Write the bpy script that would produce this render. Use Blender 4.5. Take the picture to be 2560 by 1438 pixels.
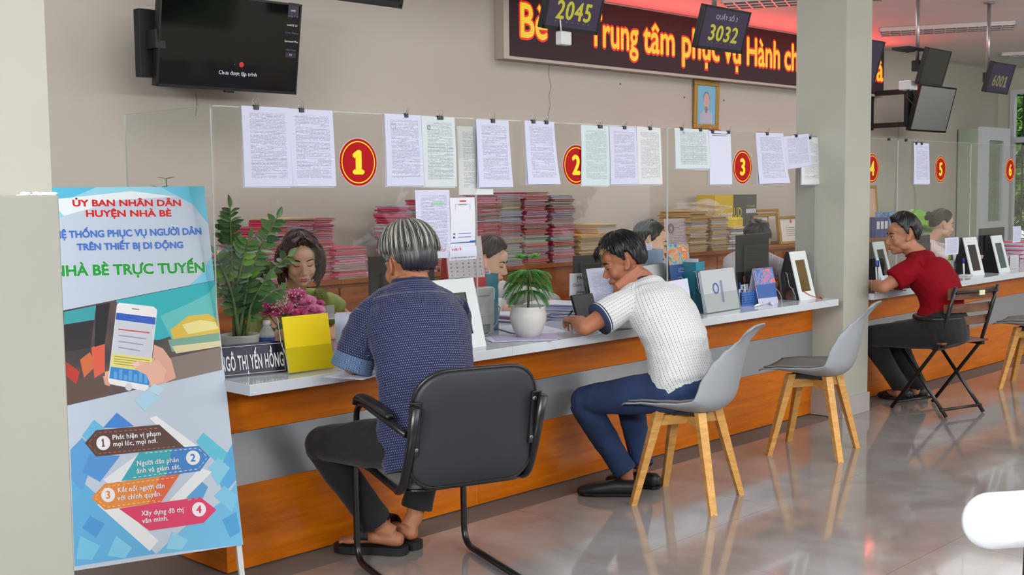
import bpy, bmesh, math, random, unicodedata
import numpy as np
from mathutils import Vector, Matrix, Euler
for o in list(bpy.data.objects): bpy.data.objects.remove(o)
SC=bpy.context.scene; COL=SC.collection; PI=math.pi
RND=random.Random(7)
# ---------------------------------------------------------------- camera
CA,CP,CR,CF=.774,.0819,-.0113,2948.; CPOS=np.array([-2.2976,-3.7316,1.40])
_d=np.array([math.cos(CA)*math.cos(CP),math.sin(CA)*math.cos(CP),-math.sin(CP)])
_R=np.array([math.sin(CA),-math.cos(CA),0.]); _U=np.cross(_R,_d)
_X=_R*math.cos(CR)+_U*math.sin(CR); _V=-_R*math.sin(CR)+_U*math.cos(CR)
cam=bpy.data.cameras.new('camera'); camo=bpy.data.objects.new('camera',cam); COL.objects.link(camo)
cam.sensor_width=36; cam.lens=36*CF/2560; cam.clip_start=.05; cam.clip_end=200
camo.matrix_world=Matrix(((_X[0],_V[0],-_d[0],CPOS[0]),(_X[1],_V[1],-_d[1],CPOS[1]),(_X[2],_V[2],-_d[2],CPOS[2]),(0,0,0,1)))
SC.camera=camo
def at(px,py,X=None,Y=None,Z=None):
    v=_d+_X*(px-1280)/CF-_V*(py-719)/CF
    if X is not None: t=(X-CPOS[0])/v[0]
    elif Y is not None: t=(Y-CPOS[1])/v[1]
    else: t=(Z-CPOS[2])/v[2]
    return Vector(CPOS+t*v)
def on_plane(px,py,P,n):
    v=Vector(_d+_X*(px-1280)/CF-_V*(py-719)/CF); o=Vector(CPOS)
    return o+v*((Vector(P)-o).dot(n)/v.dot(n))
# ---------------------------------------------------------------- world, lights, exposure
W=bpy.data.worlds.new('world'); SC.world=W; W.use_nodes=True
wn=W.node_tree.nodes; wl=W.node_tree.links
sky=wn.new('ShaderNodeTexSky'); sky.sky_type='HOSEK_WILKIE'; sky.turbidity=6; sky.ground_albedo=.4; sky.sun_direction=(.2,-.5,.84)
mixb=wn.new('ShaderNodeMixRGB'); mixb.inputs[0].default_value=.75; mixb.inputs[2].default_value=(.9,.95,1,1)
wl.new(sky.outputs[0],mixb.inputs[1]); wl.new(mixb.outputs[0],wn['Background'].inputs[0]); wn['Background'].inputs[1].default_value=2.2
vs=SC.view_settings; vs.view_transform='Standard'; vs.look='None'; vs.gamma=1; vs.use_curve_mapping=False; vs.exposure=-0.26
SC.cycles.max_bounces=8; SC.cycles.transparent_max_bounces=16; SC.cycles.caustics_reflective=False; SC.cycles.caustics_refractive=False
SC.cycles.sample_clamp_indirect=6
def area(name,loc,target,sx,sy,power,col=(1,1,1)):
    l=bpy.data.lights.new(name,'AREA'); l.shape='RECTANGLE'; l.size=sx; l.size_y=sy; l.energy=power; l.color=col
    o=bpy.data.objects.new(name,l); COL.objects.link(o); o.location=loc
    o.rotation_euler=(Vector(target)-Vector(loc)).to_track_quat('-Z','Y').to_euler(); return o
# added area lamps below the ceiling, standing in for daylight and room fill
area('front_high_fill',(4.2,-7.3,2.60),(4.2,0,.8),16,.55,370,(.985,.99,1))  # added high panel by the front wall; no clerestory is modelled
area('side_high_fill',(-4.85,-2.4,2.62),(2.5,-.9,.8),4.2,.55,430,(.97,.985,1))  # added panel high at the left wall, fills surfaces facing that way
area('hall_overhead_fill',(5.4,-4.2,2.88),(5.4,-4.2,0),12,4.2,270,(.98,.99,1))  # added panel under the hall ceiling for soft overhead fill
area('office_overhead_fill',(5.5,1.3,2.86),(5.5,1.3,0),11,1.2,105,(.98,.985,1))  # added fill over the staff side; the louvred fixtures stay unlit
# ---------------------------------------------------------------- materials
def lin(c):
    return tuple(((v/255)/12.92 if v/255<=.04045 else ((v/255+.055)/1.055)**2.4) for v in c)+(1,)
MATS={}
def pm(name,col,rough=.5,metal=0,noise=0,nscale=8,bump=0,bscale=60,spec=.5,alpha=1,trans=0,emit=None,estr=1,coat=0,sheen=0,stretch=None,ior=1.45,attr=None,sss=0):
    if name in MATS: return MATS[name]
    m=bpy.data.materials.new(name); m.use_nodes=True; nt=m.node_tree; n=nt.nodes; b=n['Principled BSDF']
    c=lin(col); b.inputs['Base Color'].default_value=c; b.inputs['Roughness'].default_value=rough; b.inputs['Metallic'].default_value=metal
    b.inputs['Specular IOR Level'].default_value=spec; b.inputs['Alpha'].default_value=alpha; b.inputs['Transmission Weight'].default_value=trans
    b.inputs['Coat Weight'].default_value=coat; b.inputs['Sheen Weight'].default_value=sheen; b.inputs['IOR'].default_value=ior
    if sss: b.inputs['Subsurface Weight'].default_value=sss; b.inputs['Subsurface Radius'].default_value=(.02,.008,.004); b.inputs['Subsurface Scale'].default_value=.3
    if emit: b.inputs['Emission Color'].default_value=lin(emit); b.inputs['Emission Strength'].default_value=estr
    tc=None
    src=None
    if attr:
        a=n.new('ShaderNodeAttribute'); a.attribute_name=attr; src=a.outputs['Color']; nt.links.new(src,b.inputs['Base Color'])
    if noise or bump:
        tc=n.new('ShaderNodeTexCoord'); mp=n.new('ShaderNodeMapping'); nt.links.new(tc.outputs['Object'],mp.inputs[0])
        if stretch: mp.inputs['Scale'].default_value=stretch
    if noise:
        nz=n.new('ShaderNodeTexNoise'); nz.inputs['Scale'].default_value=nscale; nz.inputs['Detail'].default_value=6; nt.links.new(mp.outputs[0],nz.inputs[0])
        hs=n.new('ShaderNodeHueSaturation'); mr=n.new('ShaderNodeMapRange'); mr.inputs[1].default_value=.3; mr.inputs[2].default_value=.7
        mr.inputs[3].default_value=1-noise; mr.inputs[4].default_value=1+noise
        nt.links.new(nz.outputs[0],mr.inputs[0]); nt.links.new(mr.outputs[0],hs.inputs['Value'])
        if src: nt.links.new(src,hs.inputs['Color'])
        else: hs.inputs['Color'].default_value=c
        nt.links.new(hs.outputs[0],b.inputs['Base Color'])
    if bump:
        nb=n.new('ShaderNodeTexNoise'); nb.inputs['Scale'].default_value=bscale; nb.inputs['Detail'].default_value=4; nt.links.new(mp.outputs[0],nb.inputs[0])
        bp=n.new('ShaderNodeBump'); bp.inputs['Strength'].default_value=bump; bp.inputs['Distance'].default_value=.002; nt.links.new(nb.outputs[0],bp.inputs['Height']); nt.links.new(bp.outputs[0],b.inputs['Normal'])
    MATS[name]=m; return m
def mathn(nt,op,a,b=None,c=None):
    n=nt.nodes.new('ShaderNodeMath'); n.operation=op
    for i,v in enumerate((a,b,c)):
        if v is None: continue
        if isinstance(v,(int,float)): n.inputs[i].default_value=v
        else: nt.links.new(v,n.inputs[i])
    return n.outputs[0]

# ---------------------------------------------------------------- mesh helpers
class MB:
    def __init__(s): s.v=[]; s.f=[]; s.m=[]; s.sm=[]
    def add(s,v,f,mi=0,smooth=False,M=None):
        k=len(s.v)
        s.v+= [tuple(M@Vector(p)) for p in v] if M is not None else [tuple(p) for p in v]
        for q in f: s.f.append([i+k for i in q]); s.m.append(mi); s.sm.append(smooth)
        return s
    def box(s,x0,x1,y0,y1,z0,z1,mi=0,M=None,bev=0):
        if bev:
            return s.rbox(x0,x1,y0,y1,z0,z1,bev,mi,M)
        v=[(x,y,z) for x in (x0,x1) for y in (y0,y1) for z in (z0,z1)]
        f=[(0,1,3,2),(4,6,7,5),(0,4,5,1),(2,3,7,6),(0,2,6,4),(1,5,7,3)]
        return s.add(v,f,mi,False,M)
    def rbox(s,x0,x1,y0,y1,z0,z1,r,mi=0,M=None):
        bm=bmesh.new(); bmesh.ops.create_cube(bm,size=1)
        for v in bm.verts: v.co=Vector(((x0+x1)/2+v.co.x*(x1-x0),(y0+y1)/2+v.co.y*(y1-y0),(z0+z1)/2+v.co.z*(z1-z0)))
        bmesh.ops.bevel(bm,geom=bm.edges[:],offset=r,segments=2,affect='EDGES',profile=.5)
        bm.verts.index_update()
        s.add([v.co[:] for v in bm.verts],[[v.index for v in f.verts] for f in bm.faces],mi,False,M); bm.free(); return s
    def prism(s,pts,z0,z1,mi=0,M=None,smooth=False):
        n=len(pts); v=[(p[0],p[1],z0) for p in pts]+[(p[0],p[1],z1) for p in pts]
        f=[list(range(n))[::-1],list(range(n,2*n))]
        s.add(v,f,mi,False,M); k=len(s.v)-2*n
        for i in range(n): s.f.append([k+i,k+(i+1)%n,k+n+(i+1)%n,k+n+i]); s.m.append(mi); s.sm.append(smooth)
        return s
    def ring(s,cs,closed_ends=True,mi=0,smooth=True,M=None):
        n=len(cs[0]); v=[p for c in cs for p in c]; f=[]
        for j in range(len(cs)-1):
            for i in range(n): f.append((j*n+i,j*n+(i+1)%n,(j+1)*n+(i+1)%n,(j+1)*n+i))
        if closed_ends: f.append(tuple(range(n))[::-1]); f.append(tuple((len(cs)-1)*n+i for i in range(n)))
        return s.add(v,f,mi,smooth,M)
    def tube(s,path,r,n=10,mi=0,M=None,caps=True,closed=False):
        P=[Vector(p) for p in path]; R=r if isinstance(r,(list,tuple)) else [r]*len(P); cs=[]; up=None
        for i,p in enumerate(P):
            if closed: t=(P[(i+1)%len(P)]-P[i-1]).normalized()
            else: t=(P[min(i+1,len(P)-1)]-P[max(i-1,0)]).normalized()
            if up is None: up=t.orthogonal().normalized()
            up=(up-t*up.dot(t))
            up=up.normalized() if up.length>1e-6 else t.orthogonal().normalized()
            w=t.cross(up)
            cs.append([p+(up*math.cos(2*PI*k/n)+w*math.sin(2*PI*k/n))*R[i] for k in range(n)])
        if closed: cs.append(cs[0]); caps=False
        return s.ring(cs,caps,mi,True,M)
    def lathe(s,prof,n=24,mi=0,M=None,ctr=(0,0,0)):
        cs=[[(ctr[0]+r*math.cos(2*PI*k/n),ctr[1]+r*math.sin(2*PI*k/n),ctr[2]+z) for k in range(n)] for r,z in prof]
        return s.ring(cs,True,mi,True,M)
    def ell(s,c,r,M=None,n=14,m=8,mi=0):
        cs=[[(c[0]+r[0]*math.sin(PI*(j+.02)/(m+.04))*math.cos(2*PI*k/n),c[1]+r[1]*math.sin(PI*(j+.02)/(m+.04))*math.sin(2*PI*k/n),c[2]-r[2]*math.cos(PI*(j+.02)/(m+.04))) for k in range(n)] for j in range(m+1)]
        return s.ring(cs,True,mi,True,M)
    def quad(s,a,b,c,d,mi=0): return s.add([a,b,c,d],[(0,1,2,3)],mi)
    def join(s,o,M=None,mi=None):
        k=len(s.v); s.v+=[tuple(M@Vector(p)) for p in o.v] if M is not None else o.v
        s.f+=[[i+k for i in q] for q in o.f]; s.m+=o.m if mi is None else [mi]*len(o.m); s.sm+=o.sm; return s
def mesh(name,mb,mats,inv=None):
    me=bpy.data.meshes.new(name)
    v=[tuple(inv@Vector(p)) for p in mb.v] if inv is not None else mb.v
    me.from_pydata(v,[],mb.f); me.polygons.foreach_set('material_index',mb.m); me.polygons.foreach_set('use_smooth',mb.sm)
    for m in (mats if isinstance(mats,(list,tuple)) else [mats]): me.materials.append(m)
    me.update(); return me
def tagp(o,label=None,cat=None,group=None,kind=None):
    if label: o['label']=label
    if cat: o['category']=cat
    if group: o['group']=group
    if kind: o['kind']=kind
    return o
def thing(name,label,cat,loc=(0,0,0),rz=0,group=None):
    o=bpy.data.objects.new(name,None); COL.objects.link(o); o.location=loc; o.rotation_euler=(0,0,rz); o.empty_display_size=.05
    return tagp(o,label,cat,group)
def wm(p):
    M=Matrix.Identity(4)
    while p is not None: M=p.matrix_basis@M; p=p.parent
    return M
def part(name,mb,mats,parent,label=None,kind=None,world=True):
    inv=wm(parent).inverted() if world else None
    o=bpy.data.objects.new(name,mesh(name,mb,mats,inv)); COL.objects.link(o); o.parent=parent
    return tagp(o,label,None,None,kind)
def single(name,mb,mats,label,cat,loc=None,group=None,kind=None):
    if loc is None:
        a=np.array(mb.v); loc=((a[:,0].min()+a[:,0].max())/2,(a[:,1].min()+a[:,1].max())/2,a[:,2].min())
    o=bpy.data.objects.new(name,mesh(name,mb,mats,Matrix.Translation(Vector(loc)).inverted())); COL.objects.link(o); o.location=loc
    return tagp(o,label,cat,group,kind)
def struct(name,mb,mats,label=None):
    o=bpy.data.objects.new(name,mesh(name,mb,mats)); COL.objects.link(o); o['kind']='structure'
    if label: o['label']=label
    return o
def dup(root,loc,rz=None,label=None,group=None,scale=None):
    r=root.copy(); COL.objects.link(r); r.location=loc
    if rz is not None: r.rotation_euler=(0,0,rz)
    if scale: r.scale=scale
    if label: r['label']=label
    if group: r['group']=group
    for ch in root.children:
        c=ch.copy(); COL.objects.link(c); c.parent=r
        for g in ch.children:
            d=g.copy(); COL.objects.link(d); d.parent=c
    return r
def frame(o,x,z):
    """matrix whose local x runs along x, local y along z (up on the surface) and local z out of it"""
    x=Vector(x).normalized(); y=Vector(z); y=(y-x*y.dot(x)).normalized(); n=x.cross(y)
    return Matrix(((x.x,y.x,n.x,o[0]),(x.y,y.y,n.y,o[1]),(x.z,y.z,n.z,o[2]),(0,0,0,1)))
# ---------------------------------------------------------------- lettering: base glyphs with own diacritics
_G={}
def _raw(sx):
    c=bpy.data.curves.new('t','FONT'); c.body=sx; c.size=1; c.resolution_u=3
    o=bpy.data.objects.new('t',c); COL.objects.link(o)
    dg=bpy.context.evaluated_depsgraph_get(); me=bpy.data.meshes.new_from_object(o.evaluated_get(dg))
    v=[tuple(p.co) for p in me.vertices]; f=[list(p.vertices) for p in me.polygons]
    bpy.data.objects.remove(o); bpy.data.curves.remove(c); bpy.data.meshes.remove(me); return v,f
def glyph(ch):
    if ch not in _G:
        if 'HH' not in _G: _G['HH']=max(p[0] for p in _raw('HH')[0])
        v,f=_raw(ch) if ch!=' ' else ([],[])
        adv=max(p[0] for p in _raw('H'+ch+'H')[0])-_G['HH']
        _G[ch]=(v,f,adv)
    return _G[ch]
def _stroke(pts,w):
    v=[];f=[]
    for (x0,y0),(x1,y1) in zip(pts,pts[1:]):
        dx,dy=x1-x0,y1-y0; l=math.hypot(dx,dy) or 1; nx,ny=-dy/l*w/2,dx/l*w/2; ex,ey=dx/l*w*.3,dy/l*w*.3; k=len(v)
        v+=[(x0-nx-ex,y0-ny-ey,0),(x1-nx+ex,y1-ny+ey,0),(x1+nx+ex,y1+ny+ey,0),(x0+nx-ex,y0+ny-ey,0)]; f.append((k,k+1,k+2,k+3))
    return v,f
def text(s,width=None,height=None,bold=0.0,align='c',z=.0006,xs=1.0,fat=0):
    """flat text; origin at its centre-baseline (or left); height is the cap height"""
    mb=MB(); x=0; capn=.69; w=.075+bold+fat*1.6
    for ch in s:
        dec=unicodedata.normalize('NFD',ch); base=dec[0]; stroke=None
        if base in 'Đđ': stroke=base; base='D' if base=='Đ' else 'd'
        if base=='ı': base='i'
        v,f,adv=glyph(base)
        if base=='1': v=[(.07,0,0),(.47,0,0),(.47,.09,0),(.36,.09,0),(.36,.69,0),(.24,.69,0),(.08,.60,0),(.08,.50,0),(.20,.54,0),(.20,.09,0),(.07,.09,0)]; f=[tuple(range(11))]; adv=.54
        if base=='i' and len(dec)>1 and any(m in '\u0300\u0301\u0309' for m in dec[1:]): v,f,_=glyph('l'); v=[(a,b*.68,c) for a,b,c in v]
        adv+=bold*.8
        offs=[(fat*math.cos(a_),fat*math.sin(a_)) for a_ in [k_*PI/4 for k_ in range(8)]]+[(0,0)] if fat else [(0,0)] if not bold else [(-bold/2,0),(bold/2,0),(0,bold/3),(0,-bold/3),(0,0)]
        for k,(ox,oy) in enumerate(offs): mb.add([(a+x+ox+bold/2,b+oy,c+k*1e-5) for a,b,c in v],f)
        if v:
            cx=x+(min(p[0] for p in v)+max(p[0] for p in v))/2+bold/2; top=max(p[1] for p in v); rgt=x+max(p[0] for p in v)+bold/2
            t=top+.07
            P=[]
            for m in dec[1:]:
                if m=='\u0302': P.append([(cx-.13,t),(cx,t+.1),(cx+.13,t)]); 
                elif m=='\u0306': P.append([(cx-.11,t+.1),(cx-.05,t+.02),(cx+.05,t+.02),(cx+.11,t+.1)])
                elif m=='\u031b': P.append([(rgt-.03,top-.06),(rgt+.06,top-.0),(rgt+.05,top+.09)])
                elif m=='\u0323': P.append([(cx-.02,-.16),(cx+.02,-.16)])
            t2=t+(.13 if '\u0302' in dec or '\u0306' in dec else 0); sh=.1 if '\u0302' in dec else 0
            for m in dec[1:]:
                if m=='\u0300': P.append([(cx-.08+sh,t2+.12),(cx+.04+sh,t2)])
                elif m=='\u0301': P.append([(cx-.04+sh,t2),(cx+.08+sh,t2+.12)])
                elif m=='\u0309': P.append([(cx-.05,t2+.1),(cx+.02,t2+.12),(cx+.04,t2+.07),(cx,t2)])
                elif m=='\u0303': P.append([(cx-.12,t2+.02),(cx-.05,t2+.08),(cx+.04,t2+.02),(cx+.12,t2+.08)])
            if stroke=='Đ': P.append([(x-.02,.36),(x+.26,.36)])
            if stroke=='đ': P.append([(rgt-.2,.6),(rgt+.08,.6)])
            for q in P:
                a,b=_stroke(q,w if len(q)>2 or q[0][1]!=-.16 else w*1.4); mb.add(a,b)
        x+=adv
    sc=height/capn if height else None
    if width: sx=width/x; sy=sc or sx
    else: sy=sc; sx=sy*xs
    ox=-x/2 if align=='c' else (0 if align=='l' else -x)
    mb.v=[((a+ox)*sx,b*sy,c*.1+z) for a,b,c in mb.v]
    return mb
# ================================================================ the room
XE=at(2497,185,Y=2.6).x; XR=XE+.15
ZC=2.92; YW=2.6; SZ=.737; YF=-.24; YG=-.02; XP0,XP1=4.164,4.478
m_wall=pm('cream_wall_paint',(184,178,168),.85,noise=.035,nscale=1.2,bump=.15,bscale=40)
m_wall2=pm('pale_wall_paint',(206,204,190),.85,noise=.03,nscale=1.5,bump=.15,bscale=40)
m_ceil=pm('ceiling_paint',(236,232,230),.9,noise=.02,nscale=1)
m_pil=pm('pillar_paint',(174,174,163),.8,noise=.04,nscale=2.5,bump=.2,bscale=30)
m_grout=pm('floor_grout',(118,110,106),.7)
def mk_floor():
    m=bpy.data.materials.new('polished_floor_tile'); m.use_nodes=True; nt=m.node_tree; n=nt.nodes; b=n['Principled BSDF']
    tc=n.new('ShaderNodeTexCoord'); oi=n.new('ShaderNodeNewGeometry')
    nz=n.new('ShaderNodeTexNoise'); nz.inputs['Scale'].default_value=1.6; nz.inputs['Detail'].default_value=5; nz.inputs['Distortion'].default_value=1.2; nt.links.new(oi.outputs['Position'],nz.inputs[0])
    rp=n.new('ShaderNodeValToRGB'); nt.links.new(nz.outputs[0],rp.inputs[0])
    e=rp.color_ramp.elements; e[0].position=.35; e[0].color=lin((134,128,126)); e[1].position=.62; e[1].color=lin((158,154,152))
    e2=rp.color_ramp.elements.new(.5); e2.color=lin((148,140,136))
    nt.links.new(rp.outputs[0],b.inputs['Base Color']); b.inputs['Roughness'].default_value=.09; b.inputs['Specular IOR Level'].default_value=.8
    b.inputs['Coat Weight'].default_value=.25; b.inputs['Coat Roughness'].default_value=.03
    return m
m_tile=mk_floor()
mb=MB(); mb.box(-5,XR,-7.5,2.7,-.06,-.004); floor=struct('floor',mb,m_grout,'polished grey marble-look tiled floor of the hall')
tb=MB(); tb.prism([(.0012,.0012),(.7988,.0012),(.7988,.7988),(.0012,.7988)],-.004,0); tme=mesh('tile',tb,m_tile)
k=0
for j in range(-6,1):
    for i in range(-6,16):
        o=bpy.data.objects.new('tile',tme); COL.objects.link(o); o.parent=floor; o.location=(i*.8-.25,-1.78+j*.8+.8,0); k+=1
mb=MB(); mb.box(-5.15,XR,-7.65,YW+.15,ZC,ZC+.12); struct('ceiling',mb,m_ceil)
mb=MB(); mb.box(-5,XR,YW,YW+.15,-.05,ZC); struct('wall_back',mb,m_wall)
mb=MB(); mb.box(-5,XR,-7.65,-7.5,-.05,.75); mb.box(-5,XR,-7.65,-7.5,2.7,ZC)
for x0,x1 in ((-5,-4.6),(-1.4,0),(3.2,4.6),(7.8,9.2),(12.4,XR)): mb.box(x0,x1,-7.65,-7.5,.75,2.7)
struct('wall_front',mb,m_wall2)
mb=MB(); mb.box(-5.15,-5,-7.5,-3.9,-.05,ZC); mb.box(-5.15,-5,-.9,2.75,-.05,ZC); mb.box(-5.15,-5,-3.9,-.9,-.05,.7); mb.box(-5.15,-5,-3.9,-.9,2.6,ZC); struct('wall_left',mb,m_wall2)
# end wall with the barred window
XE=at(2497,185,Y=2.6).x
wa=at(2527,225,X=XE); 
zt=wa.z; y0w=.1; y1w=wa.y
mb=MB(); mb.box(XE,XE+.15,y1w,YW,-.05,ZC); mb.box(XE,XE+.15,-7.5,-1.6,-.05,ZC); mb.box(XE,XE+.15,-1.6,y1w,zt,ZC); mb.box(XE,XE+.15,-1.6,y1w,-.05,.55)
struct('wall_right',mb,m_wall2)
m_wframe=pm('white_window_frame',(214,218,222),.5); m_iron=pm('dark_window_bars',(52,58,54),.6)
mb=MB()
for (a,b,c,d) in ((-1.6,y1w,zt-.06,zt),(-1.6,y1w,.55,.61),(y1w-.06,y1w,.55,zt),(-1.6,-1.54,.55,zt),(-1.6,y1w,1.95,2.02),(-.05,.0,.55,zt)): mb.box(XE-.02-.003*(b-a>1),XE+.06+.003*(b-a>1),a,b,c,d)
win=struct('window_1',mb,m_wframe,'white framed window with dark iron bars and garden behind')
for kk in range(17):
    b_=MB(); y=y1w-.14-kk*.17
    if y<-1.5: break
    b_.box(XE+.07,XE+.085,y-.008,y+.008,.6,zt-.05); part('bar',b_,m_iron,win)
for kk in range(13):
    b_=MB(); z=.7+kk*.155
    b_.box(XE+.085,XE+.097,-1.55,y1w-.05,z-.007,z+.007); part('bar',b_,m_iron,win)
# pillars
mb=MB(); mb.box(XP0,XP1,-.21,.124,0,ZC); pr=struct('pillar',mb,m_pil,'square cream pillar standing in the counter line')
m_skirt=pm('grey_pillar_skirting',(176,170,168),.35,noise=.04,nscale=5)
mb=MB(); mb.box(XP0-.012,XP1+.012,-.222,.0,0,.12,bev=.002); part('skirting',mb,m_skirt,pr,'grey stone skirting tile')
pc=at(147,480,Y=-.82); XL=pc.x
mb=MB(); mb.box(XL-.42,XL,-.82,-.42,0,1.402,bev=.004); lp=struct('pillar',mb,pm('left_pillar_paint',(160,160,151),.8,noise=.03,nscale=2,bump=.3,bscale=25),'thick cream pillar beside the poster stand')
mb=MB(); mb.box(XL-.41,XL-.012,-.808,-.43,1.40,ZC); part('upper_shaft',mb,m_pil,lp)
mb=MB()
for kk in range(30):
    x=XL-.008-RND.random()**1.5*.09; z=1.402+RND.random()*.006; mb.ell((x,-.812,z),(.006+RND.random()*.007,.004,.002+RND.random()*.004),n=7,m=4)
part('filler_blobs',mb,pm('white_filler',(226,228,226),.8),lp,'rough white filler at the joint',kind='stuff')

# ================================================================ the counter
def wood(name,c1,c2,rough=.38,sc=(1.2,1.2,14),coat=.12):
    m=bpy.data.materials.new(name); m.use_nodes=True; nt=m.node_tree; n=nt.nodes; b=n['Principled BSDF']
    g=n.new('ShaderNodeNewGeometry'); mp=n.new('ShaderNodeMapping'); mp.inputs['Scale'].default_value=sc; nt.links.new(g.outputs['Position'],mp.inputs[0])
    nz=n.new('ShaderNodeTexNoise'); nz.inputs['Scale'].default_value=2.4; nz.inputs['Detail'].default_value=8; nz.inputs['Distortion'].default_value=.6; nt.links.new(mp.outputs[0],nz.inputs[0])
    n2=n.new('ShaderNodeTexNoise'); n2.inputs['Scale'].default_value=22; n2.inputs['Detail'].default_value=3; nt.links.new(mp.outputs[0],n2.inputs[0])
    ad=mathn(nt,'ADD',mathn(nt,'MULTIPLY',nz.outputs[0],.75),mathn(nt,'MULTIPLY',n2.outputs[0],.25))
    rp=n.new('ShaderNodeValToRGB'); e=rp.color_ramp.elements; e[0].position=.36; e[0].color=lin(c1); e[1].position=.64; e[1].color=lin(c2); nt.links.new(ad,rp.inputs[0])
    nt.links.new(rp.outputs[0],b.inputs['Base Color']); b.inputs['Roughness'].default_value=rough; b.inputs['Specular IOR Level'].default_value=.3; b.inputs['Coat Weight'].default_value=coat; b.inputs['Coat Roughness'].default_value=.2
    return m
m_oak=wood('orange_oak_veneer',(190,96,2),(216,118,8)); m_cab=wood('brown_cabinet_wood',(128,66,24),(166,94,40),.4,(2,2,9))
m_slab=pm('white_counter_stone',(204,212,220),.12,noise=.015,nscale=6,spec=.6)
m_steel=bpy.data.materials.new('brushed_metal_band'); m_steel.use_nodes=True
_b=m_steel.node_tree.nodes['Principled BSDF']; _b.inputs['Base Color'].default_value=lin((176,180,186)); _b.inputs['Metallic'].default_value=.75; _b.inputs['Roughness'].default_value=.34
_nt=m_steel.node_tree; _g=_nt.nodes.new('ShaderNodeNewGeometry'); _mp=_nt.nodes.new('ShaderNodeMapping'); _mp.inputs['Scale'].default_value=(1,1,90); _nt.links.new(_g.outputs['Position'],_mp.inputs[0])
_nz=_nt.nodes.new('ShaderNodeTexNoise'); _nz.inputs['Scale'].default_value=2; _nt.links.new(_mp.outputs[0],_nz.inputs[0]); _mr=_nt.nodes.new('ShaderNodeMapRange'); _mr.inputs[3].default_value=.26; _mr.inputs[4].default_value=.45; _nt.links.new(_nz.outputs[0],_mr.inputs[0]); _nt.links.new(_mr.outputs[0],_b.inputs['Roughness'])
z1=at(900,1068,Y=0).z; 
zmt=at(1380,935+ (1100-935)*0,Y=0).z
# band heights read on the front plane
zA=at(567,1087,Y=0).z; zB=at(600,1214,Y=0).z
def counter(name,label,x0,x1,seams):
    t=thing(name,label,'counter',(x0,0,0)); xs=[x0]+seams+[x1]
    for a,b in zip(xs,xs[1:]):
        g=.0008
        mb=MB(); mb.box(a+g,b-g,0,.02,zA+.001,SZ-.04); part('front_panel',mb,m_oak,t)
        mb=MB(); mb.box(a+g,b-g,0,.02,0.004,zB-.001); part('front_panel',mb,m_oak,t)
    mb=MB(); mb.box(x0,x1+.004,-.004,.016,zB,zA); part('metal_band',mb,m_steel,t,'brushed grey metal band')
    for xx in (x0,x1-.02): part('end_panel',MB().box(xx,xx+.02,.02,.55,.004,SZ-.04),m_oak,t)
    return t
xj=at(1198,1290,Y=0).x
counter('reception_counter','orange oak reception counter with grey metal band, nearer than the pillar',0,XP0,[xj])
counter('reception_counter','orange oak reception counter with grey metal band, beyond the pillar',XP1,12.9,[6.4,8.6,10.8])
def slab(x0,x1,label,nb=True):
    mb=MB(); mb.box(x0,x1,YF,.6,SZ-.04,SZ,bev=.002); return single('countertop',mb,m_slab,label,'countertop')
xs1=at(1282,867,Y=YF,).x; xs2=at(2097,746,Y=YF).x
slab(-.035,xs1-.0006,'white stone countertop slab with the name plate and yellow paper')
slab(xs1+.0006,xs2,'long white stone countertop slab ending at the pillar')
slab(XP1+.01,at(2360,712,Y=YF).x+.0,'white stone countertop slab under the arms of the man in red')
slab(at(2360,712,Y=YF).x+.002,12.9,'white stone countertop slab running to the far window')

# ================================================================ acrylic screens with the counter numbers
m_glass=bpy.data.materials.new('clear_acrylic'); m_glass.use_nodes=True
_nt=m_glass.node_tree; _n=_nt.nodes; _n.remove(_n['Principled BSDF']); _tr=_n.new('ShaderNodeBsdfTransparent'); _gl=_n.new('ShaderNodeBsdfGlossy'); _gl.inputs['Roughness'].default_value=.02
_tr.inputs[0].default_value=(.955,.965,.96,1); _ge=_n.new('ShaderNodeNewGeometry'); _dt=_n.new('ShaderNodeVectorMath'); _dt.operation='DOT_PRODUCT'; _nt.links.new(_ge.outputs['Incoming'],_dt.inputs[0]); _nt.links.new(_ge.outputs['Normal'],_dt.inputs[1])
_fr=mathn(_nt,'MULTIPLY_ADD',mathn(_nt,'POWER',mathn(_nt,'SUBTRACT',1,mathn(_nt,'ABSOLUTE',_dt.outputs['Value'])),5),.9,.035); _mx=_n.new('ShaderNodeMixShader')
_nt.links.new(_fr,_mx.inputs[0]); _nt.links.new(_tr.outputs[0],_mx.inputs[1]); _nt.links.new(_gl.outputs[0],_mx.inputs[2]); _nt.links.new(_mx.outputs[0],_n['Material Output'].inputs[0])
m_edge=pm('acrylic_edge',(205,214,212),.2,alpha=.55)
m_red=pm('sticker_red',(176,6,16),.5,spec=.15); m_yel=pm('sticker_yellow',(250,226,40),.45,spec=.3); m_ivory=pm('sticker_rim',(226,190,190),.5)
ZT=1.715
def disc(r,z,n=40,cx=0,cy=0,rin=0):
    mb=MB(); o=[(cx+r*math.cos(2*PI*i/n),cy+r*math.sin(2*PI*i/n),z) for i in range(n)]
    if not rin: mb.add(o,[tuple(range(n))]); return mb
    i_=[(cx+rin*math.cos(2*PI*i/n),cy+rin*math.sin(2*PI*i/n),z) for i in range(n)]
    mb.add(o+i_,[(i,(i+1)%n,n+(i+1)%n,n+i) for i in range(n)]); return mb
STK={}
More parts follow.
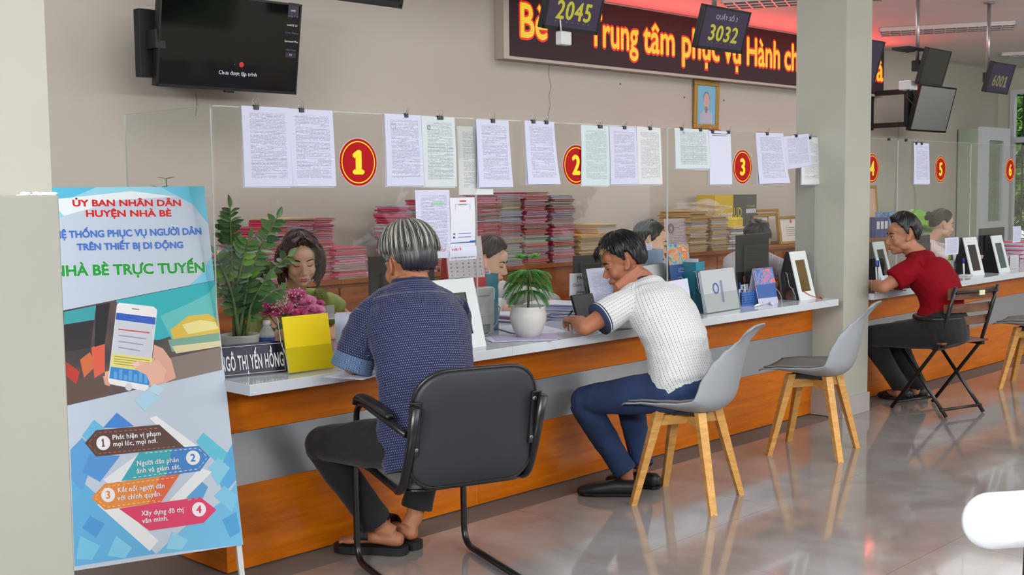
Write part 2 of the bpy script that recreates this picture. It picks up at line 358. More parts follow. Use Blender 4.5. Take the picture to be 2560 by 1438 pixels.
def sticker(num,x,parent):
    mb=MB(); F=frame((x,YG-.0035,1.519),(1,0,0),(0,0,1))
    base=MB(); base.prism([(.0955*math.cos(2*PI*i/48),.0955*math.sin(2*PI*i/48)) for i in range(48)],-.0012,.0004)
    mb.join(base,F,2); d=disc(.093,.0008); mb.join(d,F,0); mb.join(disc(.0835,.0012,rin=.079),F,1)
    t=text(num,height=.088,bold=.1); a=np.array(t.v); cx=(a[:,0].min()+a[:,0].max())/2
    o=MB(); o.v=[((p[0]-cx)*.92,p[1]-.044,p[2]+.001) for p in t.v]; o.f=t.f; o.m=t.m; o.sm=t.sm; mb.join(o,F,1)
    part('number_sticker',mb,[m_red,m_yel,m_ivory],parent,'round red sticker with yellow number '+num)
def screen(x0,x1,label,ret=False,cut=True,top=ZT):
    t=thing('acrylic_screen',label,'screen',(x0,YG,SZ))
    z0=SZ+.001; xm=(x0+x1)/2; w=min(.28,(x1-x0)*.28); zc=z0+.19
    pts=[(x0,z0)]
    if cut:
        pts+=[(xm-w,z0),(xm-w,zc-.05)]+[(xm-w+.05-.05*math.cos(a*PI/8),zc-.05+.05*math.sin(a*PI/8)) for a in range(1,5)]
        pts+=[(xm+w-.05+.05*math.sin(a*PI/8),zc-.05+.05*math.cos(a*PI/8)) for a in range(0,4)]+[(xm+w,zc-.05),(xm+w,z0)]
    pts+=[(x1,z0)]
    tp=[(x1,top-.015),(x1-.004,top-.004),(x1-.015,top),(x0+.015,top),(x0+.004,top-.004),(x0,top-.015)]
    pts+=tp
    F=Matrix(((1,0,0,0),(0,0,1,YG-.002),(0,1,0,0),(0,0,0,1)))
    mb=MB(); mb.prism(pts,0,.004,0,F); part('sheet',mb,m_glass,t)
    mb=MB()
    for xx in (x0+.0004,x1-.0004): mb.box(xx-.0018,xx+.0018,YG-.0022,YG+.0022,z0,top-.01)
    mb.box(x0+.01,x1-.01,YG-.0022,YG+.0022,top-.0015,top); part('polished_edge',mb,m_edge,t)
    if ret:
        mb=MB(); mb.box(x0-.003,x0+.001,YG+.003,.6,z0,top); part('side_sheet',mb,m_glass,t)
        mb=MB(); mb.box(x0-.0035,x0+.0015,.598,.602,z0,top); mb.box(x0-.003,x0+.001,YG,.6,top-.0015,top+.0005); part('polished_edge',mb,m_edge,t)
    return t
s1=screen(-.022,1.279,'first acrylic screen from the poster with red sticker reading 1 and a side sheet',ret=True)
s2=screen(1.283,2.658,'second acrylic screen with red sticker reading 2 behind the writing man')
s3=screen(2.662,4.155,'acrylic screen with red sticker reading 3 ending against the pillar')
s4=screen(4.49,5.224,'narrow acrylic screen with red sticker reading 4 just past the pillar')
s5=screen(5.228,6.39,'acrylic screen beyond the man in red with red sticker reading 5')
s6=screen(6.394,7.9,'last acrylic screen near the far window with red sticker reading 6')
for n_,x,s in (('1',.634,s1),('2',1.94,s2),('3',3.352,s3),('4',4.86,s4),('5',5.877,s5),('6',7.124,s6)): sticker(n_,x,s)

# ================================================================ back cabinets
m_dark=pm('dark_gap',(40,26,18),.8)
def cabinet(x0,x1,label,zt=.866,nd=2):
    t=thing('low_cabinet',label,'cabinet',((x0+x1)/2,2.35,0),group='row of low wooden cabinets along the back wall')
    mb=MB(); mb.box(x0,x1,2.12,2.585,0,zt-.03); part('body',mb,m_cab,t)
    mb=MB(); mb.box(x0-.0,x1+.0,2.085,2.59,zt-.03,zt,bev=.002); part('cabinet_top',mb,m_cab,t)
    w=(x1-x0)/nd
    for i in range(nd):
        mb=MB(); mb.box(x0+i*w+.008,x0+(i+1)*w-.008,2.102,2.119,.06,zt-.05,bev=.003); d=part('door',mb,m_cab,t)
        hx=x0+i*w+(w-.05 if i%2==0 else .05); mb=MB()
        mb.tube([(hx,2.102,.55),(hx,2.08,.56),(hx,2.075,.62),(hx,2.08,.68),(hx,2.102,.69)],.005,8); part('handle',mb,pm('chrome',(190,190,195),.2,1),d)
    return t
xe=[.35,1.25,2.15,3.06,3.96,4.86,5.76,6.66,7.56,8.46,9.36]
lab=['behind the leafy pot plant','behind the woman in green','behind the seat of the blue-shirted man','under the tall pink file stacks','under the middle of the pink file stacks','under the last pink and first yellow stacks','under the yellow envelope stacks','under the grey and yellow box','under the framed certificates','behind the man in red']
for a,b,l in zip(xe,xe[1:],lab): cabinet(a+.001,b-.001,'brown wooden low cabinet '+l)

# ================================================================ LED message board
XL0=at(1274,139,Y=2.5).x; XL1=9.97; ZL0=2.402; ZL1=2.90
led=thing('message_board','long black LED board with glowing red and yellow Vietnamese words on the wall','sign',((XL0+XL1)/2,2.55,ZL0))
mb=MB(); mb.box(XL0-.06,XL1,2.5,2.598,ZL0-.02,ZL1+.018); part('housing',mb,pm('grey_board_frame',(176,166,156),.5),led,'grey metal housing')
m_ledp=bpy.data.materials.new('led_matrix_panel'); m_ledp.use_nodes=True
def dots(nt,pitch,rad):
    g=nt.nodes.new('ShaderNodeNewGeometry'); sp=nt.nodes.new('ShaderNodeSeparateXYZ'); nt.links.new(g.outputs['Position'],sp.inputs[0])
    a=mathn(nt,'SUBTRACT',mathn(nt,'FRACT',mathn(nt,'MULTIPLY',sp.outputs['X'],1/pitch)),.5); b=mathn(nt,'SUBTRACT',mathn(nt,'FRACT',mathn(nt,'MULTIPLY',sp.outputs['Z'],1/pitch)),.5)
    return mathn(nt,'LESS_THAN',mathn(nt,'ADD',mathn(nt,'MULTIPLY',a,a),mathn(nt,'MULTIPLY',b,b)),rad*rad)
_nt=m_ledp.node_tree; _b=_nt.nodes['Principled BSDF']; _b.inputs['Roughness'].default_value=.7
_dm=dots(_nt,.0125,.3); _mx=_nt.nodes.new('ShaderNodeMixRGB'); _nt.links.new(_dm,_mx.inputs[0]); _mx.inputs[1].default_value=lin((20,10,14)); _mx.inputs[2].default_value=lin((66,22,30)); _nt.links.new(_mx.outputs[0],_b.inputs['Base Color'])
mb=MB(); mb.box(XL0,XL1-.01,2.494,2.499,ZL0+.004,ZL1+.004); part('dot_panel',mb,m_ledp,led)
def emat(name,col,s,pitch=None,dim=.25):
    m=bpy.data.materials.new(name); m.use_nodes=True; nt=m.node_tree; b=nt.nodes['Principled BSDF']; b.inputs['Base Color'].default_value=(0.02,0.005,0.005,1)
    b.inputs['Emission Color'].default_value=lin(col); b.inputs['Emission Strength'].default_value=s
    if pitch: nt.links.new(mathn(nt,'MULTIPLY_ADD',dots(nt,pitch,.46),s*(1-dim),s*dim),b.inputs['Emission Strength'])
    return m
m_halo=emat('led_red_glow',(255,20,6),1.1,.0125,.5); m_core=emat('led_yellow_light',(255,205,40),1.35,.0125,.35)
def ledword(s,px0,px1,py):
    a=at(px0,py,Y=2.49); b=at(px1,py,Y=2.49); w=b.x-a.x
    for nm,mt,bo,dy in (('lettering_glow',m_halo,.062,0),('lettering',m_core,.018,-.002)):
        t=text(s,width=w,height=.25,fat=bo,align='l')
        mb=MB(); mb.join(t); mb.v=[(a.x-.02+p[0]*1.03,2.4925+dy-.0001*(p[2]*1e4%3),2.556+p[1]) for p in t.v]
        part(nm,mb,mt,led)
for s,a,b,y in (('Bè',1302,1372,80),('Trung',1478,1596,110),('tâm',1613,1690,125),('phục',1707,1800,140),('vụ',1813,1856,150),('Hành',1868,1952,160),('chính',1963,2044,170),('Nhà',2140,2208,200)): ledword(s,a,b,y)
area('led_board_glow',((XL0+XL1)/2+.4,2.46,2.66),((XL0+XL1)/2+.4,1.4,3.3),4.6,.3,36,(1,.05,.07))

# ================================================================ TVs and hanging queue displays
m_blk=pm('black_plastic',(16,17,19),.35); m_scr=pm('black_screen_glass',(8,9,10),.06,spec=.6); m_blk2=pm('matt_black_plastic',(24,25,27),.6)
m_pole=pm('steel_pole',(168,166,166),.3,.7)
def display(name,label,cat,c,w,h,tilt=0,rz=0,d=.04,scr=m_scr,bez=.015,pole=None,texts=(),bracket=True,case=None,vesa=True):
    """c = centre of the screen face; faces -Y turned by rz, tilted forward by tilt"""
    t=thing(name,label,cat,c)
    F=Matrix.Translation(Vector(c))@Matrix.Rotation(rz,4,'Z')@Matrix.Rotation(tilt,4,'X')@Matrix(((1,0,0,0),(0,0,-1,0),(0,1,0,0),(0,0,0,1)))
    mb=MB(); mb.box(-w/2,w/2,-h/2,h/2,-d,-.0005,0,F,bev=.004); part('casing',mb,case or m_blk,t)
    mb=MB(); b=bez
    for (x0,x1,y0,y1) in ((-w/2,w/2,h/2-b,h/2),(-w/2,w/2,-h/2,-h/2+b*1.3),(-w/2,-w/2+b,-h/2,h/2),(w/2-b,w/2,-h/2,h/2)): mb.box(x0,x1,y0,y1,0,.003,0,F)
    part('bezel',mb,case or m_blk,t)
    mb=MB(); mb.box(-w/2+b,w/2-b,-h/2+b*1.3,h/2-b,-.0005,.0012,0,F); part('screen_glass',mb,scr,t)
    for (s,x,y,hh,wd,mt,bo) in texts:
        q=text(s,height=hh,width=wd,bold=bo); part('lettering',MB().join(q,F@Matrix.Translation((x,y,.0016))),mt,t)
    if bracket:
        mb=MB(); mb.box(-w*.2,w*.2,-h*.22,h*.22,-d-.02,-d+.002,0,F,bev=.003); part('bracket',mb,m_blk2,t)
    if pole:
        mb=MB(); x,y,zz=pole; mb.tube([(x,y,zz),(x,y,ZC-.002)],.015,12); part('pole',mb,m_pole,t)
        mb=MB(); mb.lathe([(.012,0),(.04,.002),(.045,.012)],16,0,None,(x,y,ZC-.014)); part('ceiling_plate',mb,m_pole,t)
    return t,F
# wall TV, tilted down on its bracket
tl=Vector(at(757,10,Y=2.14)); bl=at(390,212,Y=2.24); br=at(740,240,Y=2.24)
wtv=(br.x-bl.x); cx=(bl.x+br.x)/2; htv=wtv*.575
white_e=emat('tv_white_text',(225,228,240),.9); red_e=emat('tv_red_dot',(225,40,46),.9); blue_e=emat('tv_blue_text',(110,120,180),.55); bg_e=emat('tv_label_blue',(28,34,66),.5)
tilt=math.radians(9)
tc=Vector((cx,2.24-math.sin(tilt)*htv/2,(bl.z+br.z)/2+math.cos(tilt)*htv/2))
tv,F=display('television','large black wall television showing red dot and white text','television',tc,wtv,htv,tilt,0,.05,bez=.012,
  texts=[('Chưa được lập trình',.05,-htv*.33,.021,None,white_e,.03)])
mb=MB(); mb.join(disc(.0155,.0018,24,.07,-htv*.33+.062),F); part('red_dot',mb,red_e,tv); mb=MB(); mb.join(disc(.004,.0018,12,.025,-htv*.33+.06),F); part('blue_dot',mb,blue_e,tv)
for i,(s,y) in enumerate([('UHD',.2),('SMART TV',.165),('webOS 3.5',.115),('Color Master',.07),('Surround Plus',.02),('USB Movie',-.03),('TV',-.06)]):
    part('side_label',MB().join(text(s,height=.011,bold=.03),F@Matrix.Translation((wtv/2-.06,y+.02,.0018))),blue_e if i%2 else white_e,tv)
for q_ in ((.19,.27),(-.05,-.02)): part('screen_patch',MB().box(wtv/2-.095,wtv/2-.02,q_[0],q_[1],.0013,.0015,0,F),bg_e,tv)
mb=MB(); mb.box(-.03,.03,-htv/2-.012,-htv/2+.002,-.02,.004,0,F,bev=.002); part('brand_strip',mb,m_blk,tv)
mb=MB(); mb.box(cx-.52,cx-.4,2.3,2.36,2.05,2.42,bev=.004); mb.box(cx-.3,cx+.3,2.36,2.6,2.15,2.3); mb.box(cx-.48,cx-.42,2.2,2.3,2.2,2.3); part('wall_mount',mb,m_blk2,tv)
# queue displays
m_navy=emat('display_navy',(36,38,82),.55); m_navy2=emat('display_dim_navy',(34,38,84),.5); m_num=emat('display_yellow',(206,200,48),.85); m_num2=emat('display_dim_yellow',(150,150,92),.6); m_tit=emat('display_pale_text',(190,182,196),.75)
def qd(num,title,p,w,h,tilt,pole,lab,dim=False,scr=None,bright=1,rz=0):
    tx=[]
    if num: tx.append((num,.0,-h*.27,h*.35,w*.66,m_num2 if dim else m_num,.06))
    if title: tx.append((title,0,h*.22,h*.1,w*.48,m_navy2 if False else (pm('dim_title',(70,74,110),.6) if dim else m_tit),.02))
    t,F=display('queue_display',lab,'display',p,w,h,tilt,rz,.035,scr or (m_navy2 if dim else m_navy),bez=.013,pole=pole,texts=tx)
    mb=MB(); a=F@Vector((0,0,-.05)); b=Vector((pole[0],pole[1],a.z)); mb.tube([a,b],.012,8); mb.box(pole[0]-.03,pole[0]+.03,pole[1]-.03,pole[1]+.03,a.z-.04,a.z+.04); part('mount_arm',mb,m_blk2,t)
    if num and not dim:
        mb=MB()
        for i in range(7): mb.box(-w*.3+i*w*.1-.003,-w*.3+i*w*.1+.003,-h*.33,-h*.32,.0014,.0018,0,F)
        part('small_print',mb,m_tit,t,kind='stuff')
    return t,F
def solve(TL,TR,BL,Y):
    a=at(*TL,Y=Y); b=at(*TR,Y=Y); return a,b
tq=math.radians(16)
def place_q(TL,TR,BLp,Y,tilt,**k):
    a=at(*TL,Y=Y); b=at(*TR,Y=Y); w=b.x-a.x
    # height from the lower left pixel along the tilted plane
    n=Vector((0,-math.cos(tilt),-math.sin(tilt))); c=on_plane(*BLp,a,n); h=(a-c).length
    ctr=(a+b)/2+Vector((0,math.sin(tilt),-math.cos(tilt)))*h/2
    return ctr,w,h
c,w,h=place_q((1765,8),(1878,33),(1745,118),.05,tq); qd('3032','QUẦY SỐ 3',c,w,h,tq,(c.x+.02,c.y+.08,c.z),'dark blue hanging queue display reading 3032 before the message board')
h2=h; c2=at(1436,30,Y=.08); c2.x=(at(1372,68,Y=.08).x+at(1502,86,Y=.08).x)/2; c2.z=at(1436,78,Y=.1).z+h2*.48
qd('2045','QUẦY SỐ 2',c2,.40,h2*1.02,tq,(c2.x,c2.y+.08,c2.z),'dark blue hanging queue display reading 2045 cut by the top of the picture')
c,w,h=place_q((2485,152),(2540,163),(2458,228),.25,tq); qd('6001','QUẦY SỐ 6',c,w,h,tq,(c.x-.02,c.y+.1,c.z),'dim blue hanging queue display reading 6001 near the far window',dim=True)
a4=at(2212,98,Y=.2); qd('','',(a4.x-.21,a4.y+.05,a4.z-.19),.44,.36,tq,(a4.x-.21,a4.y+.12,a4.z-.1),'plain blue hanging queue display half hidden behind the pillar')
m_gscr=pm('dark_green_blank_screen',(26,32,28),.25)
c,w,h=place_q((2322,118),(2380,128),(2304,210),.3,tq); t5,F5=qd('','',c,w,h,tq,(c.x-.1,c.y+.1,c.z),'blank dark hanging monitor above the tilted grey television',scr=m_gscr)
mb=MB(); mb.tube([(c.x-.1,c.y+.12,c.z-.1),(c.x-.16,c.y+.16,c.z-.2),(c.x-.1,c.y+.1,c.z-.25),(c.x-.15,c.y+.12,c.z-.14),(c.x-.2,c.y+.14,c.z-.22),(c.x-.12,c.y+.1,c.z-.3)],.007,8); part('cable',mb,m_blk2,t5)
mb=MB(); mb.rbox(c.x-.2,c.x-.08,c.y+.1,c.y+.2,c.z-.17,c.z-.1,.006); part('adapter',mb,pm('white_plastic',(210,212,212),.4),t5)
mb=MB(); mb.box(c.x-.28,c.x-.02,c.y+.08,c.y+.22,c.z+.13,c.z+.15); part('shelf',mb,m_blk2,t5)
# the second television on the wall
t2t=math.radians(14); c,w,h=place_q((2303,212),(2392,219),(2284,328),2.0,t2t)
m_gs=pm('grey_painted_reflection',(128,128,126),.3,spec=.7); t6,F6=display('television','wall television with painted grey reflection tilted down under the blank monitor','television',c,w,h,t2t,0,.05,scr=m_gs,bez=.016)  # pale grey base colour stands in for what the screen reflects
mb=MB(); mb.box(c.x-.5,c.x-.42,c.y+.1,2.6,c.z-.2,c.z-.15); mb.box(c.x-.5,c.x-.42,c.y+.1,2.6,c.z+.15,c.z+.2); mb.box(c.x-.52,c.x-.4,2.56,2.6,c.z-.22,c.z+.22); mb.box(c.x-.46,c.x-.2,c.y+.08,c.y+.12,c.z-.19,c.z+.2); part('wall_arm',mb,m_blk2,t6)
# the monitor cut by the top edge
a=at(1003,22,Y=.1); b=at(868,-8,Y=.1); h=.34; w=.42
t7,F7=display('hanging_monitor','black hanging monitor whose lower rim shows at the top of the picture','monitor',(a.x-w/2,a.y-.05,a.z+h*.48),w,h,tq,0,.035,bez=.02,pole=(a.x-w/2,a.y+.1,a.z+h*.5),texts=[('DELL',.0,-.168+.006,.006,None,pm('logo_grey',(150,150,150),.4),.03)])
# ceiling lights
m_louv=pm('louvre_metal',(220,220,222),.3,.2)
def ceil_light(c,l,wd,rz,label):
    t=thing('ceiling_light',label,'light',(c[0],c[1],ZC-.04),rz,'louvred ceiling lights')
    M=wm(t)
    mb=MB(); 
    for (x0,x1,y0,y1) in ((-l/2,l/2,-wd/2,-wd/2+.015),(-l/2,l/2,wd/2-.015,wd/2),(-l/2,-l/2+.015,-wd/2,wd/2),(l/2-.015,l/2,-wd/2,wd/2)): mb.box(x0,x1,y0,y1,0,.038,0,M)
    part('frame',mb,pm('white_light_frame',(216,216,214),.5),t)
    mb=MB(); mb.box(-l/2+.015,l/2-.015,-wd/2+.015,wd/2-.015,.03,.038,0,M); part('reflector',mb,pm('light_reflector',(92,84,80),.4,.2),t)
    for i in range(int(l/.1)-1):
        mb=MB(); x=-l/2+.1*(i+1); mb.box(x-.006,x+.006,-wd/2+.015,wd/2-.015,-.002,.02,0,M); part('louvre_blade',mb,m_louv,t)
    for y in (-wd*.16,wd*.16):
        mb=MB(); mb.box(-l/2+.02,l/2-.02,y-.005,y+.005,-.002,.02,0,M); part('louvre_blade',mb,m_louv,t)
a=at(2185,66,Z=ZC);b=at(2230,84,Z=ZC);c=at(2500,45,Z=ZC); d=(c-a); l=d.length; rz=math.atan2(d.y,d.x)
ceil_light(((8.374+9.08)/2+.1,(1.85+.72)/2),1.22,.42,math.radians(-65),'louvred ceiling light between the hanging poles')
ceil_light((11.9,1.35),1.22,.42,math.radians(-65),'louvred ceiling light near the far window')
ceil_light((6.2,1.3),1.22,.42,math.radians(-65),'louvred ceiling light above the message board')

# small white adapter dangling under the display that reads 2045
a=at(1410,95,Y=.1); t_=bpy.data.objects['queue_display.001']; mb=MB(); mb.rbox(a.x-.04,a.x+.035,a.y-.02,a.y+.02,a.z-.035,a.z+.03,.006); part('white_adapter',mb,pm('white_plastic',(210,212,212),.4),t_); mb=MB(); mb.tube([V_ for V_ in (a+Vector((-.02,0,.03)),a+Vector((-.03,0,.1)))],.004,6); part('adapter_cable',mb,pm('white_plastic',(210,212,212),.4),t_)
# ================================================================ people
def vox(mb,size,it=4,fac=.5):
    me=bpy.data.meshes.new('tmp'); me.from_pydata(mb.v,[],mb.f); o=bpy.data.objects.new('tmp',me); COL.objects.link(o)
    bm=bmesh.new(); bm.from_mesh(me); bmesh.ops.recalc_face_normals(bm,faces=bm.faces[:]); bm.to_mesh(me); bm.free()
    r=o.modifiers.new('r','REMESH'); r.mode='VOXEL'; r.voxel_size=size; r.use_smooth_shade=True
    s=o.modifiers.new('s','SMOOTH'); s.factor=fac; s.iterations=it
    dg=bpy.context.evaluated_depsgraph_get(); out=bpy.data.meshes.new_from_object(o.evaluated_get(dg))
    bpy.data.objects.remove(o); bpy.data.meshes.remove(me)
    for p in out.polygons: pass
    out.polygons.foreach_set('use_smooth',[True]*len(out.polygons)); return out
def mpart(name,me,mats,parent,label=None):
    me.name=name; me.materials.clear()
    for m in (mats if isinstance(mats,(list,tuple)) else [mats]): me.materials.append(m)
    me.transform(wm(parent).inverted()); o=bpy.data.objects.new(name,me); COL.objects.link(o); o.parent=parent
    return tagp(o,label)
def V(*a): return Vector(a)
def interp(P,R,k=5):
    """Catmull-Rom through points with their radii (ra,rb)"""
    P=[Vector(p) for p in P]; n=len(P); op=[];orr=[]
    for i in range(n-1):
        p0=P[i-1] if i else P[0]*2-P[1]; p1=P[i]; p2=P[i+1]; p3=P[i+2] if i+2<n else P[-1]*2-P[-2]
        for j in range(k):
            t=j/k; op.append(.5*((2*p1)+(p2-p0)*t+(2*p0-5*p1+4*p2-p3)*t*t+(-p0+3*p1-3*p2+p3)*t**3))
            s=t*t*(3-2*t); orr.append(tuple(R[i][q]*(1-s)+R[i+1][q]*s for q in (0,1)))
    op.append(P[-1]); orr.append(tuple(R[-1])); return op,orr
def loft(mb,P,R,side,n=16,k=5,side2=None,power=1):
    R=[r if isinstance(r,tuple) else (r,r) for r in R]; p,r=interp(P,R,k); cs=[]
    for i,c in enumerate(p):
        t=(p[min(i+1,len(p)-1)]-p[max(i-1,0)]).normalized(); f=i/(len(p)-1)
        s=Vector(side) if side2 is None else Vector(side).lerp(Vector(side2),f)
        s=(s-t*s.dot(t)).normalized(); w=t.cross(s)
        cs.append([c+s*(math.copysign(abs(math.cos(2*PI*q/n))**power,math.cos(2*PI*q/n))*r[i][0])+w*(math.copysign(abs(math.sin(2*PI*q/n))**power,math.sin(2*PI*q/n))*r[i][1]) for q in range(n)])
    mb.ring(cs,True,0,True)
def hand(mb,wr,fw,pn,curl=.5,thumb=1,s=1.0,spread=.06,curls=None,tcurl=.3):
    """fw = wrist-to-knuckle direction, pn = palm normal, thumb = +1/-1 side"""
    fw=Vector(fw).normalized(); pn=Vector(pn); pn=(pn-fw*pn.dot(fw)).normalized(); sd=fw.cross(pn)*thumb
    K=wr+fw*.088*s
    loft(mb,[wr-fw*.02,wr+fw*.02*s,wr+fw*.055*s,K,K+fw*.006],[(.026*s,.021*s),(.031*s,.017*s),(.039*s,.0155*s),(.040*s,.0135*s),(.034*s,.009*s)],sd,n=12,k=3)
    for i,(off,l) in enumerate(((.030,.072),(.010,.080),(-.010,.075),(-.029,.058))):
        c=(curls[i] if curls else curl); b=K+sd*off*s-fw*.012; d=(fw+sd*off*spread*12).normalized(); pts=[b]; a=0
        for j,fr in enumerate((.0,.42,.32,.26)):
            if j==0: pts.append(b+d*.014); continue
            a+=c*(.8 if j==1 else 1.0); dd=d*math.cos(a)+pn*math.sin(a); pts.append(pts[-1]+dd*l*fr*s)
        loft(mb,pts,[(.0085*s,)*2,(.0092*s,)*2,(.0085*s,)*2,(.008*s,)*2,(.0058*s,)*2],sd,n=8,k=2)
    tb=wr+fw*.025*s+sd*.022*s; td=(fw*.65+sd*.75).normalized(); t1=tb+td*.034*s; d2=(fw*.9+sd*.25+pn*tcurl).normalized(); t2=t1+d2*.032*s; t3=t2+(d2+pn*tcurl).normalized()*.024*s
    loft(mb,[tb,t1,t2,t3],[(.015*s,)*2,(.0115*s,)*2,(.010*s,)*2,(.007*s,)*2],sd,n=8,k=3)
def headM(c,yaw,pitch=0,roll=0):
    """yaw: world angle of the face direction; pitch>0 looks down"""
    return Matrix.Translation(c)@Matrix.Rotation(yaw-PI/2,4,'Z')@Matrix.Rotation(-pitch,4,'X')@Matrix.Rotation(roll,4,'Y')
def head(mb,M,s=1.0,fat=0,female=False):
    def e(c,r,R=None):
        Q=M@Matrix.Scale(s,4)
        if R is not None: Q=Q@Matrix.Translation(c)@R; c=(0,0,0)
        mb.ell(c,r,Q,n=18,m=10)
    f=fat
    e((0,-.015,.032),(.075,.094,.084)); e((0,.02,-.02),(.063+f*.5,.070,.088)); e((0,.036,-.075),(.045+f,.046,.036)); e((0,.062,-.096),(.024+f*.4,.024,.016))
    e((0,.062,.045),(.052,.030,.036))
    for x in (-1,1):
        e((x*.036,.056,-.032),(.025+f*.6,.024,.030)); e((x*.03,.076,.016),(.024,.013,.007),Matrix.Rotation(-x*.25,4,'Z'))
        e((x*.031,.0735,.001),(.015,.011,.009)); e((x*.012,.100,-.041),(.009,.010,.007))
        R=Matrix.Rotation(x*.35,4,'Z')@Matrix.Rotation(.15,4,'X'); e((x*.077,-.012,-.006),(.006,.016,.028),R); e((x*.081,-.019,.004),(.0055,.010,.020),R); e((x*.072,.0,-.026),(.010,.010,.012))
        e((x*.047,.012,-.060),(.016+f*.5,.034,.028))
    Q=M@Matrix.Scale(s,4)
    mb.tube([Q@V(0,.080,.014),Q@V(0,.094,-.010),Q@V(0,.106,-.030),Q@V(0,.110,-.039)],[.008*s,.009*s,.011*s,.0125*s],10)
    e((0,.091,-.064),(.023,.010,.0052)); e((0,.089,-.0735),(.018,.0105,.0058)); e((0,.078,-.066),(.03,.014,.018)); e((0,.07,-.09),(.02,.014,.01))
def face_bits(t,M,s,skin_dark=(20,14,12),closed=True,lip=(150,84,78),brow=1.0,female=False,look=0):
    Q=M@Matrix.Scale(s,4)
    mb=MB()
    for x in (-1,1): mb.tube([Q@V(x*.014,.0895,.0195),Q@V(x*.026,.0888,.0250),Q@V(x*.040,.0805,.0250),Q@V(x*.051,.068,.019)],[.0022*brow*s,.0042*brow*s,.0035*brow*s,.0015*s],6)
    part('eyebrow',mb,pm('brow_black',(24,18,16),.8),t,kind='stuff')
    mb=MB()
    if closed:
        for x in (-1,1): mb.tube([Q@V(x*.0165,.0845,-.002),Q@V(x*.026,.0868,-.0052),Q@V(x*.037,.0835,-.0048),Q@V(x*.046,.0745,-.001)],[.0012*s,.0021*s,.0021*s,.0013*s],6)
        part('eyelash',mb,pm('lash_black',(18,14,14),.7),t,kind='stuff')
    else:
        for x in (-1,1): mb.ell((x*.031,.0745,-.001),(.0125,.0115,.0058),Q,n=14,m=8)
        part('eye',mb,pm('eye_white',(205,198,190),.2),t,kind='stuff'); mb=MB()
        for x in (-1,1): mb.ell((x*.031,.0832,-.001),(.0058,.0034,.0055),Q,n=12,m=6)
        part('iris',mb,pm('iris_dark',(22,14,10),.1),t,kind='stuff'); mb=MB()
        for x in (-1,1): mb.tube([Q@V(x*.017,.0835,.000),Q@V(x*.027,.0868,.0052),Q@V(x*.037,.0835,.0047),Q@V(x*.046,.0745,-.001)],[.0010*s,.0018*s,.0018*s,.001*s],6)
        part('eyelash',mb,pm('lash_black',(18,14,14),.7),t,kind='stuff')
    mb=MB(); lt=.0035 if female else .0028
    mb.tube([Q@V(-.021,.087,-.068),Q@V(-.01,.0965,-.0645),Q@V(0,.0975,-.0655),Q@V(.01,.0965,-.0645),Q@V(.021,.087,-.068)],[.001*s,lt*s,lt*s,lt*s,.001*s],8)
    mb.tube([Q@V(-.019,.0865,-.070),Q@V(-.009,.0948,-.0742),Q@V(0,.0958,-.0752),Q@V(.009,.0948,-.0742),Q@V(.019,.0865,-.070)],[.001*s,lt*1.25*s,lt*1.35*s,lt*1.25*s,.001*s],8)
    part('lips',mb,pm('lips_%d_%d'%(lip[0],lip[1]),lip,.45),t,kind='stuff')
def hairline(kind):
    # azimuth (deg, 0=front) -> lowest elevation (deg) covered by hair
    T={'short':[(0,40),(25,38),(42,30),(58,14),(72,2),(80,-12),(88,-14),(93,12),(104,12),(114,-16),(132,-42),(180,-46)],
       'side':[(0,44),(25,44),(40,36),(52,24),(64,14),(74,0),(80,-16),(87,-18),(92,12),(104,12),(114,-18),(132,-42),(180,-46)],
       'long':[(0,40),(20,34),(38,20),(52,5),(62,-22),(74,-50),(90,-60),(180,-70)],
       'bun':[(0,42),(30,32),(55,14),(75,-8),(90,6),(104,4),(120,-22),(150,-38),(180,-40)]}[kind]
    return T
def hair(t,M,s,kind,mat,thick=.014,top=.012,seed=1,name='hair',strand=.0035,vf=60,front=0,nx=168,ny=90,label=None,amp2=.004):
    T=hairline(kind); rr=random.Random(seed); ph=[rr.random()*6.28 for _ in range(8)]
    Q=M@Matrix.Scale(s,4); cs=[]; c0=V(0,-.012,.028)
    A=np.array([a for a,_ in T],float); B=np.array([b for _,b in T],float)
    for j in range(ny+1):
        el=-PI/2+PI*(j/ny); row=[]
        for i in range(nx):
            az=2*PI*i/nx; d=V(math.cos(el)*math.sin(az),math.cos(el)*math.cos(az),math.sin(el))
            a=abs((math.degrees(az)+180)%360-180); lo=float(np.interp(a,A,B))+1.5*math.sin(az*23+ph[0])+1.2*math.sin(az*41+ph[1])
            r1=1/math.sqrt((d.x/.0765)**2+(d.y/.0955)**2+(d.z/.0865)**2)
            w=(math.degrees(el)-lo)/7; w=0 if w<0 else (1 if w>1 else w*w*(3-2*w))
            th=thick*(.75+.25*max(0,d.z))+top*max(0,d.z)**1.5+front*max(0,d.y)*max(0,d.z)
            st=strand*(math.sin(az*vf*.5+3*math.sin(el*3+ph[2])+ph[3])*.5+.5*math.sin(az*vf*.21+5*el+ph[4]))*(.35+.65*math.cos(el))+amp2*math.sin(az*5+ph[5]+2*el)*math.sin(el*4+ph[6])
            r=r1+(th+st)*w-.014*(1-w)
            row.append(Q@(c0+d*r))
        cs.append(row)
    mb=MB(); mb.ring(cs,True); return part(name,mb,mat,t,label)
def locks(mb,M,s,n,seed,root,tip,r=.0022,spread=1,taper=.3):
    pass
m_skin=lambda nm,c: pm('skin_'+nm,c,.5,noise=.05,nscale=14,bump=.12,bscale=160,spec=.4,sss=.12)
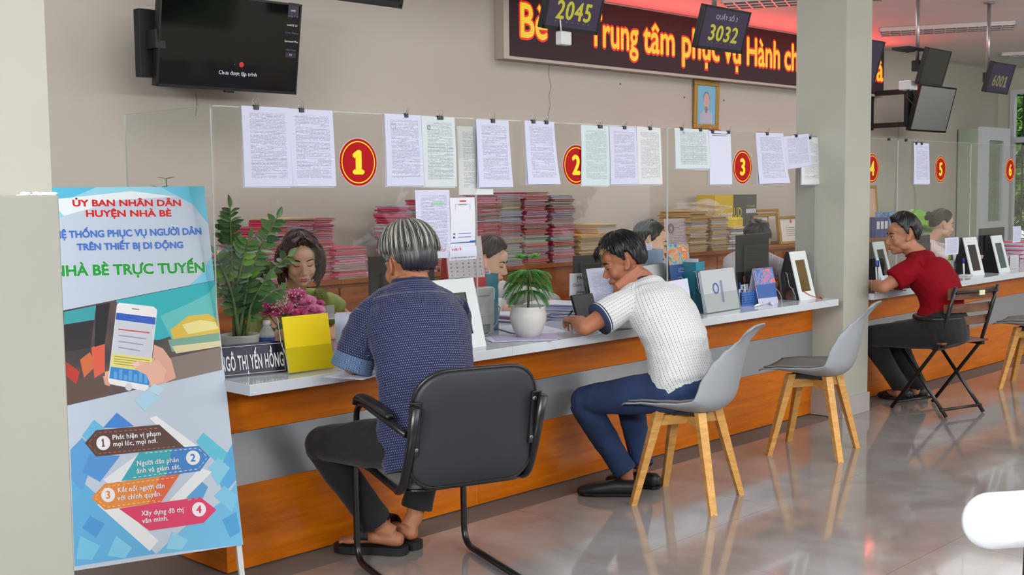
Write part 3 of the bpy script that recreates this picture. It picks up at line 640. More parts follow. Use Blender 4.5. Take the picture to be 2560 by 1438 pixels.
def folds(me,amp,seed,axis=(0,0,1),scale=1.0):
    n=len(me.vertices); co=np.empty(n*3); me.vertices.foreach_get('co',co); co=co.reshape(-1,3); no=np.empty(n*3); me.vertices.foreach_get('normal',no); no=no.reshape(-1,3)
    r=np.random.RandomState(seed); d=np.zeros(n)
    for k in range(9):
        f=r.uniform(9,34)*scale; v=r.normal(size=3); v/=np.linalg.norm(v); v=v*.6+np.array(axis)*r.choice([-1,1])*.9
        w=r.normal(size=3)*14*scale; p=r.uniform(0,6.28); q=r.uniform(0,6.28)
        s=np.sin(co@v*f*1.6+1.6*np.sin(co@w*.6+q)+p); m=.5+.5*np.sin(co@(r.normal(size=3)*7)+q)
        d+=(1-np.abs(s))**1.6*m*(12/f)
    co+=no*((d-d.mean())*amp)[:,None]; me.vertices.foreach_set('co',co.ravel()); me.update()
def pattern(me,bones):
    """store pattern coordinates: bones = [(p0,p1,ref,radius)]; u runs round the bone, v along it"""
    n=len(me.vertices); co=np.empty(n*3); me.vertices.foreach_get('co',co); co=co.reshape(-1,3); best=np.full(n,1e9); uv=np.zeros((n,3))
    for (p0,p1,ref,rad) in bones:
        p0=np.array(p0);p1=np.array(p1); ax=p1-p0; L=np.linalg.norm(ax); ax/=L; t=(co-p0)@ax; tc=np.clip(t,0,L); q=co-(p0+tc[:,None]*ax); dist=np.linalg.norm(q,axis=1)/rad
        ref=np.array(ref,float); ref-=ax*(ref@ax); ref/=np.linalg.norm(ref); w=np.cross(ax,ref); qq=co-(p0+t[:,None]*ax)
        u=np.arctan2(qq@w,qq@ref)*rad*1.05; m=dist<best; best[m]=dist[m]; uv[m,0]=u[m]; uv[m,1]=t[m]; uv[m,2]=0
    a=me.attributes.new('pat','FLOAT_VECTOR','POINT'); a.data.foreach_set('vector',uv.ravel())
def patmat(name,base,dot,pu,pv,ru,rv,stag=True,rough=.8,slant=0):
    m=bpy.data.materials.new(name); m.use_nodes=True; nt=m.node_tree; n=nt.nodes; b=n['Principled BSDF']; b.inputs['Roughness'].default_value=rough; b.inputs['Sheen Weight'].default_value=.15
    a=n.new('ShaderNodeAttribute'); a.attribute_name='pat'; sp=n.new('ShaderNodeSeparateXYZ'); nt.links.new(a.outputs['Vector'],sp.inputs[0])
    u=mathn(nt,'MULTIPLY',sp.outputs['X'],1/pu); v=mathn(nt,'MULTIPLY',sp.outputs['Y'],1/pv)
    if slant: v=mathn(nt,'MULTIPLY_ADD',u,slant,v)
    if stag: u=mathn(nt,'MULTIPLY_ADD',mathn(nt,'FLOOR',v),.5,u)
    fu=mathn(nt,'ABSOLUTE',mathn(nt,'SUBTRACT',mathn(nt,'FRACT',u),.5)); fv=mathn(nt,'ABSOLUTE',mathn(nt,'SUBTRACT',mathn(nt,'FRACT',v),.5))
    mk=mathn(nt,'MULTIPLY',mathn(nt,'LESS_THAN',fu,ru),mathn(nt,'LESS_THAN',fv,rv))
    mx=n.new('ShaderNodeMixRGB'); nt.links.new(mk,mx.inputs[0]); mx.inputs[1].default_value=lin(base); mx.inputs[2].default_value=lin(dot); nt.links.new(mx.outputs[0],b.inputs['Base Color'])
    tc=n.new('ShaderNodeTexCoord'); nb=n.new('ShaderNodeTexNoise'); nb.inputs['Scale'].default_value=28; nt.links.new(tc.outputs['Object'],nb.inputs[0]); bp=n.new('ShaderNodeBump'); bp.inputs['Strength'].default_value=.25; bp.inputs['Distance'].default_value=.006; nt.links.new(nb.outputs[0],bp.inputs['Height']); nt.links.new(bp.outputs[0],b.inputs['Normal'])
    return m
def TORSO(J,g=0,k=1.0,hem=None):
    P,N=J['P'],J['N']; up=(N-P).normalized(); b=J['back']  # unit vector towards his back
    mid=J.get('mid',(P+N)/2+b*.035)
    pts=[P-up*(hem if hem else .10),P,P.lerp(mid,.5),mid,mid.lerp(N,.45),N-up*.07,N-up*.025,N+up*.03]
    w=J.get('w',(.15,.168,.152,.162,.172,.145,.095,.058)); d=J.get('d',(.105,.12,.108,.112,.115,.092,.075,.055))
    return pts,[(a*k+g,c*k+g) for a,c in zip(w,d)]
def lerpc(a,b,t): return Vector(a).lerp(Vector(b),t)
def build_person(name,label,J,skin,voxel=.0045,s=1.0,fat=0,female=False,arm=1.0,leg=1.0,lower=True,hands=True):
    t=None; mb=MB(); M=headM(J['H'],*J['hd'])
    pts,R=TORSO(J,-.008,J.get('k',1)); loft(mb,pts,R,J['hx'],n=20,k=3,side2=J['sx'])
    head(mb,M,s,fat,female); Q=M@Matrix.Scale(s,4)
    nk=J.get('nr',.052); loft(mb,[J['N']-(J['N']-J['P']).normalized()*.05,J['N']+V(0,0,.01),Q@V(0,-.028,-.075),Q@V(0,-.02,-.03)],[(nk*1.25,nk*1.1),(nk*1.05,nk*1.05),(nk,nk*1.0),(nk*.95,nk)],J['sx'],n=16,k=3)
    for q in 'LR':
        S,E,Wr=J['S'+q],J['E'+q],J['W'+q]
        loft(mb,[J['N']-V(0,0,.035),lerpc(J['N'],S,.6),S],[(.045,.045),(.047,.045),(.044,.044)],(0,0,1),n=12,k=3)
        a=arm; loft(mb,[lerpc(S,E,-.08),lerpc(S,E,.12),lerpc(S,E,.55),lerpc(S,E,.93),E],[(.044*a,)*2,(.05*a,)*2,(.045*a,)*2,(.037*a,)*2,(.036*a,)*2],(1,0,.1),n=14,k=4)
        loft(mb,[E,lerpc(E,Wr,.06),lerpc(E,Wr,.3),lerpc(E,Wr,.75),Wr],[(.036*a,)*2,(.038*a,)*2,(.041*a,)*2,(.030*a,.028*a),(.027*a,.022*a)],(1,0,.1),n=14,k=4)
        mb.ell(E,(.037*a,)*3,None,14,8)
        if hands: hand(mb,Wr,*J['h'+q],**J.get('hk'+q,{}))
        if lower:
            Hh,K,A,T=J['Hp'+q],J['K'+q],J['A'+q],J['T'+q]; l=leg
            loft(mb,[Hh,lerpc(Hh,K,.3),lerpc(Hh,K,.75),K],[(.078*l,)*2,(.077*l,)*2,(.058*l,)*2,(.05*l,)*2],(0,0,1),n=16,k=4)
            loft(mb,[K,lerpc(K,A,.3),lerpc(K,A,.7),A],[(.05*l,)*2,(.052*l,)*2,(.036*l,)*2,(.032*l,)*2],(1,0,0),n=16,k=4)
            loft(mb,[K-V(0,0,.012),K+V(0,0,.012)],[(.045*l,)*2,(.045*l,)*2],(1,0,0),n=12,k=2)
            if J.get('shod'): d_=(T-A); d_.z=0; d_.normalize(); loft(mb,[A+V(0,0,.03),A,V(A.x,A.y,T.z+.035),V(A.x,A.y,T.z+.03)+d_*.08],[(.03,.03),(.03,.032),(.028,.03),(.022,.016)],V(-d_.y,d_.x,0),n=12,k=3)
            else: foot(mb,A,T,J.get('heel'+q))
    me=vox(mb,voxel,5)
    base=(J['P'].x,J['P'].y,min(v.co.z for v in me.vertices))
    me.transform(Matrix.Translation(Vector(base)).inverted()); me.name=name; me.materials.append(skin)
    o=bpy.data.objects.new(name,me); COL.objects.link(o); o.location=base; tagp(o,label,'person')
    return o,M
def foot(mb,A,T,heel=None):
    d=(T-A); d.z=0; L=d.length; d.normalize(); fl=T.z; sd=V(-d.y,d.x,0)
    hl=heel if heel else A-d*.035; hl=V(hl.x,hl.y,(hl.z if heel else fl)+.022)
    loft(mb,[hl-d*.012,hl+d*.015,(hl+T)/2+V(0,0,.018),T-d*.045+V(0,0,.014),T-d*.0+V(0,0,.010)],[(.022,.02),(.032,.03),(.036,.028),(.045,.018),(.03,.010)],sd,n=14,k=4)
    loft(mb,[A+V(0,0,.03),A,hl+d*.025+V(0,0,.02)],[(.032,.034),(.033,.037),(.030,.034)],sd,n=12,k=3)
    for i in range(5):
        c=T+sd*(-.034+i*.017)+d*(.012-abs(i-1.2)*.007)+V(0,0,.010); mb.ell(c,(.0095,.0095,.0085),None,10,6)
def sleeve(mb,J,q,frac,g0=.016,g1=.024,a=1.0,fore=0):
    S,E,Wr=J['S'+q],J['E'+q],J['W'+q]
    if not fore: loft(mb,[lerpc(S,E,-.12),lerpc(S,E,.1),lerpc(S,E,frac*.6),lerpc(S,E,frac)],[(.046*a+g0,)*2,(.053*a+g0,)*2,(.05*a+g1,)*2,(.048*a+g1,)*2],(1,0,.1),n=18,k=4)
    else: loft(mb,[lerpc(S,E,-.12),lerpc(S,E,.1),lerpc(S,E,.55),lerpc(S,E,.95),lerpc(E,Wr,.08),lerpc(E,Wr,fore)],[(.046*a+g0,)*2,(.053*a+g0,)*2,(.05*a+g1,)*2,(.047*a+g1,)*2,(.045*a+g1,)*2,(.042*a+g1*1.1,)*2],(1,0,.1),n=18,k=4)
def shirt(J,hem=.1,g=.012,frac=.6,fore=0,a=1.0,voxel=.006,k=None,g1=.024,tuck=False):
    mb=MB(); pts,R=TORSO(J,g,k or J.get('k',1),hem); R[-1]=(R[-1][0]+.006,R[-1][1]+.006); pts[-1]=pts[-2].lerp(pts[-1],.55)
    if tuck: up_=(J['N']-J['P']).normalized(); pts[0]=J['P']+up_*.045; pts[1]=J['P']+up_*.07; R[0]=(R[0][0]+.004,R[0][1]+.004); R[1]=(R[1][0]-.004,R[1][1]-.002)
    loft(mb,pts,R,J['hx'],n=24,k=4,side2=J['sx'])
    for q in 'LR':
        S=J['S'+q]; loft(mb,[J['N']-V(0,0,.045),lerpc(J['N'],S,.55)-V(0,0,.004),S],[(.05+g,.055+g),(.05+g,.05+g),(.046+g,.05+g)],J['back'],n=14,k=3)
        sleeve(mb,J,q,frac,g+.002,g1,a,fore)
    return mb
def trousers(J,l=1.0,g=.012,end=.93,flare=.006,tuck=0):
    mb=MB(); P,N=J['P'],J['N']; up=(N-P).normalized()
    w=J.get('w',(.15,.168))[:2]; k=J.get('k',1)
    loft(mb,[P-up*.12,P-up*.06,P+up*.02,P+up*(.08+.01*tuck)],[(.13*k,.10*k),(.165*k,.125*k),(.166*k+g*.3+tuck*.018,.122*k+g*.2+tuck*.018),(.150*k+tuck*.03,.112*k+tuck*.03)],J['hx'],n=20,k=4)
    for q in 'LR':
        H_,K,A=J['Hp'+q],J['K'+q],J['A'+q]
        loft(mb,[H_,lerpc(H_,K,.3),lerpc(H_,K,.75),lerpc(H_,K,.97),K],[(.086*l+g,)*2,(.08*l+g,)*2,(.062*l+g,)*2,(.052*l+g,)*2,(.048*l+g,)*2],(0,0,1),n=18,k=4)
        mb.ell(lerpc(K,H_,.04)-V(0,0,.004),(.056*l+g*.9,.056*l+g*.9,.054*l+g),None,14,10)
        loft(mb,[K,lerpc(K,A,.08),lerpc(K,A,.35),lerpc(K,A,.75),lerpc(K,A,end)],[(.05*l+g,)*2,(.053*l+g,)*2,(.054*l+g,)*2,(.042*l+g+flare*.6,)*2,(.040*l+g+flare,)*2],(1,0,0),n=18,k=4)
    return mb
def collar(t,J,mat,r=.062,h=.035,tilt=.35,name='collar',drop=.012):
    up=(Vector(J['H'])-J['N']).normalized()*.6+V(0,0,1)*.4; up.normalize(); b=J['back']; sx=Vector(J['sx']); N=J['N']+up*.002
    mb=MB(); cs=[]
    for i in range(40):
        a=2*PI*i/40+.0; d=sx*math.cos(a)+b*math.sin(a); bk=.5+.5*math.sin(a)
        p=N+d*r*(1.04)+up*(bk*.012-.012); q=N+d*(r*.93)+up*(h*(.55+.45*bk)); o=N+d*(r*1.13)+up*(h*(.5+.45*bk)-.004); z=N+d*(r*1.30)+up*(-drop*(.6+.4*bk)); 
        cs.append([p,q,o,z,z-d*.003,o-d*.006])
    cs.append(cs[0]); mb.ring(cs,False); return part(name,mb,mat,t)
def shoe(t,A,T,heel,mat,parent_label=None,h=.06,name='shoe'):
    d=(T-heel); d.z=0; d.normalize(); sd=V(-d.y,d.x,0); mb=MB(); z=T.z
    L=(T-heel).length
    loft(mb,[heel-d*.02+V(0,0,.035),heel+d*.01+V(0,0,.034),heel+d*L*.35+V(0,0,.034),heel+d*L*.7+V(0,0,.028),T+V(0,0,.02),T+d*.022+V(0,0,.014)],[(.02,.02),(.038,.034),(.038,.034),(.047,.027),(.04,.018),(.018,.008)],sd,n=18,k=5,power=.8)
    m=MB(); cs=[]
    o=part(name,mb,mat,t); 
    mb=MB(); prof=[(-.022,.02),(0,.037),(L*.35,.036),(L*.7,.047),(L*.95,.038),(L+.018,.016)]
    pl=[heel+d*a+sd*b for a,b in prof]+[heel+d*a-sd*b for a,b in prof[::-1]]
    mb.prism([(p.x,p.y) for p in pl],z+.001,z+.012); part('shoe_sole',mb,pm('sole_black',(14,14,15),.6),o); return o
# ---------------------------------------------------------------- shared joint maker
def sit(P,face,N,H,hd,sw=.185,hw=.09,drop=.055,bend=.035,lift=(0,0),**k):
    f=V(math.cos(face),math.sin(face),0); r=V(f.y,-f.x,0)
    sf=k.pop('sface',face); fs=V(math.cos(sf),math.sin(sf),0); rs=V(fs.y,-fs.x,0)
    J=dict(P=Vector(P),N=Vector(N),H=Vector(H),hd=hd,back=-f,hx=r,sx=rs)
    J['SR']=J['N']+rs*sw-V(0,0,drop)+V(0,0,lift[1]); J['SL']=J['N']-rs*sw-V(0,0,drop)+V(0,0,lift[0]); J['HpR']=J['P']+r*hw-V(0,0,.02); J['HpL']=J['P']-r*hw-V(0,0,.02)
    J['mid']=(J['P']+J['N'])/2-f*bend
    J.update(k); return J
sk_tan=m_skin('tan',(168,112,82)); sk_warm=m_skin('warm',(164,106,78)); sk_fair=m_skin('fair',(228,182,154)); sk_man3=m_skin('medium',(170,118,90))
D=math.radians
# ---- man in navy shirt
J=sit((.455,-.61,.53),D(72),(.525,-.455,1.06),(.548,-.415,1.135),(D(80),.22,0),sw=.165,drop=.115,bend=.05,k=1.04,nr=.055,
  EL=V(.318,-.365,.782),WL=V(.50,-.15,.777),ER=V(.83,-.34,.785),WR=V(.67,-.09,.775),hL=((.7,.5,-.1),(0,0,-1)),hR=((-.6,.7,-.1),(0,0,-1)),hkL=dict(thumb=-1),hkR=dict(thumb=1),
  KL=V(.315,-.155,.465),AL=V(.545,-.225,.105),TL=V(.465,-.085,.036),heelL=V(.59,-.285,.036),KR=V(.80,-.27,.485),AR=V(.70,-.25,.125),TR=V(.625,-.075,.036),heelR=V(.675,-.27,.04),sface=D(69))
m1,M=build_person('person','seated grey-haired man in navy dotted shirt and black trousers on the black armchair',J,sk_tan,.0046,1.06,fat=.004)
m_navyshirt=patmat('navy_dotted_cotton',(15,22,60),(128,142,196),.0078,.0086,.165,.15,slant=0)
me=vox(shirt(J,hem=.12,g=.014,frac=.93,g1=.026,k=1.05),.0055,5); folds(me,.0042,3)
pattern(me,[(J['P'],J['N'],J['back'],.17),(J['SL'],J['EL'],(0,0,1),.065),(J['SR'],J['ER'],(0,0,1),.065),(J['EL'],J['WL'],(0,0,1),.06),(J['ER'],J['WR'],(0,0,1),.06)])
mpart('shirt',me,m_navyshirt,m1,'navy shirt with tiny white dots and rolled cuffs')
m_cuff=patmat('cuff_inside_cotton',(58,84,120),(150,175,200),.006,.006,.2,.2)
for q in 'LR':
    mb=MB(); a=lerpc(J['S'+q],J['E'+q],.80 if q=='L' else .88); b=lerpc(J['S'+q],J['E'+q],1.13 if q=='L' else 1.06); loft(mb,[a,lerpc(a,b,.1),lerpc(a,b,.9),b],[(.070,)*2,(.0765,)*2,(.0785,)*2,(.072,)*2],(1,0,.1),n=24,k=3)
    me=vox(mb,.005,2); pattern(me,[(a,b,(0,0,1),.07)]); mpart('rolled_cuff',me,m_cuff,m1,'lighter turned-up cuff')
mc=collar(m1,J,m_navyshirt,.060,.036)
me=vox(trousers(J,1.0,.012,.93,.012),.006,5); folds(me,.0022,5); mpart('trousers',me,pm('black_trouser_cloth',(22,21,24),.85,bump=.2,bscale=200,sheen=.1),m1)
# hair with grey streaks: white crown, dark nape
mh=bpy.data.materials.new('greying_hair'); mh.use_nodes=True; nt=mh.node_tree; n=nt.nodes; b=n['Principled BSDF']; b.inputs['Roughness'].default_value=.42
tc=n.new('ShaderNodeAttribute'); tc.attribute_name='hc'; nt.links.new(tc.outputs['Color'],b.inputs['Base Color'])
def hairattr(o,M,fn):
    me=o.data; inv=M.inverted()@wm(o); a=me.attributes.new('hc','FLOAT_COLOR','POINT'); c=[]
    for v in me.vertices: c+=list(fn(inv@v.co))+[1.0]
    a.data.foreach_set('color',c)
def greyfn(p):
    az=math.atan2(p.x,p.y); w=.5+.5*math.sin(az*31+4*math.sin(az*7)+p.z*14); w2=.5+.5*math.sin(az*13+1.3+p.z*9)
    top=min(1,max(0,(p.z-.02)/.05)); low=min(1,max(0,(.035-p.z)/.05))
    g=.035+.10*w+top*(.16*w2+.50*(w*w2)**1.0); g=g*(1-low)+.006*low
    return (g*1.0,g*.97,g*.90+.01)
ho=hair(m1,M,1.06,'short',mh,thick=.021,top=.010,seed=3,strand=.0014,vf=150,nx=420,ny=120,label='thick grey and white hair, black at the nape')
hairattr(ho,M,greyfn)
Q=M@Matrix.Scale(1.06,4); rr=random.Random(5)
mb=MB(); cols=[]
for i in range(520):
    az=rr.uniform(-PI,PI); el0=rr.uniform(.75,1.35); el1=el0-rr.uniform(.5,1.25); el1=max(el1,-.02 if abs(az)>1.9 else .05 if abs(az)>1.2 else .62); pts=[]
    th=rr.uniform(.028,.036); tw=rr.uniform(-.12,.12)
    for k_ in range(7):
        e=el0+(el1-el0)*k_/6; a=az+tw*k_/6; d=V(math.cos(e)*math.sin(a),math.cos(e)*math.cos(a),math.sin(e)); r1=1/math.sqrt((d.x/.0765)**2+(d.y/.0955)**2+(d.z/.0865)**2)
        pts.append(Q@(V(0,-.012,.028)+d*(r1+th+.010*max(0,d.z)**1.5-.006*(k_/6)**3)))
    w=.0011+.0011*rr.random(); mb.tube(pts,[w*.7]+[w]*5+[w*.3],4)
ho=part('hair_strands',mb,mh,m1,kind='stuff'); hairattr(ho,M,lambda p:(lambda g:(g,g*.97,g*.88))(.05+.55*(.5+.5*math.sin(math.atan2(p.x,p.y)*37))**2*min(1,max(.03,(p.z-.01)/.06))))
# sandals
def sandal(t,A,T,heel,lab=None):
    d=(T-heel); d.z=0; L=d.length; d.normalize(); sd=V(-d.y,d.x,0)
    prof=[(-.03,.018),(-.018,.034),(.02,.04),(L*.45,.036),(L*.75,.048),(L*.98,.046),(L+.018,.034),(L+.03,.015)]
    pl=[heel+d*a+sd*b for a,b in prof]+[heel+d*a-sd*b for a,b in prof[::-1]]
    mb=MB(); mb.prism([(p.x,p.y) for p in pl],.003,.032,0); mt=pm('black_rubber',(22,22,24),.6); o=part('sandal',mb,mt,t,lab)
    mb=MB(); c=heel+d*L*.62; cs=[]
    for i in range(13):
        a=PI*i/12; q=c+sd*math.cos(a)*.049+V(0,0,.028+.052*math.sin(a)); w=d*(.034-.008*math.sin(a)); nn=(sd*math.cos(a)+V(0,0,math.sin(a)))*.005
        cs.append([q-w,q+w-d*.01,q+w+nn-d*.01,q-w+nn])
    mb.ring(cs,True); part('strap',mb,mt,o)
sandal(m1,J['AL'],J['TL'],J['heelL']); sandal(m1,J['AR'],J['TR'],J['heelR'])

# ---- man in white shirt
J=sit((1.99,-.62,.53),D(98),(2.035,-.35,.962),(1.985,-.275,1.062),(D(131),.34,0),sw=.17,drop=.077,bend=.05,k=1.03,nr=.054,
  EL=V(1.665,-.31,.787),WL=V(1.80,-.135,.80),ER=V(2.05,-.17,.785),WR=V(1.895,-.325,.962),hL=((.55,.8,-.05),(.2,.1,-1)),hkL=dict(thumb=-1,curl=.7,curls=[.5,.6,.75,.8],tcurl=.5),
  hR=((.72,-.44,.50),(.62,.72,.1)),hkR=dict(thumb=-1,curl=.2,spread=.05,s=.88),
  KL=V(1.795,-.17,.425),AL=V(1.885,-.365,.10),TL=V(1.735,-.225,.012),KR=V(2.13,-.18,.43),AR=V(2.035,-.34,.10),TR=V(1.985,-.17,.012),sface=D(101),shod=1)
m2,M=build_person('person','seated man in white dashed polo shirt and blue jeans writing at the counter',J,sk_warm,.0042,.98)
m_white=patmat('white_dashed_cotton',(208,212,212),(58,66,82),.0165,.0125,.055,.30,stag=False)
me=vox(shirt(J,hem=.055,g=.016,frac=.62,g1=.026,k=1.05),.0055,5); folds(me,.0036,11)
pattern(me,[(J['P'],J['N'],J['back'],.17),(J['SL'],J['EL'],(0,0,1),.07),(J['SR'],J['ER'],(0,0,1),.07)]); mpart('shirt',me,m_white,m2,'white polo shirt with dark dashed stripes')
m_nav=pm('navy_rib',(44,52,84),.8,bump=.2,bscale=300); m_wrib=pm('white_rib',(226,228,230),.8)
for q in 'LR':
    for f0,f1,r,mt in ((.575,.60,.0755,m_nav),(.602,.617,.0765,m_wrib),(.619,.665,.0765,m_nav)):
        mb=MB(); a=lerpc(J['S'+q],J['E'+q],f0); b=lerpc(J['S'+q],J['E'+q],f1); loft(mb,[a,b],[(r,)*2,(r,)*2],(1,0,.1),n=32,k=2); part('sleeve_band',mb,mt,m2)
collar(m2,J,m_nav,.064,.046)
mj=pm('blue_denim',(36,56,94),.85,noise=.4,nscale=5,bump=.25,bscale=220); me=vox(trousers(J,1.0,.012,1.0,.004),.006,5); folds(me,.0022,9,scale=1.2); jn=mpart('jeans',me,mj,m2)
m_bhair=pm('black_hair',(14,13,15),.36,spec=.5); m_dhair=pm('dark_brown_hair',(34,24,22),.4)
hair(m2,M,.98,'short',m_bhair,thick=.016,top=.024,front=.02,seed=8,strand=.003,vf=70,nx=260,ny=110,label='short black hair')
face_bits(m2,M,.98)
def strands(t,M,s,mat,n,seed,th,front=.0,az=(-PI,PI),drop=(.3,.9),top=.02,w0=.0012,fn='short',col=None):
    T=hairline(fn); A=[a for a,_ in T]; B=[b for _,b in T]; Q=M@Matrix.Scale(s,4); rr=random.Random(seed); mb=MB()
    for i in range(n):
        a0=rr.uniform(*az); el0=rr.uniform(.5,1.4); lo=math.radians(float(np.interp(abs(math.degrees(a0)),A,B)))+.05; el1=max(el0-rr.uniform(*drop),lo-.03); tw=rr.uniform(-.25,.25); t_=th*rr.uniform(.95,1.12); pts=[]
        for k in range(6):
            e=el0+(el1-el0)*k/5; a=a0+tw*k/5; d=V(math.cos(e)*math.sin(a),math.cos(e)*math.cos(a),math.sin(e)); r1=1/math.sqrt((d.x/.0765)**2+(d.y/.0955)**2+(d.z/.0865)**2)
            pts.append(Q@(V(0,-.012,.028)+d*(r1+t_+top*max(0,d.z)**1.5+front*max(0,d.y)*max(0,d.z))))
        w=w0*(.6+rr.random()); mb.tube(pts,[w*.7,w,w,w,w*.8,w*.2],4)
    return part('hair_strands',mb,mat,t,kind='stuff')
strands(m2,M,.98,m_bhair,260,4,.016,front=.024,top=.024)
# fringe falling forward over the brow
mb=MB(); Q=M@Matrix.Scale(1.0,4); rr=random.Random(2)
for i in range(70):
    a=rr.uniform(-.65,.65); c_=math.cos(a); pts=[Q@V(.08*math.sin(a),.055*c_,.118),Q@V(.085*math.sin(a),.098*c_,.105),Q@V(.085*math.sin(a)+rr.uniform(-.008,.008),.122*c_,.078),Q@V(.085*math.sin(a)+rr.uniform(-.012,.012),.124*c_,.045+rr.random()*.02)]
    mb.tube(pts,[.003,.004,.003,.0006],5)
part('fringe',mb,m_bhair,m2,kind='stuff')
m_shoe=pm('black_shoe_leather',(30,31,34),.4,bump=.1,bscale=60)
shoe(m2,J['AL'],V(1.735,-.225,.005),V(1.885,-.415,.005),m_shoe); shoe(m2,J['AR'],V(1.99,-.19,.005),V(2.05,-.41,.005),m_shoe)
# pen and phone he holds
mb=MB(); hp=J['WL']+V(.06,.085,-.0); tip=at(1410,806,Z=SZ+.012); q=V(1.87,-.055,.83)
pe=thing('pen','black pen held by the man in the white shirt','pen',tuple(tip)); mb.tube([tip,tip+(q-tip)*.12],[.0008,.0045],10); part('pen_tip',mb,pm('chrome',(190,190,195),.2,1),pe)
mb=MB(); mb.tube([tip+(q-tip)*.12,q],.0045,10); part('barrel',mb,pm('pen_black',(14,14,18),.3),pe)

# ---- man in red shirt
J=sit((4.70,-.60,.53),D(104),(4.715,-.42,.965),(4.655,-.345,1.095),(D(135),.12,0),sw=.175,drop=.06,bend=.05,k=1.06,nr=.054,
  EL=V(4.41,-.345,.787),WL=V(4.60,-.14,.79),ER=V(4.87,-.29,.785),WR=V(4.66,-.14,.775),hL=((.2,.9,-.05),(0,0,-1)),hkL=dict(thumb=-1),hR=((-.9,.25,-.05),(0,0,-1)),hkR=dict(thumb=1),
  KL=V(4.60,-.15,.455),AL=V(4.93,-.19,.12),TL=V(4.97,-.06,.016),KR=V(4.86,-.17,.455),AR=V(5.06,-.25,.13),TR=V(5.09,-.10,.016),sface=D(106),shod=1)
m3,M=build_person('person','seated man in red polo shirt and black trousers beyond the pillar',J,sk_man3,.0055,1.0)
m_redc=pm('dark_red_cotton',(126,3,20),.85,noise=.05,nscale=10,bump=.3,bscale=35,spec=.2)
me=vox(shirt(J,hem=.05,tuck=True,g=.014,frac=.66,g1=.026,k=1.06),.0065,5); folds(me,.0036,21); mpart('shirt',me,m_redc,m3)
collar(m3,J,m_redc,.064,.044)
me=vox(trousers(J,1.04,.012,1.14,.004,tuck=1),.007,5); folds(me,.002,25); mpart('trousers',me,pm('black_trouser_cloth',(22,21,24),.85),m3)
mb=MB(); P_=J['P']; up=(J['N']-P_).normalized(); cs=[(P_+up*.075)+(Vector(J['hx'])*math.cos(a)*.190+J['back']*math.sin(a)*.147) for a in [2*PI*i/40 for i in range(40)]]
mb.tube(cs,.015,8,closed=True); part('belt',mb,pm('black_leather',(20,19,19),.4),m3)
hair(m3,M,1.0,'side',m_bhair,thick=.012,top=.022,front=.012,seed=12,strand=.0018,vf=70,nx=220,ny=100,label='combed black hair with a side parting')
face_bits(m3,M,1.0,closed=False)
shoe(m3,J['AL'],V(4.96,-.06,.005),V(5.0,-.24,.005),m_shoe); shoe(m3,J['AR'],V(5.09,-.09,.005),V(5.13,-.28,.005),m_shoe)

# ---- office staff behind the screens
def staff(label,P,N,H,hd,face,skin,col,hk,hairmat,E,Wp,scale=1,female=False,closed=True,sw=.15,hands=None,frac=.9,fore=.6,smat=None,vx=.0062,sh=True):
    f=V(math.cos(face),math.sin(face),0); r=V(f.y,-f.x,0); P=Vector(P)
    kn=[P+f*.40+r*s_*.1+V(0,0,-.04) for s_ in (1,-1)]; an=[P+f*.36+r*s_*.1+V(0,0,-P.z+.1) for s_ in (1,-1)]
    J=sit(P,face,N,H,hd,sw=sw,drop=.06,bend=.03,k=.94,nr=.046 if female else .053,ER=Vector(E[0]),EL=Vector(E[1]),WR=Vector(Wp[0]),WL=Vector(Wp[1]),
       hR=(hands or {}).get('R',(tuple(f*.9-r*.4),(0,0,-1))),hL=(hands or {}).get('L',(tuple(f*.9+r*.4),(0,0,-1))),hkR=dict(thumb=1),hkL=dict(thumb=-1),
       KR=kn[0],KL=kn[1],AR=an[0],AL=an[1],TR=an[0]+f*.13-V(0,0,.085),TL=an[1]+f*.13-V(0,0,.085))
    t,M=build_person('person',label,J,skin,vx,scale,female=female,arm=.9 if female else 1)
    me=vox(shirt(J,hem=.12,g=.014,frac=frac,fore=fore,k=.97,a=.9),.0075,4); folds(me,.002,31)
    if smat is None: smat=pm('cloth_%d_%d_%d'%col,col,.85)
    if sh is True: pattern(me,[(J['P'],J['N'],J['back'],.17),(J['SL'],J['EL'],(0,0,1),.07),(J['SR'],J['ER'],(0,0,1),.07)])
    mpart('blouse' if female else 'shirt',me,smat,t)
    me=vox(trousers(J,.95,.010,.95,.004),.010,3); mpart('trousers',me,pm('charcoal_cloth',(38,38,44),.9),t)
    return t,M,J
# woman in green
J_=None
lady,M,J=staff('woman with wavy dark hair in lime green blouse looking down behind the first screen',(.86,.86,.50),(.80,.665,.945),(.742,.53,1.112),(D(243),.30,.03),D(258),sk_fair,(150,160,70),'long',m_dhair,((.60,.50,.785),(1.05,.57,.80)),((.74,.33,.80),(.935,.40,.80)),
  scale=.93,female=True,sw=.15,frac=.5,fore=0,hands={'R':((.5,-.7,.15),(.6,.5,-.5)),'L':((-.35,-.9,.1),(-.5,.2,-.8))},smat=pm('lime_green_blouse',(150,162,72),.8,noise=.04,nscale=9,bump=.2,bscale=60,sheen=.2),vx=.0048)
for q in 'LR':
    mb=MB(); S=J['S'+q]
    for i in range(7):
        a=i/7*2*PI; mb.ell(lerpc(S,J['E'+q],.12)+V(.03*math.cos(a),.03*math.sin(a),.012+.01*math.sin(a*2)),(.045,.045,.05))
    me=vox(mb,.006,3); folds(me,.004,41+ord(q)); mpart('puff_sleeve',me,MATS['lime_green_blouse'],lady)
mb=MB(); c=at(797,742,Y=.565); F=frame(c,(math.cos(D(348)),math.sin(D(348)),0),(0,0,1))
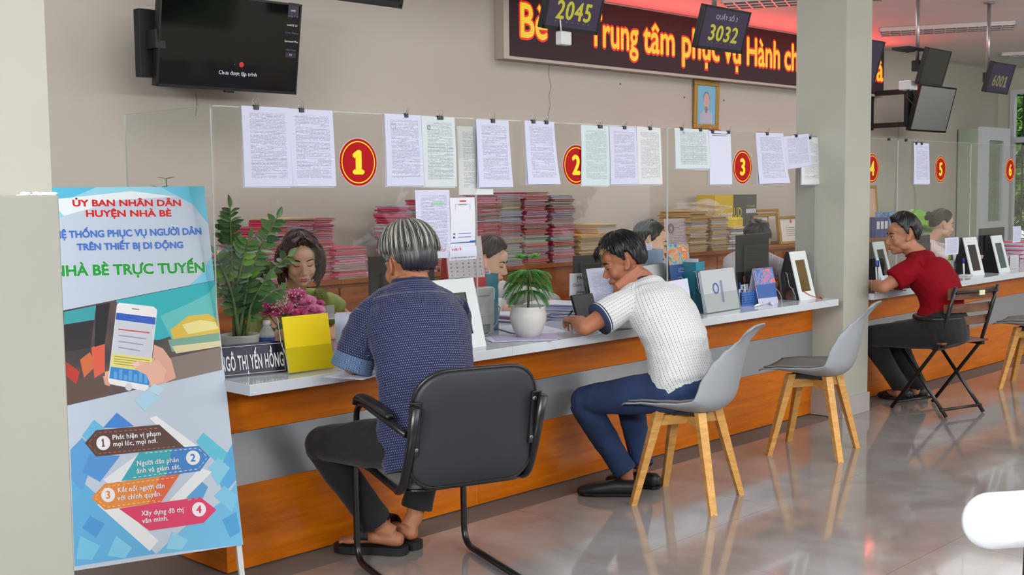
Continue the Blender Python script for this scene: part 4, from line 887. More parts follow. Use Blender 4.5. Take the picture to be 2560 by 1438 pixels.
for ringi,(rad,nn,tl) in enumerate(((.030,9,.55),(.020,7,.8),(.010,5,1.1))):
    for i in range(nn):
        a=2*PI*i/nn+ringi*.5; mb.ell((0,0,0),(.014-.003*ringi,.0035,.013-.002*ringi),F@Matrix.Translation((rad*math.cos(a),rad*math.sin(a),.006+.008*ringi))@Matrix.Rotation(a+PI/2,4,'Z')@Matrix.Rotation(PI/2-tl,4,'X'),10,6)
part('fabric_rose',mb,pm('olive_rose_cloth',(126,134,62),.85),lady,'olive cloth rose on the chest')
hm=pm('wavy_brown_hair',(58,34,32),.38,noise=.5,nscale=30,stretch=(1,1,.2))
hair(lady,M,.93,'long',hm,thick=.018,top=.010,seed=22,strand=.003,vf=50,nx=240,ny=100)
mb=MB(); Q=M@Matrix.Scale(.93,4); rr=random.Random(9)
for i in range(150):
    s_=1 if i%2 else -1; a=s_*rr.uniform(1.05,2.9); x0=.092*math.sin(a); y0=-.012+.098*math.cos(a)*.95; ph=rr.uniform(0,6); pts=[]; L=rr.uniform(.14,.20)
    for k_ in range(9):
        f=k_/8; pts.append(Q@V(x0*(1+.18*math.sin(f*3))+.010*math.sin(ph+f*9)-s_*.012*f*f,y0+.008*math.cos(ph+f*8)+.02*f*(-.3),.055-L*f))
    mb.tube(pts,[.004,.007,.008,.008,.008,.0075,.007,.005,.002],6)
part('wavy_locks',mb,hm,lady,'wavy shoulder-length hair with a reddish tint',kind='stuff')
mb=MB()
for s_ in (-1,1):
    for i in range(26):
        f=i/25; pts=[Q@V(s_*.008,.055-.05*f,.128),Q@V(s_*(.045+.01*f),.088-.05*f,.105),Q@V(s_*.080,.066-.045*f,.058),Q@V(s_*.092,.035-.03*f,.0),Q@V(s_*.09,.02-.03*f,-.06),Q@V(s_*.082,.015-.03*f,-.11)]
        mb.tube(pts,[.003,.006,.007,.007,.006,.002],6)
part('front_locks',mb,hm,lady,kind='stuff')
face_bits(lady,M,.93,lip=(176,44,56),female=True,brow=.8)
mb=MB(); wl=J['WL']; mb.tube([wl+V(.030*math.cos(a),.012*math.cos(a)*.3,.026*math.sin(a)) for a in [2*PI*i/24 for i in range(24)]],.0018,6,closed=True); part('bracelet',mb,pm('silver',(205,200,190),.2,1),lady,'thin silver bracelet')
ph=at(815,771,Y=.33); t=thing('phone','silver phone held by the woman in green','phone',tuple(ph)); Fp=frame(ph,(.75,-.66,.1),(.3,.3,.5)); mb=MB(); mb.rbox(-.036,.036,-.06,.012,-.004,.004,.003,0,Fp); part('phone_body',mb,pm('phone_silver',(190,190,196),.25,.6),t)
mb=MB(); mb.rbox(-.03,-.014,-.006,.008,.004,.0058,.0006,0,Fp); part('camera_bump',mb,m_blk,t)
# the others
sstripe=patmat('striped_cotton',(206,208,220),(90,96,150),.0085,1.0,.10,.5,stag=False)
s2_,M,J=staff('man with short hair in striped shirt behind the second screen',(3.36,.86,.50),(3.235,.61,.945),(3.19,.50,1.085),(D(318),.15,0),D(285),sk_fair,(0,0,0),'short',m_bhair,((3.10,.48,.78),(3.52,.50,.78)),((3.18,.28,.79),(3.40,.25,.79)),smat=sstripe)
hair(s2_,M,1.0,'short',m_bhair,thick=.010,top=.012,seed=31); face_bits(s2_,M,1.0)
s3_,M,J=staff('man with bowed dark hair in grey shirt behind the black monitor',(4.95,1.02,.50),(4.80,.86,.94),(4.69,.74,1.045),(D(225),.85,0),D(245),sk_tan,(168,168,176),'short',m_bhair,((4.50,.78,.79),(4.95,.60,.79)),((4.42,.55,.79),(4.72,.45,.79)))
hair(s3_,M,1.02,'short',m_bhair,thick=.018,top=.018,seed=33,amp2=.008); face_bits(s3_,M,1.02)
s0_,M,J=staff('person with dark hair seated behind the desk calendar',(2.30,.98,.48),(2.21,.86,.885),(2.165,.80,1.02),(D(300),.3,0),D(270),sk_fair,(214,214,216),'short',m_dhair,((2.0,.72,.78),(2.5,.70,.78)),((2.1,.5,.78),(2.36,.5,.78)))
hair(s0_,M,1.0,'bun',m_dhair,thick=.016,top=.014,seed=35); face_bits(s0_,M,1.0)
sw_,M,J=staff('woman with pinned-up hair in white blouse beyond the man in red',(7.86,1.05,.48),(7.70,.88,.905),(7.735,.80,1.06),(D(322),.12,0),D(300),sk_fair,(222,214,214),'bun',m_dhair,((7.55,.70,.79),(8.05,.72,.79)),((7.7,.45,.79),(8.0,.48,.79)),female=True,vx=.007)
hair(sw_,M,1.0,'bun',m_dhair,thick=.014,top=.014,seed=37,strand=.004); face_bits(sw_,M,1.0,female=True)
mb=MB(); rr=random.Random(4)
for i in range(14): mb.ell(M@V(rr.uniform(-.03,.03),-.12+rr.uniform(-.02,.02),.06+rr.uniform(-.03,.03)),(.02,.02,.02))
part('hair_bun',mb,m_dhair,sw_)
# ================================================================ chairs
def lframe(O,f):
    f=Vector((f[0],f[1],0)).normalized(); r=Vector((f.y,-f.x,0)); return Matrix(((r.x,f.x,0,O[0]),(r.y,f.y,0,O[1]),(0,0,1,0),(0,0,0,1)))
def arc(P,r=.04,k=4):
    """rounds the corners of a path"""
    P=[Vector(p) for p in P]; o=[P[0]]
    for i in range(1,len(P)-1):
        a=(P[i-1]-P[i]); b=(P[i+1]-P[i]); q=min(r,a.length*.45,b.length*.45); a=P[i]+a.normalized()*q; b=P[i]+b.normalized()*q
        for j in range(k+1): t=j/k; o.append(a*(1-t)**2+P[i]*2*t*(1-t)+b*t*t)
    return o+[P[-1]]
m_frame=pm('black_chair_tube',(20,20,22),.3,spec=.6); m_vinyl=pm('black_vinyl',(38,42,48),.5,bump=.12,bscale=250); m_gfab=pm('grey_speckled_fabric',(92,90,88),.95,noise=.25,nscale=180,bump=.3,bscale=300); m_bolt=pm('steel_bolt',(120,120,122),.35,.9)
M=lframe((.61,-.335),(.317,.948)); t=thing('armchair','black cantilever armchair with rounded back under the man in the navy shirt','chair',tuple(M@V(0,-.25,0)),0)
for s_ in (-1,1):
    x=.222*s_; mb=MB(); mb.tube([M@p for p in arc([V(x*.98,-.60,.016),V(x,0,.016),V(x,.005,.415),V(x,-.12,.408)],.075,6)],.0125,12); part('leg',mb,m_frame,t)
    mb=MB(); xx=.236*s_; path=arc([V(xx,-.04,.425),V(xx,-.50,.385),V(xx,-.56,.5),V(xx,-.635,.70)],.07,6); mb.tube([M@p for p in path],[.012]*2+[.016]*(len(path)-2),10); part('side_upright',mb,m_frame,t)
    mb=MB(); mb.tube([M@p for p in arc([V(xx*1.03,-.08,.43),V(xx*1.05,-.095,.61),V(xx*1.05,-.16,.645),V(xx*1.03,-.56,.60)],.04,5)],.0115,10); arm_=part('arm_frame',mb,m_frame,t)
    mb=MB(); loft(mb,[M@V(xx*1.05,-.10,.636),M@V(xx*1.05,-.14,.662),M@V(xx*1.05,-.25,.662),M@V(xx*1.05,-.38,.648),M@V(xx*1.04,-.43,.636)],[(.018,.010),(.025,.014),(.025,.014),(.022,.013),(.014,.008)],(1,0,0),n=12,k=3); part('armrest',mb,pm('armrest_plastic',(30,31,34),.35),t)
F=M@Matrix.Translation((0,-.605,.607))@Matrix.Rotation(D(10),4,'X')@Matrix(((1,0,0,0),(0,0,-1,0),(0,1,0,0),(0,0,0,1)))   # local z = backwards
def rr_pts(w,h,r,n=7,rt=None):
    o=[]
    for (sx,sy,a0) in ((1,1,0),(-1,1,90),(-1,-1,180),(1,-1,270)):
        q=(rt or r) if sy>0 else r
        for i in range(n+1): a=math.radians(a0+90*i/n); o.append((sx*(w/2-q)+q*math.cos(a),sy*(h/2-q)+q*math.sin(a)))
    return o
def pad(mb,w,h,r,z0,z1,F,bul=.012,curve=.0,rt=None,mi=0):
    """softly edged panel"""
    cs=[]
    for (s_,z) in ((.0,z0),(.5,z0),(.93,z0),(1,z0+(z1-z0)*.3),(1,z0+(z1-z0)*.7),(.95,z1),(.6,z1+bul*.7),(0.02,z1+bul)):
        cs.append([F@V(x*max(s_,.01),y*max(s_,.01),z-curve*(x*s_/(w/2))**2) for x,y in rr_pts(w,h,r,7,rt)])
    mb.ring(cs,True,mi)
mb=MB(); pad(mb,.452,.405,.085,-.012,.006,F,.006,.03,.12); part('backrest_shell',mb,m_vinyl,t,'black vinyl back panel')
mb=MB(); pts=[F@V(x,y,-.006-.03*(x/.226)**2) for x,y in rr_pts(.458,.411,.087,7,.12)]; mb.tube(pts,.008,8,closed=True); part('edge_piping',mb,m_frame,t)
mb=MB(); pad(mb,.43,.385,.08,.0,.03,F@Matrix.Translation((0,0,-.01))@Matrix.Rotation(PI,4,'Y'),.02,-.02,.11); part('back_cushion',mb,m_gfab,t)
for s_ in (-1,1):
    mb=MB(); mb.box(s_*.232-.026 if s_>0 else -.232-.012,s_*.232+.012 if s_>0 else -.232+.026,-.085,.105,-.012,.002,0,F@Matrix.Translation((0,0,-.014)),bev=.002); br_=part('back_bracket',mb,m_frame,t)
    for y in (-.062,.08):
        mb=MB(); c=F@V(s_*.216,y,-.011); mb.ell((0,0,0),(.009,.009,.004),F@Matrix.Translation((s_*.216,y,-.011)),12,6); part('bolt',mb,m_bolt,br_)
mb=MB(); pad(mb,.45,.50,.07,.40,.435,M@Matrix.Translation((0,-.275,0)),.02,.012); part('seat',mb,m_gfab,t,'worn grey fabric seat')
mb=MB(); pad(mb,.455,.505,.07,.385,.402,M@Matrix.Translation((0,-.275,0)),.0,.0); part('seat_pan',mb,m_frame,t)
mb=MB(); a=M@V(-.14,-.30,.39); mb.add([a,a+V(-.03,-.035,-.01),a+V(-.045,-.03,-.03),a+V(-.01,.0,-.012),a+V(-.03,-.035,-.013)],[(0,1,2,3),(0,3,2,4)]); part('care_tag',mb,pm('cloth_tag',(200,200,190),.9),t,kind='stuff')
# shell chairs
m_shell=pm('grey_moulded_plastic',(150,156,162),.42,spec=.4); m_beech=wood('light_beech_wood',(196,142,74),(220,170,98),.45,(5,5,22),.1); m_pad=pm('grey_seat_pad',(118,116,112),.7)
def shell_chair(label,mat,group='shell chairs with wooden legs'):
    t=thing('shell_chair',label,'chair',(0,0,0),0,group)
    prof=[(.255,.440,.12,0),(.245,.447,.18,0),(.20,.452,.222,.012),(.10,.440,.234,.035),(0,.425,.238,.055),(-.09,.42,.238,.070),(-.155,.435,.236,.08),(-.195,.48,.230,.085),(-.215,.55,.216,.085),(-.232,.62,.186,.07),(-.248,.68,.145,.045),(-.260,.72,.115,.02),(-.270,.752,.100,.0),(-.282,.778,.108,-.006),(-.298,.798,.112,-.01),(-.313,.809,.108,-.01),(-.324,.813,.09,-.006),(-.330,.813,.055,-.0),(-.332,.813,.015,0)]
    P,_=interp([(y,z,0) for y,z,_,_ in prof],[(a,b) for _,_,a,b in prof],3); _,R=interp([(y,z,0) for y,z,_,_ in prof],[(a,b) for _,_,a,b in prof],3)
    n=14; top=[];bot=[]
    for i,p in enumerate(P):
        a=P[max(i-1,0)]; b=P[min(i+1,len(P)-1)]; tx,tz=b.x-a.x,b.y-a.y; l=math.hypot(tx,tz); nx,nz=tz/l,-tx/l  # normal towards the sitter
        hw,up=R[i]; r1=[];r2=[]
        for j in range(n+1):
            s_=-1+2*j/n; e=abs(s_)**2.6*up; x=s_*hw
            r1.append((x,p.x+nx*e,p.y+nz*e)); r2.append((x,p.x+nx*(e-.007),p.y+nz*(e-.007)))
        top.append(r1);bot.append(r2)
    mb=MB(); mb.ring([a+b[::-1] for a,b in zip(top,bot)],True,0,True)
    part('shell',mb,mat,t,world=False)
    mb=MB(); q=[[(x*.8,y,z+.006) for x,y,z in r] for r in top[5:24]]; q2=[[(x,y,z-.008) for x,y,z in r] for r in q]; mb.ring([a+b[::-1] for a,b in zip(q,q2)],True); part('seat_pad',mb,m_pad if mat is m_shell else mat,t,world=False)
    for sx,sy in ((-1,1),(-1,-1),(1,-1),(1,1)):
        mb=MB(); b0=V(sx*.192,sy*.185,0); t0=V(sx*.105,sy*.095,.425); d=V(sx,sy,0).normalized(); w=V(-d.y,d.x,0)
        cs=[[c+d*a*e+w*b*e2 for a,b in ((-1,-1),(1,-1),(1,1),(-1,1))] for c,e,e2 in ((b0,.013,.015),(b0.lerp(t0,.75),.019,.019),(t0,.021,.019))]
        mb.ring(cs,True,0,False); lg=part('leg',mb,m_beech,t,world=False)
        mb=MB(); mb.lathe([(.013,0),(.013,.004)],10,0,None,(b0.x,b0.y,0)); part('glide',mb,pm('glide_black',(30,28,26),.7),lg,world=False)
    for sx in (-1,1):
        mb=MB(); a=V(sx*.11,.10,.375); b=-a; b.z=.375; d=(b-a).normalized(); w=V(-d.y,d.x,0)*.011
        mb.ring([[c-w-V(0,0,.022),c+w-V(0,0,.022),c+w+V(0,0,.022),c-w+V(0,0,.022)] for c in (a,b)],True,0,False); part('cross_brace',mb,m_beech,t,world=False)
    mb=MB(); mb.box(-.1,.1,-.1,.1,.405,.425,bev=.003); part('mounting_plate',mb,m_blk2,t,world=False)
    return t
ang=math.atan2(.963,-.27)-PI/2
c0=shell_chair('grey shell chair with beech legs under the man in the white shirt',m_shell); c0.location=(1.99,-.635,0); c0.rotation_euler.z=ang
dup(c0,(3.235,-.55,0),ang,'empty grey shell chair with beech legs in front of the pillar')
dup(c0,(6.02,-.66,0),ang-.12,'grey shell chair with beech legs cut by the right edge of the picture')
m_whp=pm('white_plastic_gloss',(212,218,224),.3)
pl=at(2422,1310,Z=.765); f_=V(.58,.81,0); r_=V(f_.y,-f_.x,0); O=pl+r_*.215; M=lframe((O.x,O.y),f_); t=thing('white_chair','white chair with oval backrest cut off by the lower right edge of the picture','chair',(O.x,O.y,0))
G=M@Matrix.Translation((0,0,.765))@Matrix(((1,0,0,0),(0,0,-1,0),(0,1,0,0),(0,0,0,1))); mb=MB(); pad(mb,.43,.108,.052,-.012,.014,G,.006,.02); part('backrest',mb,m_whp,t)
for x in (-.075,.075): mb=MB(); mb.tube([M@V(x,.015,.75),M@V(x,.02,.6),M@V(x,.06,.45)],.011,10); part('back_post',mb,m_frame,t)
mb=MB(); pad(mb,.43,.42,.09,.435,.455,M@Matrix.Translation((0,.26,0)),.008,.0); part('seat',mb,m_whp,t)
for sx in (-1,1):
    for sy in (0,1): mb=MB(); mb.tube([M@V(sx*.16,.12+sy*.28,.438),M@V(sx*.2,.06+sy*.42,.006)],.012,10); part('leg',mb,m_frame,t)
# folding chair
m_wal=wood('brown_chair_slats',(84,54,38),(116,78,56),.5,(3,3,14),.1)
M=lframe((4.78,-.52),(.285,.958)); t=thing('folding_chair','wooden slatted folding chair with black metal frame under the man in red','chair',(4.78,-.52,0))
for s_ in (-1,1):
    x=.185*s_; mb=MB(); mb.tube([M@V(x,.19,.008),M@V(x,-.175,.44),M@V(x*1.0,-.235,.62),M@V(x,-.29,.80)],.0115,10); part('back_upright',mb,m_frame,t)
    mb=MB(); x=.165*s_; mb.tube([M@V(x,-.22,.008),M@V(x,.17,.43)],.0115,10); part('leg',mb,m_frame,t)
    mb=MB(); mb.box(x-.012,x+.012,-.21,.19,.425,.445,0,M); part('seat_rail',mb,m_frame,t)
for y,z in ((.16,.045),(-.19,.045)):
    mb=MB(); mb.tube([M@V(-.18,y,z),M@V(.18,y,z)],.009,8); part('cross_bar',mb,m_frame,t)
for i in range(7):
    mb=MB(); y=-.19+i*.062; mb.rbox(-.205,.205,y-.026,y+.026,.446,.460,.003,0,M); part('slat',mb,m_wal,t)
for z in (.585,.665,.755):
    mb=MB(); y=-.228-(z-.585)*.30; cs=[]
    for i in range(9):
        x=-.205+.41*i/8; yy=y-.03*(1-(x/.205)**2)+.02; hh=.026+(.008 if z>.7 else 0)
        cs.append([M@V(x,yy,z-hh),M@V(x,yy+.012,z-hh),M@V(x,yy+.012,z+hh),M@V(x,yy,z+hh)])
    mb.ring(cs,True,0,False); part('slat',mb,m_wal,t)
mb=MB(); mb.tube([M@V(-.18,-.29,.765),M@V(0,-.315,.77),M@V(.18,-.29,.765)],.008,8); part('top_bar',mb,m_frame,t)
mb=MB(); mb.rbox(-.022,.022,-.332,-.322,.748,.778,.002,0,M); part('price_tag',mb,pm('yellow_white_tag',(214,214,170),.6),t)

# ================================================================ the poster stand
PF=V(-.102,-.289,0); psi=D(-17); PW=V(math.cos(psi),math.sin(psi),0); PB=V(-math.sin(psi),math.cos(psi),0); PL_=D(16.8)
PU=V(PB.x*math.sin(PL_),PB.y*math.sin(PL_),math.cos(PL_)); PN=PW.cross(PU)
PM=Matrix(((PW.x,PU.x,PN.x,PF.x),(PW.y,PU.y,PN.y,PF.y),(PW.z,PU.z,PN.z,PF.z),(0,0,0,1)))   # local x width, y up the board, z towards the viewer
def pp(x,y):
    q=PM.inverted()@on_plane(x,y,PF,PN); return (q.x,q.y)
ps=thing('poster_stand','tall blue and white public notice poster on a white folding stand','sign',tuple(PF+PW*-.28))
u0,u1=-.575,.006; v0=pp(608,1362)[1]; v1=pp(510,466)[1]
def flat(col,rough=.35,spec=.4): return pm('print_%d_%d_%d'%col,col,rough,spec=spec)
mb=MB(); mb.box(u0,u1,v0,v1,-.008,0,0,PM); part('board',mb,flat((194,208,226)),ps,'glossy printed poster board')
zi=[.0004]
def shp(name,pts,col,mat=None,clip=True):
    zi[0]+=.000015; q=[pp(*p) for p in pts]
    if clip: q=[(min(max(a,u0),u1),min(max(b,v0),v1)) for a,b in q]
    mb=MB(); mb.add([PM@V(a,b,zi[0]) for a,b in q],[tuple(range(len(q)))]); o=part(name,mb,mat or flat(col),ps,kind=None); return o
def ptxt(s,l,r,cap,col,bold=.03,name='lettering',up=0,fat=0):
    zi[0]+=.00008; a=V(*pp(*l),0); b=V(*pp(*r),0); d=b-a; tm=text(s,width=d.length,height=cap*.00134,bold=bold if not fat else 0,fat=fat); F=PM@Matrix.Translation((a.x+d.x/2,a.y+d.y/2,zi[0]))@Matrix.Rotation(math.atan2(d.y,d.x),4,'Z')
    mb=MB(); mb.v=[tuple(F@V(p[0],p[1],(p[2]-.0006))) for p in tm.v]; mb.f=tm.f; mb.m=tm.m; mb.sm=tm.sm; part(name,mb,flat(col),ps)
def pdisc(c,r,col,name='number_disc'):
    shp(name,[(c[0]+r*math.cos(a),c[1]+r*1.03*math.sin(a)) for a in [2*PI*i/28 for i in range(28)]],col)
# swooshes at the top
shp('print_shape',[(120,466),(512,466),(516,500),(420,486),(300,492),(200,520),(120,560)],(150,214,236))
shp('print_shape',[(120,466),(240,466),(190,490),(120,520)],(90,190,226))
shp('print_shape',[(400,466),(512,466),(522,560),(480,510)],(106,200,232))
shp('print_shape',[(120,500),(330,478),(440,492),(300,500),(160,540)],(232,242,248))
shp('print_shape',[(530,640),(536,700),(470,716),(500,690)],(120,206,236))
# printed photograph of a phone in a hand
def bokeh():
    m=bpy.data.materials.new('printed_street_photo'); m.use_nodes=True; nt=m.node_tree; n=nt.nodes; b=n['Principled BSDF']; b.inputs['Roughness'].default_value=.35
    g=n.new('ShaderNodeTexCoord'); nz=n.new('ShaderNodeTexNoise'); nz.inputs['Scale'].default_value=9; nz.inputs['Detail'].default_value=2; nt.links.new(g.outputs['Object'],nz.inputs[0]); rp=n.new('ShaderNodeValToRGB'); nt.links.new(nz.outputs[0],rp.inputs[0]); e=rp.color_ramp.elements
    e[0].position=.3; e[0].color=lin((34,34,40)); e[1].position=.7; e[1].color=lin((92,70,66)); nt.links.new(rp.outputs[0],b.inputs['Base Color']); return m
shp('printed_photo',[(150,778),(537,701),(555,925),(160,1016)],None,bokeh())
for q,c in (([(290,752),(537,702),(545,800),(480,822),(400,850),(330,850)],(40,178,190)),([(400,790),(470,760),(520,735),(538,712),(548,830),(430,850)],(96,196,196)),([(425,826),(470,790),(520,785),(547,800),(549,836),(440,860)],(222,190,70)),([(455,812),(500,800),(540,806),(546,822),(470,836)],(238,226,150)),([(420,850),(548,832),(551,862),(430,880)],(120,170,150)),([(430,866),(551,852),(552,866),(440,884)],(226,214,170)),([(380,905),(552,868),(555,925),(420,956)],(134,120,112)),([(162,1012),(270,985),(270,950),(160,940)],(92,72,62)),([(165,905),(200,930),(190,960),(166,940)],(190,52,44)),([(200,900),(225,880),(240,915),(210,945)],(210,110,60)),([(228,870),(262,850),(262,930),(236,945)],(226,96,70)),([(160,780),(240,764),(236,800),(160,812)],(60,160,170)),([(240,764),(275,757),(262,860),(236,868)],(28,30,36)),([(160,812),(235,800),(226,870),(163,880)],(44,40,46)),
  ([(262,930),(280,925),(276,945),(262,950)],(226,170,150)),([(257,940),(278,944),(274,966),(262,962)],(222,164,144))): shp('printed_photo',q,c)
shp('printed_hand',[(385,862),(408,872),(428,900),(440,945),(412,958),(372,966),(345,935),(380,905)],(226,172,154)); 
shp('printed_phone',[(292,762),(298,757),(384,767),(393,775),(371,970),(362,978),(276,961),(270,952)],(240,240,244))
shp('printed_phone',[(291,782),(389,794),(372,950),(274,932)],(206,214,226)); shp('printed_phone',[(291,782),(389,794),(388,812),(289,799)],(44,92,196)); shp('printed_phone',[(281,884),(381,896),(378,930),(277,916)],(232,226,130)); shp('printed_phone',[(277,917),(376,931),(373,964),(273,946)],(48,136,214))
for i,(x,h) in enumerate(((284,16),(297,24),(309,12),(321,26),(334,18),(347,26),(360,20))): shp('printed_phone',[(x,946+i*1.9),(x+1,946-h+i*1.9),(x+9,947-h+i*1.9),(x+8,948+i*1.9)],(90,170,230))
for i in range(4): shp('printed_phone',[(296,822+i*15),(374-i*8,831+i*15),(374-i*8,834+i*15),(296,825+i*15)],(150,160,185) if i else (206,60,60))
for i in range(4): shp('printed_phone',[(285,890+i*6),(374,901+i*6),(374,903+i*6),(285,892+i*6)],(176,150,60))
pdisc((322,968),9,(216,216,222),'printed_phone'); shp('printed_phone',[(330,771),(348,773),(348,775),(330,773)],(70,70,74))
shp('printed_hand',[(330,908),(345,902),(372,908),(395,900),(415,925),(408,955),(378,966),(366,938),(338,924)],(236,184,164)); shp('printed_hand',[(331,909),(346,904),(350,914),(338,921)],(244,204,190))
# lower pattern of blue tiles
B=[([(178,1180),(245,1240),(330,1330),(390,1385),(187,1416)],(88,176,228)),([(390,1386),(470,1310),(560,1250),(594,1205),(606,1362)],(104,188,232)),([(176,1125),(205,1095),(240,1130),(205,1230),(180,1200)],(84,160,222)),([(205,1090),(235,1050),(262,1072),(225,1108)],(96,186,228)),([(258,1070),(292,1032),(335,1066),(300,1070)],(56,132,220)),([(225,1135),(300,1140),(250,1205),(205,1180)],(70,148,220)),([(490,1105),(508,1082),(572,1135),(545,1160)],(88,196,222)),([(540,1185),(585,1110),(592,1200),(560,1235)],(74,170,228)),([(520,1170),(545,1145),(575,1170),(545,1215)],(130,206,236)),([(455,1240),(490,1192),(520,1218),(505,1250),(470,1246)],(70,160,216)),([(535,1240),(560,1215),(596,1240),(580,1280)],(120,200,236)),([(555,1300),(590,1280),(600,1330),(575,1345)],(60,160,220)),([(225,1290),(262,1310),(240,1345),(205,1320)],(60,150,220)),([(200,1340),(250,1365),(230,1400),(190,1398)],(110,200,236)),([(290,1340),(330,1370),(312,1396),(268,1390)],(120,204,238)),([(430,1330),(470,1350),(455,1375),(415,1372)],(136,210,240)),([(335,1000),(372,975),(400,995),(362,1028)],(170,216,240)),([(385,960),(412,972),(395,990),(370,975)],(186,222,242))]
for q,c in B: shp('print_shape',q,c)
shp('print_shape',[(243,1262),(272,1240),(396,1352),(374,1378)],(236,238,242)); shp('print_shape',[(258,1200),(340,1140),(352,1128),(300,1230)],(232,236,242)); shp('print_shape',[(420,1255),(500,1170),(530,1180),(448,1262)],(234,238,242)); shp('print_shape',[(372,1046),(390,1040),(500,1120),(456,1122)],(240,242,246))
def arrow(q,c): shp('arrow_shape',q,c)
arrow([(350,1128),(497,1115),(525,1143),(500,1178),(303,1203)],(30,170,186)); arrow([(430,1121),(497,1115),(525,1143),(500,1178),(415,1190)],(36,128,206))
arrow([(212,1108),(240,1076),(398,1062),(462,1119),(240,1142)],(84,44,34)); arrow([(297,1272),(500,1243),(541,1275),(508,1308),(374,1327)],(226,20,96)); arrow([(228,1245),(262,1210),(450,1185),(402,1257),(262,1275)],(232,136,30)); arrow([(400,1192),(450,1185),(402,1257),(370,1261)],(230,92,34))
def dash(pts,col=(246,240,230)):
    for (x0,y0),(x1,y1) in zip(pts,pts[1:]):
        L=math.hypot(x1-x0,y1-y0); n=int(L/12)
        for i in range(n): a=(i+.2)/n; b=(i+.75)/n; shp('dashed_border',[(x0+(x1-x0)*a,y0+(y1-y0)*a),(x0+(x1-x0)*b,y0+(y1-y0)*b),(x0+(x1-x0)*b,y0+(y1-y0)*b+1.6),(x0+(x1-x0)*a,y0+(y1-y0)*a+1.6)],col)
dash([(395,1070),(244,1082),(220,1108),(244,1134),(440,1116)],(200,110,80)); dash([(360,1133),(494,1120),(518,1143),(495,1172),(330,1194)]); dash([(436,1193),(266,1216),(236,1244),(266,1268),(390,1251)],(250,220,150)); dash([(380,1256),(440,1247)],(250,200,150)); dash([(466,1250),(498,1246)],(150,210,240))
for c,s_,col in (((258,1108),'1',(84,44,34)),((482,1145),'2',(36,120,200)),((270,1238),'3',(226,130,30)),((497,1274),'4',(214,20,92))):
    pdisc(c,17.5,(240,240,244)); ptxt(s_,(c[0]-(4.5 if s_=='1' else 7),c[1]+9.5),(c[0]+(4.5 if s_=='1' else 7),c[1]+8.6),19,col,.08,'number')
W_=(240,242,248)
ptxt('Phát hiện vị phạm',(280,1100),(402,1089),12,W_,.05); ptxt('mọi lúc, mọi nơi.',(282,1117),(394,1107),12,W_,.05)
ptxt('Người dân phản',(341,1165),(447,1155),12,W_,.04); ptxt('ánh và giám sát.',(341,1184),(452,1172),12,W_,.04)
ptxt('Kết nối người dân',(293,1232),(412,1220),12,W_,.05); ptxt('với chính quyền.',(293,1252),(404,1240),12,W_,.05)
ptxt('Xây dựng đô thị',(353,1290),(459,1280),12,W_,.05); ptxt('văn minh.',(355,1309),(421,1301),12,W_,.05)
zi[0]=.00075
for s_,l,r,cap,c1,c2 in (('ỦY BAN NHÂN DÂN',(181,516),(454,515),17,(206,30,34),(245,240,245)),('HUYỆN NHÀ BÈ',(214,542),(429,541),17,(206,30,34),(245,240,245)),('HỆ THỐNG PHỤC VỤ NGƯỜI DÂN',(136,596),(505,586),18,(50,120,206),(236,206,230)),('TRÊN THIẾT BỊ DI ĐỘNG',(193,626),(459,620),17,(50,120,206),(232,196,226)),('NHÀ BÈ TRỰC TUYẾN',(132,691),(514,681),27,(22,156,66),(246,250,246))):
    ptxt(s_,l,r,cap,c2,0,'lettering_outline',fat=.068 if cap!=18 and cap!=17 else .06); ptxt(s_,l,r,cap,c1,0,fat=.042)
m_stand=pm('white_stand_tube',(206,210,212),.4)
for u in (u0+.012,u1-.012):
    mb=MB(); mb.box(u-.009,u+.009,.0,v1,-.028,-.0085,0,PM); part('front_leg',mb,m_stand,ps)
    mb=MB(); a=PM@V(u,v1-.15,-.03); b=V(a.x,a.y,0)+PB*.30; b=V(b.x,b.y,.0); mb.tube([a,b+V(0,0,.008)],.009,8); part('rear_leg',mb,m_stand,ps)
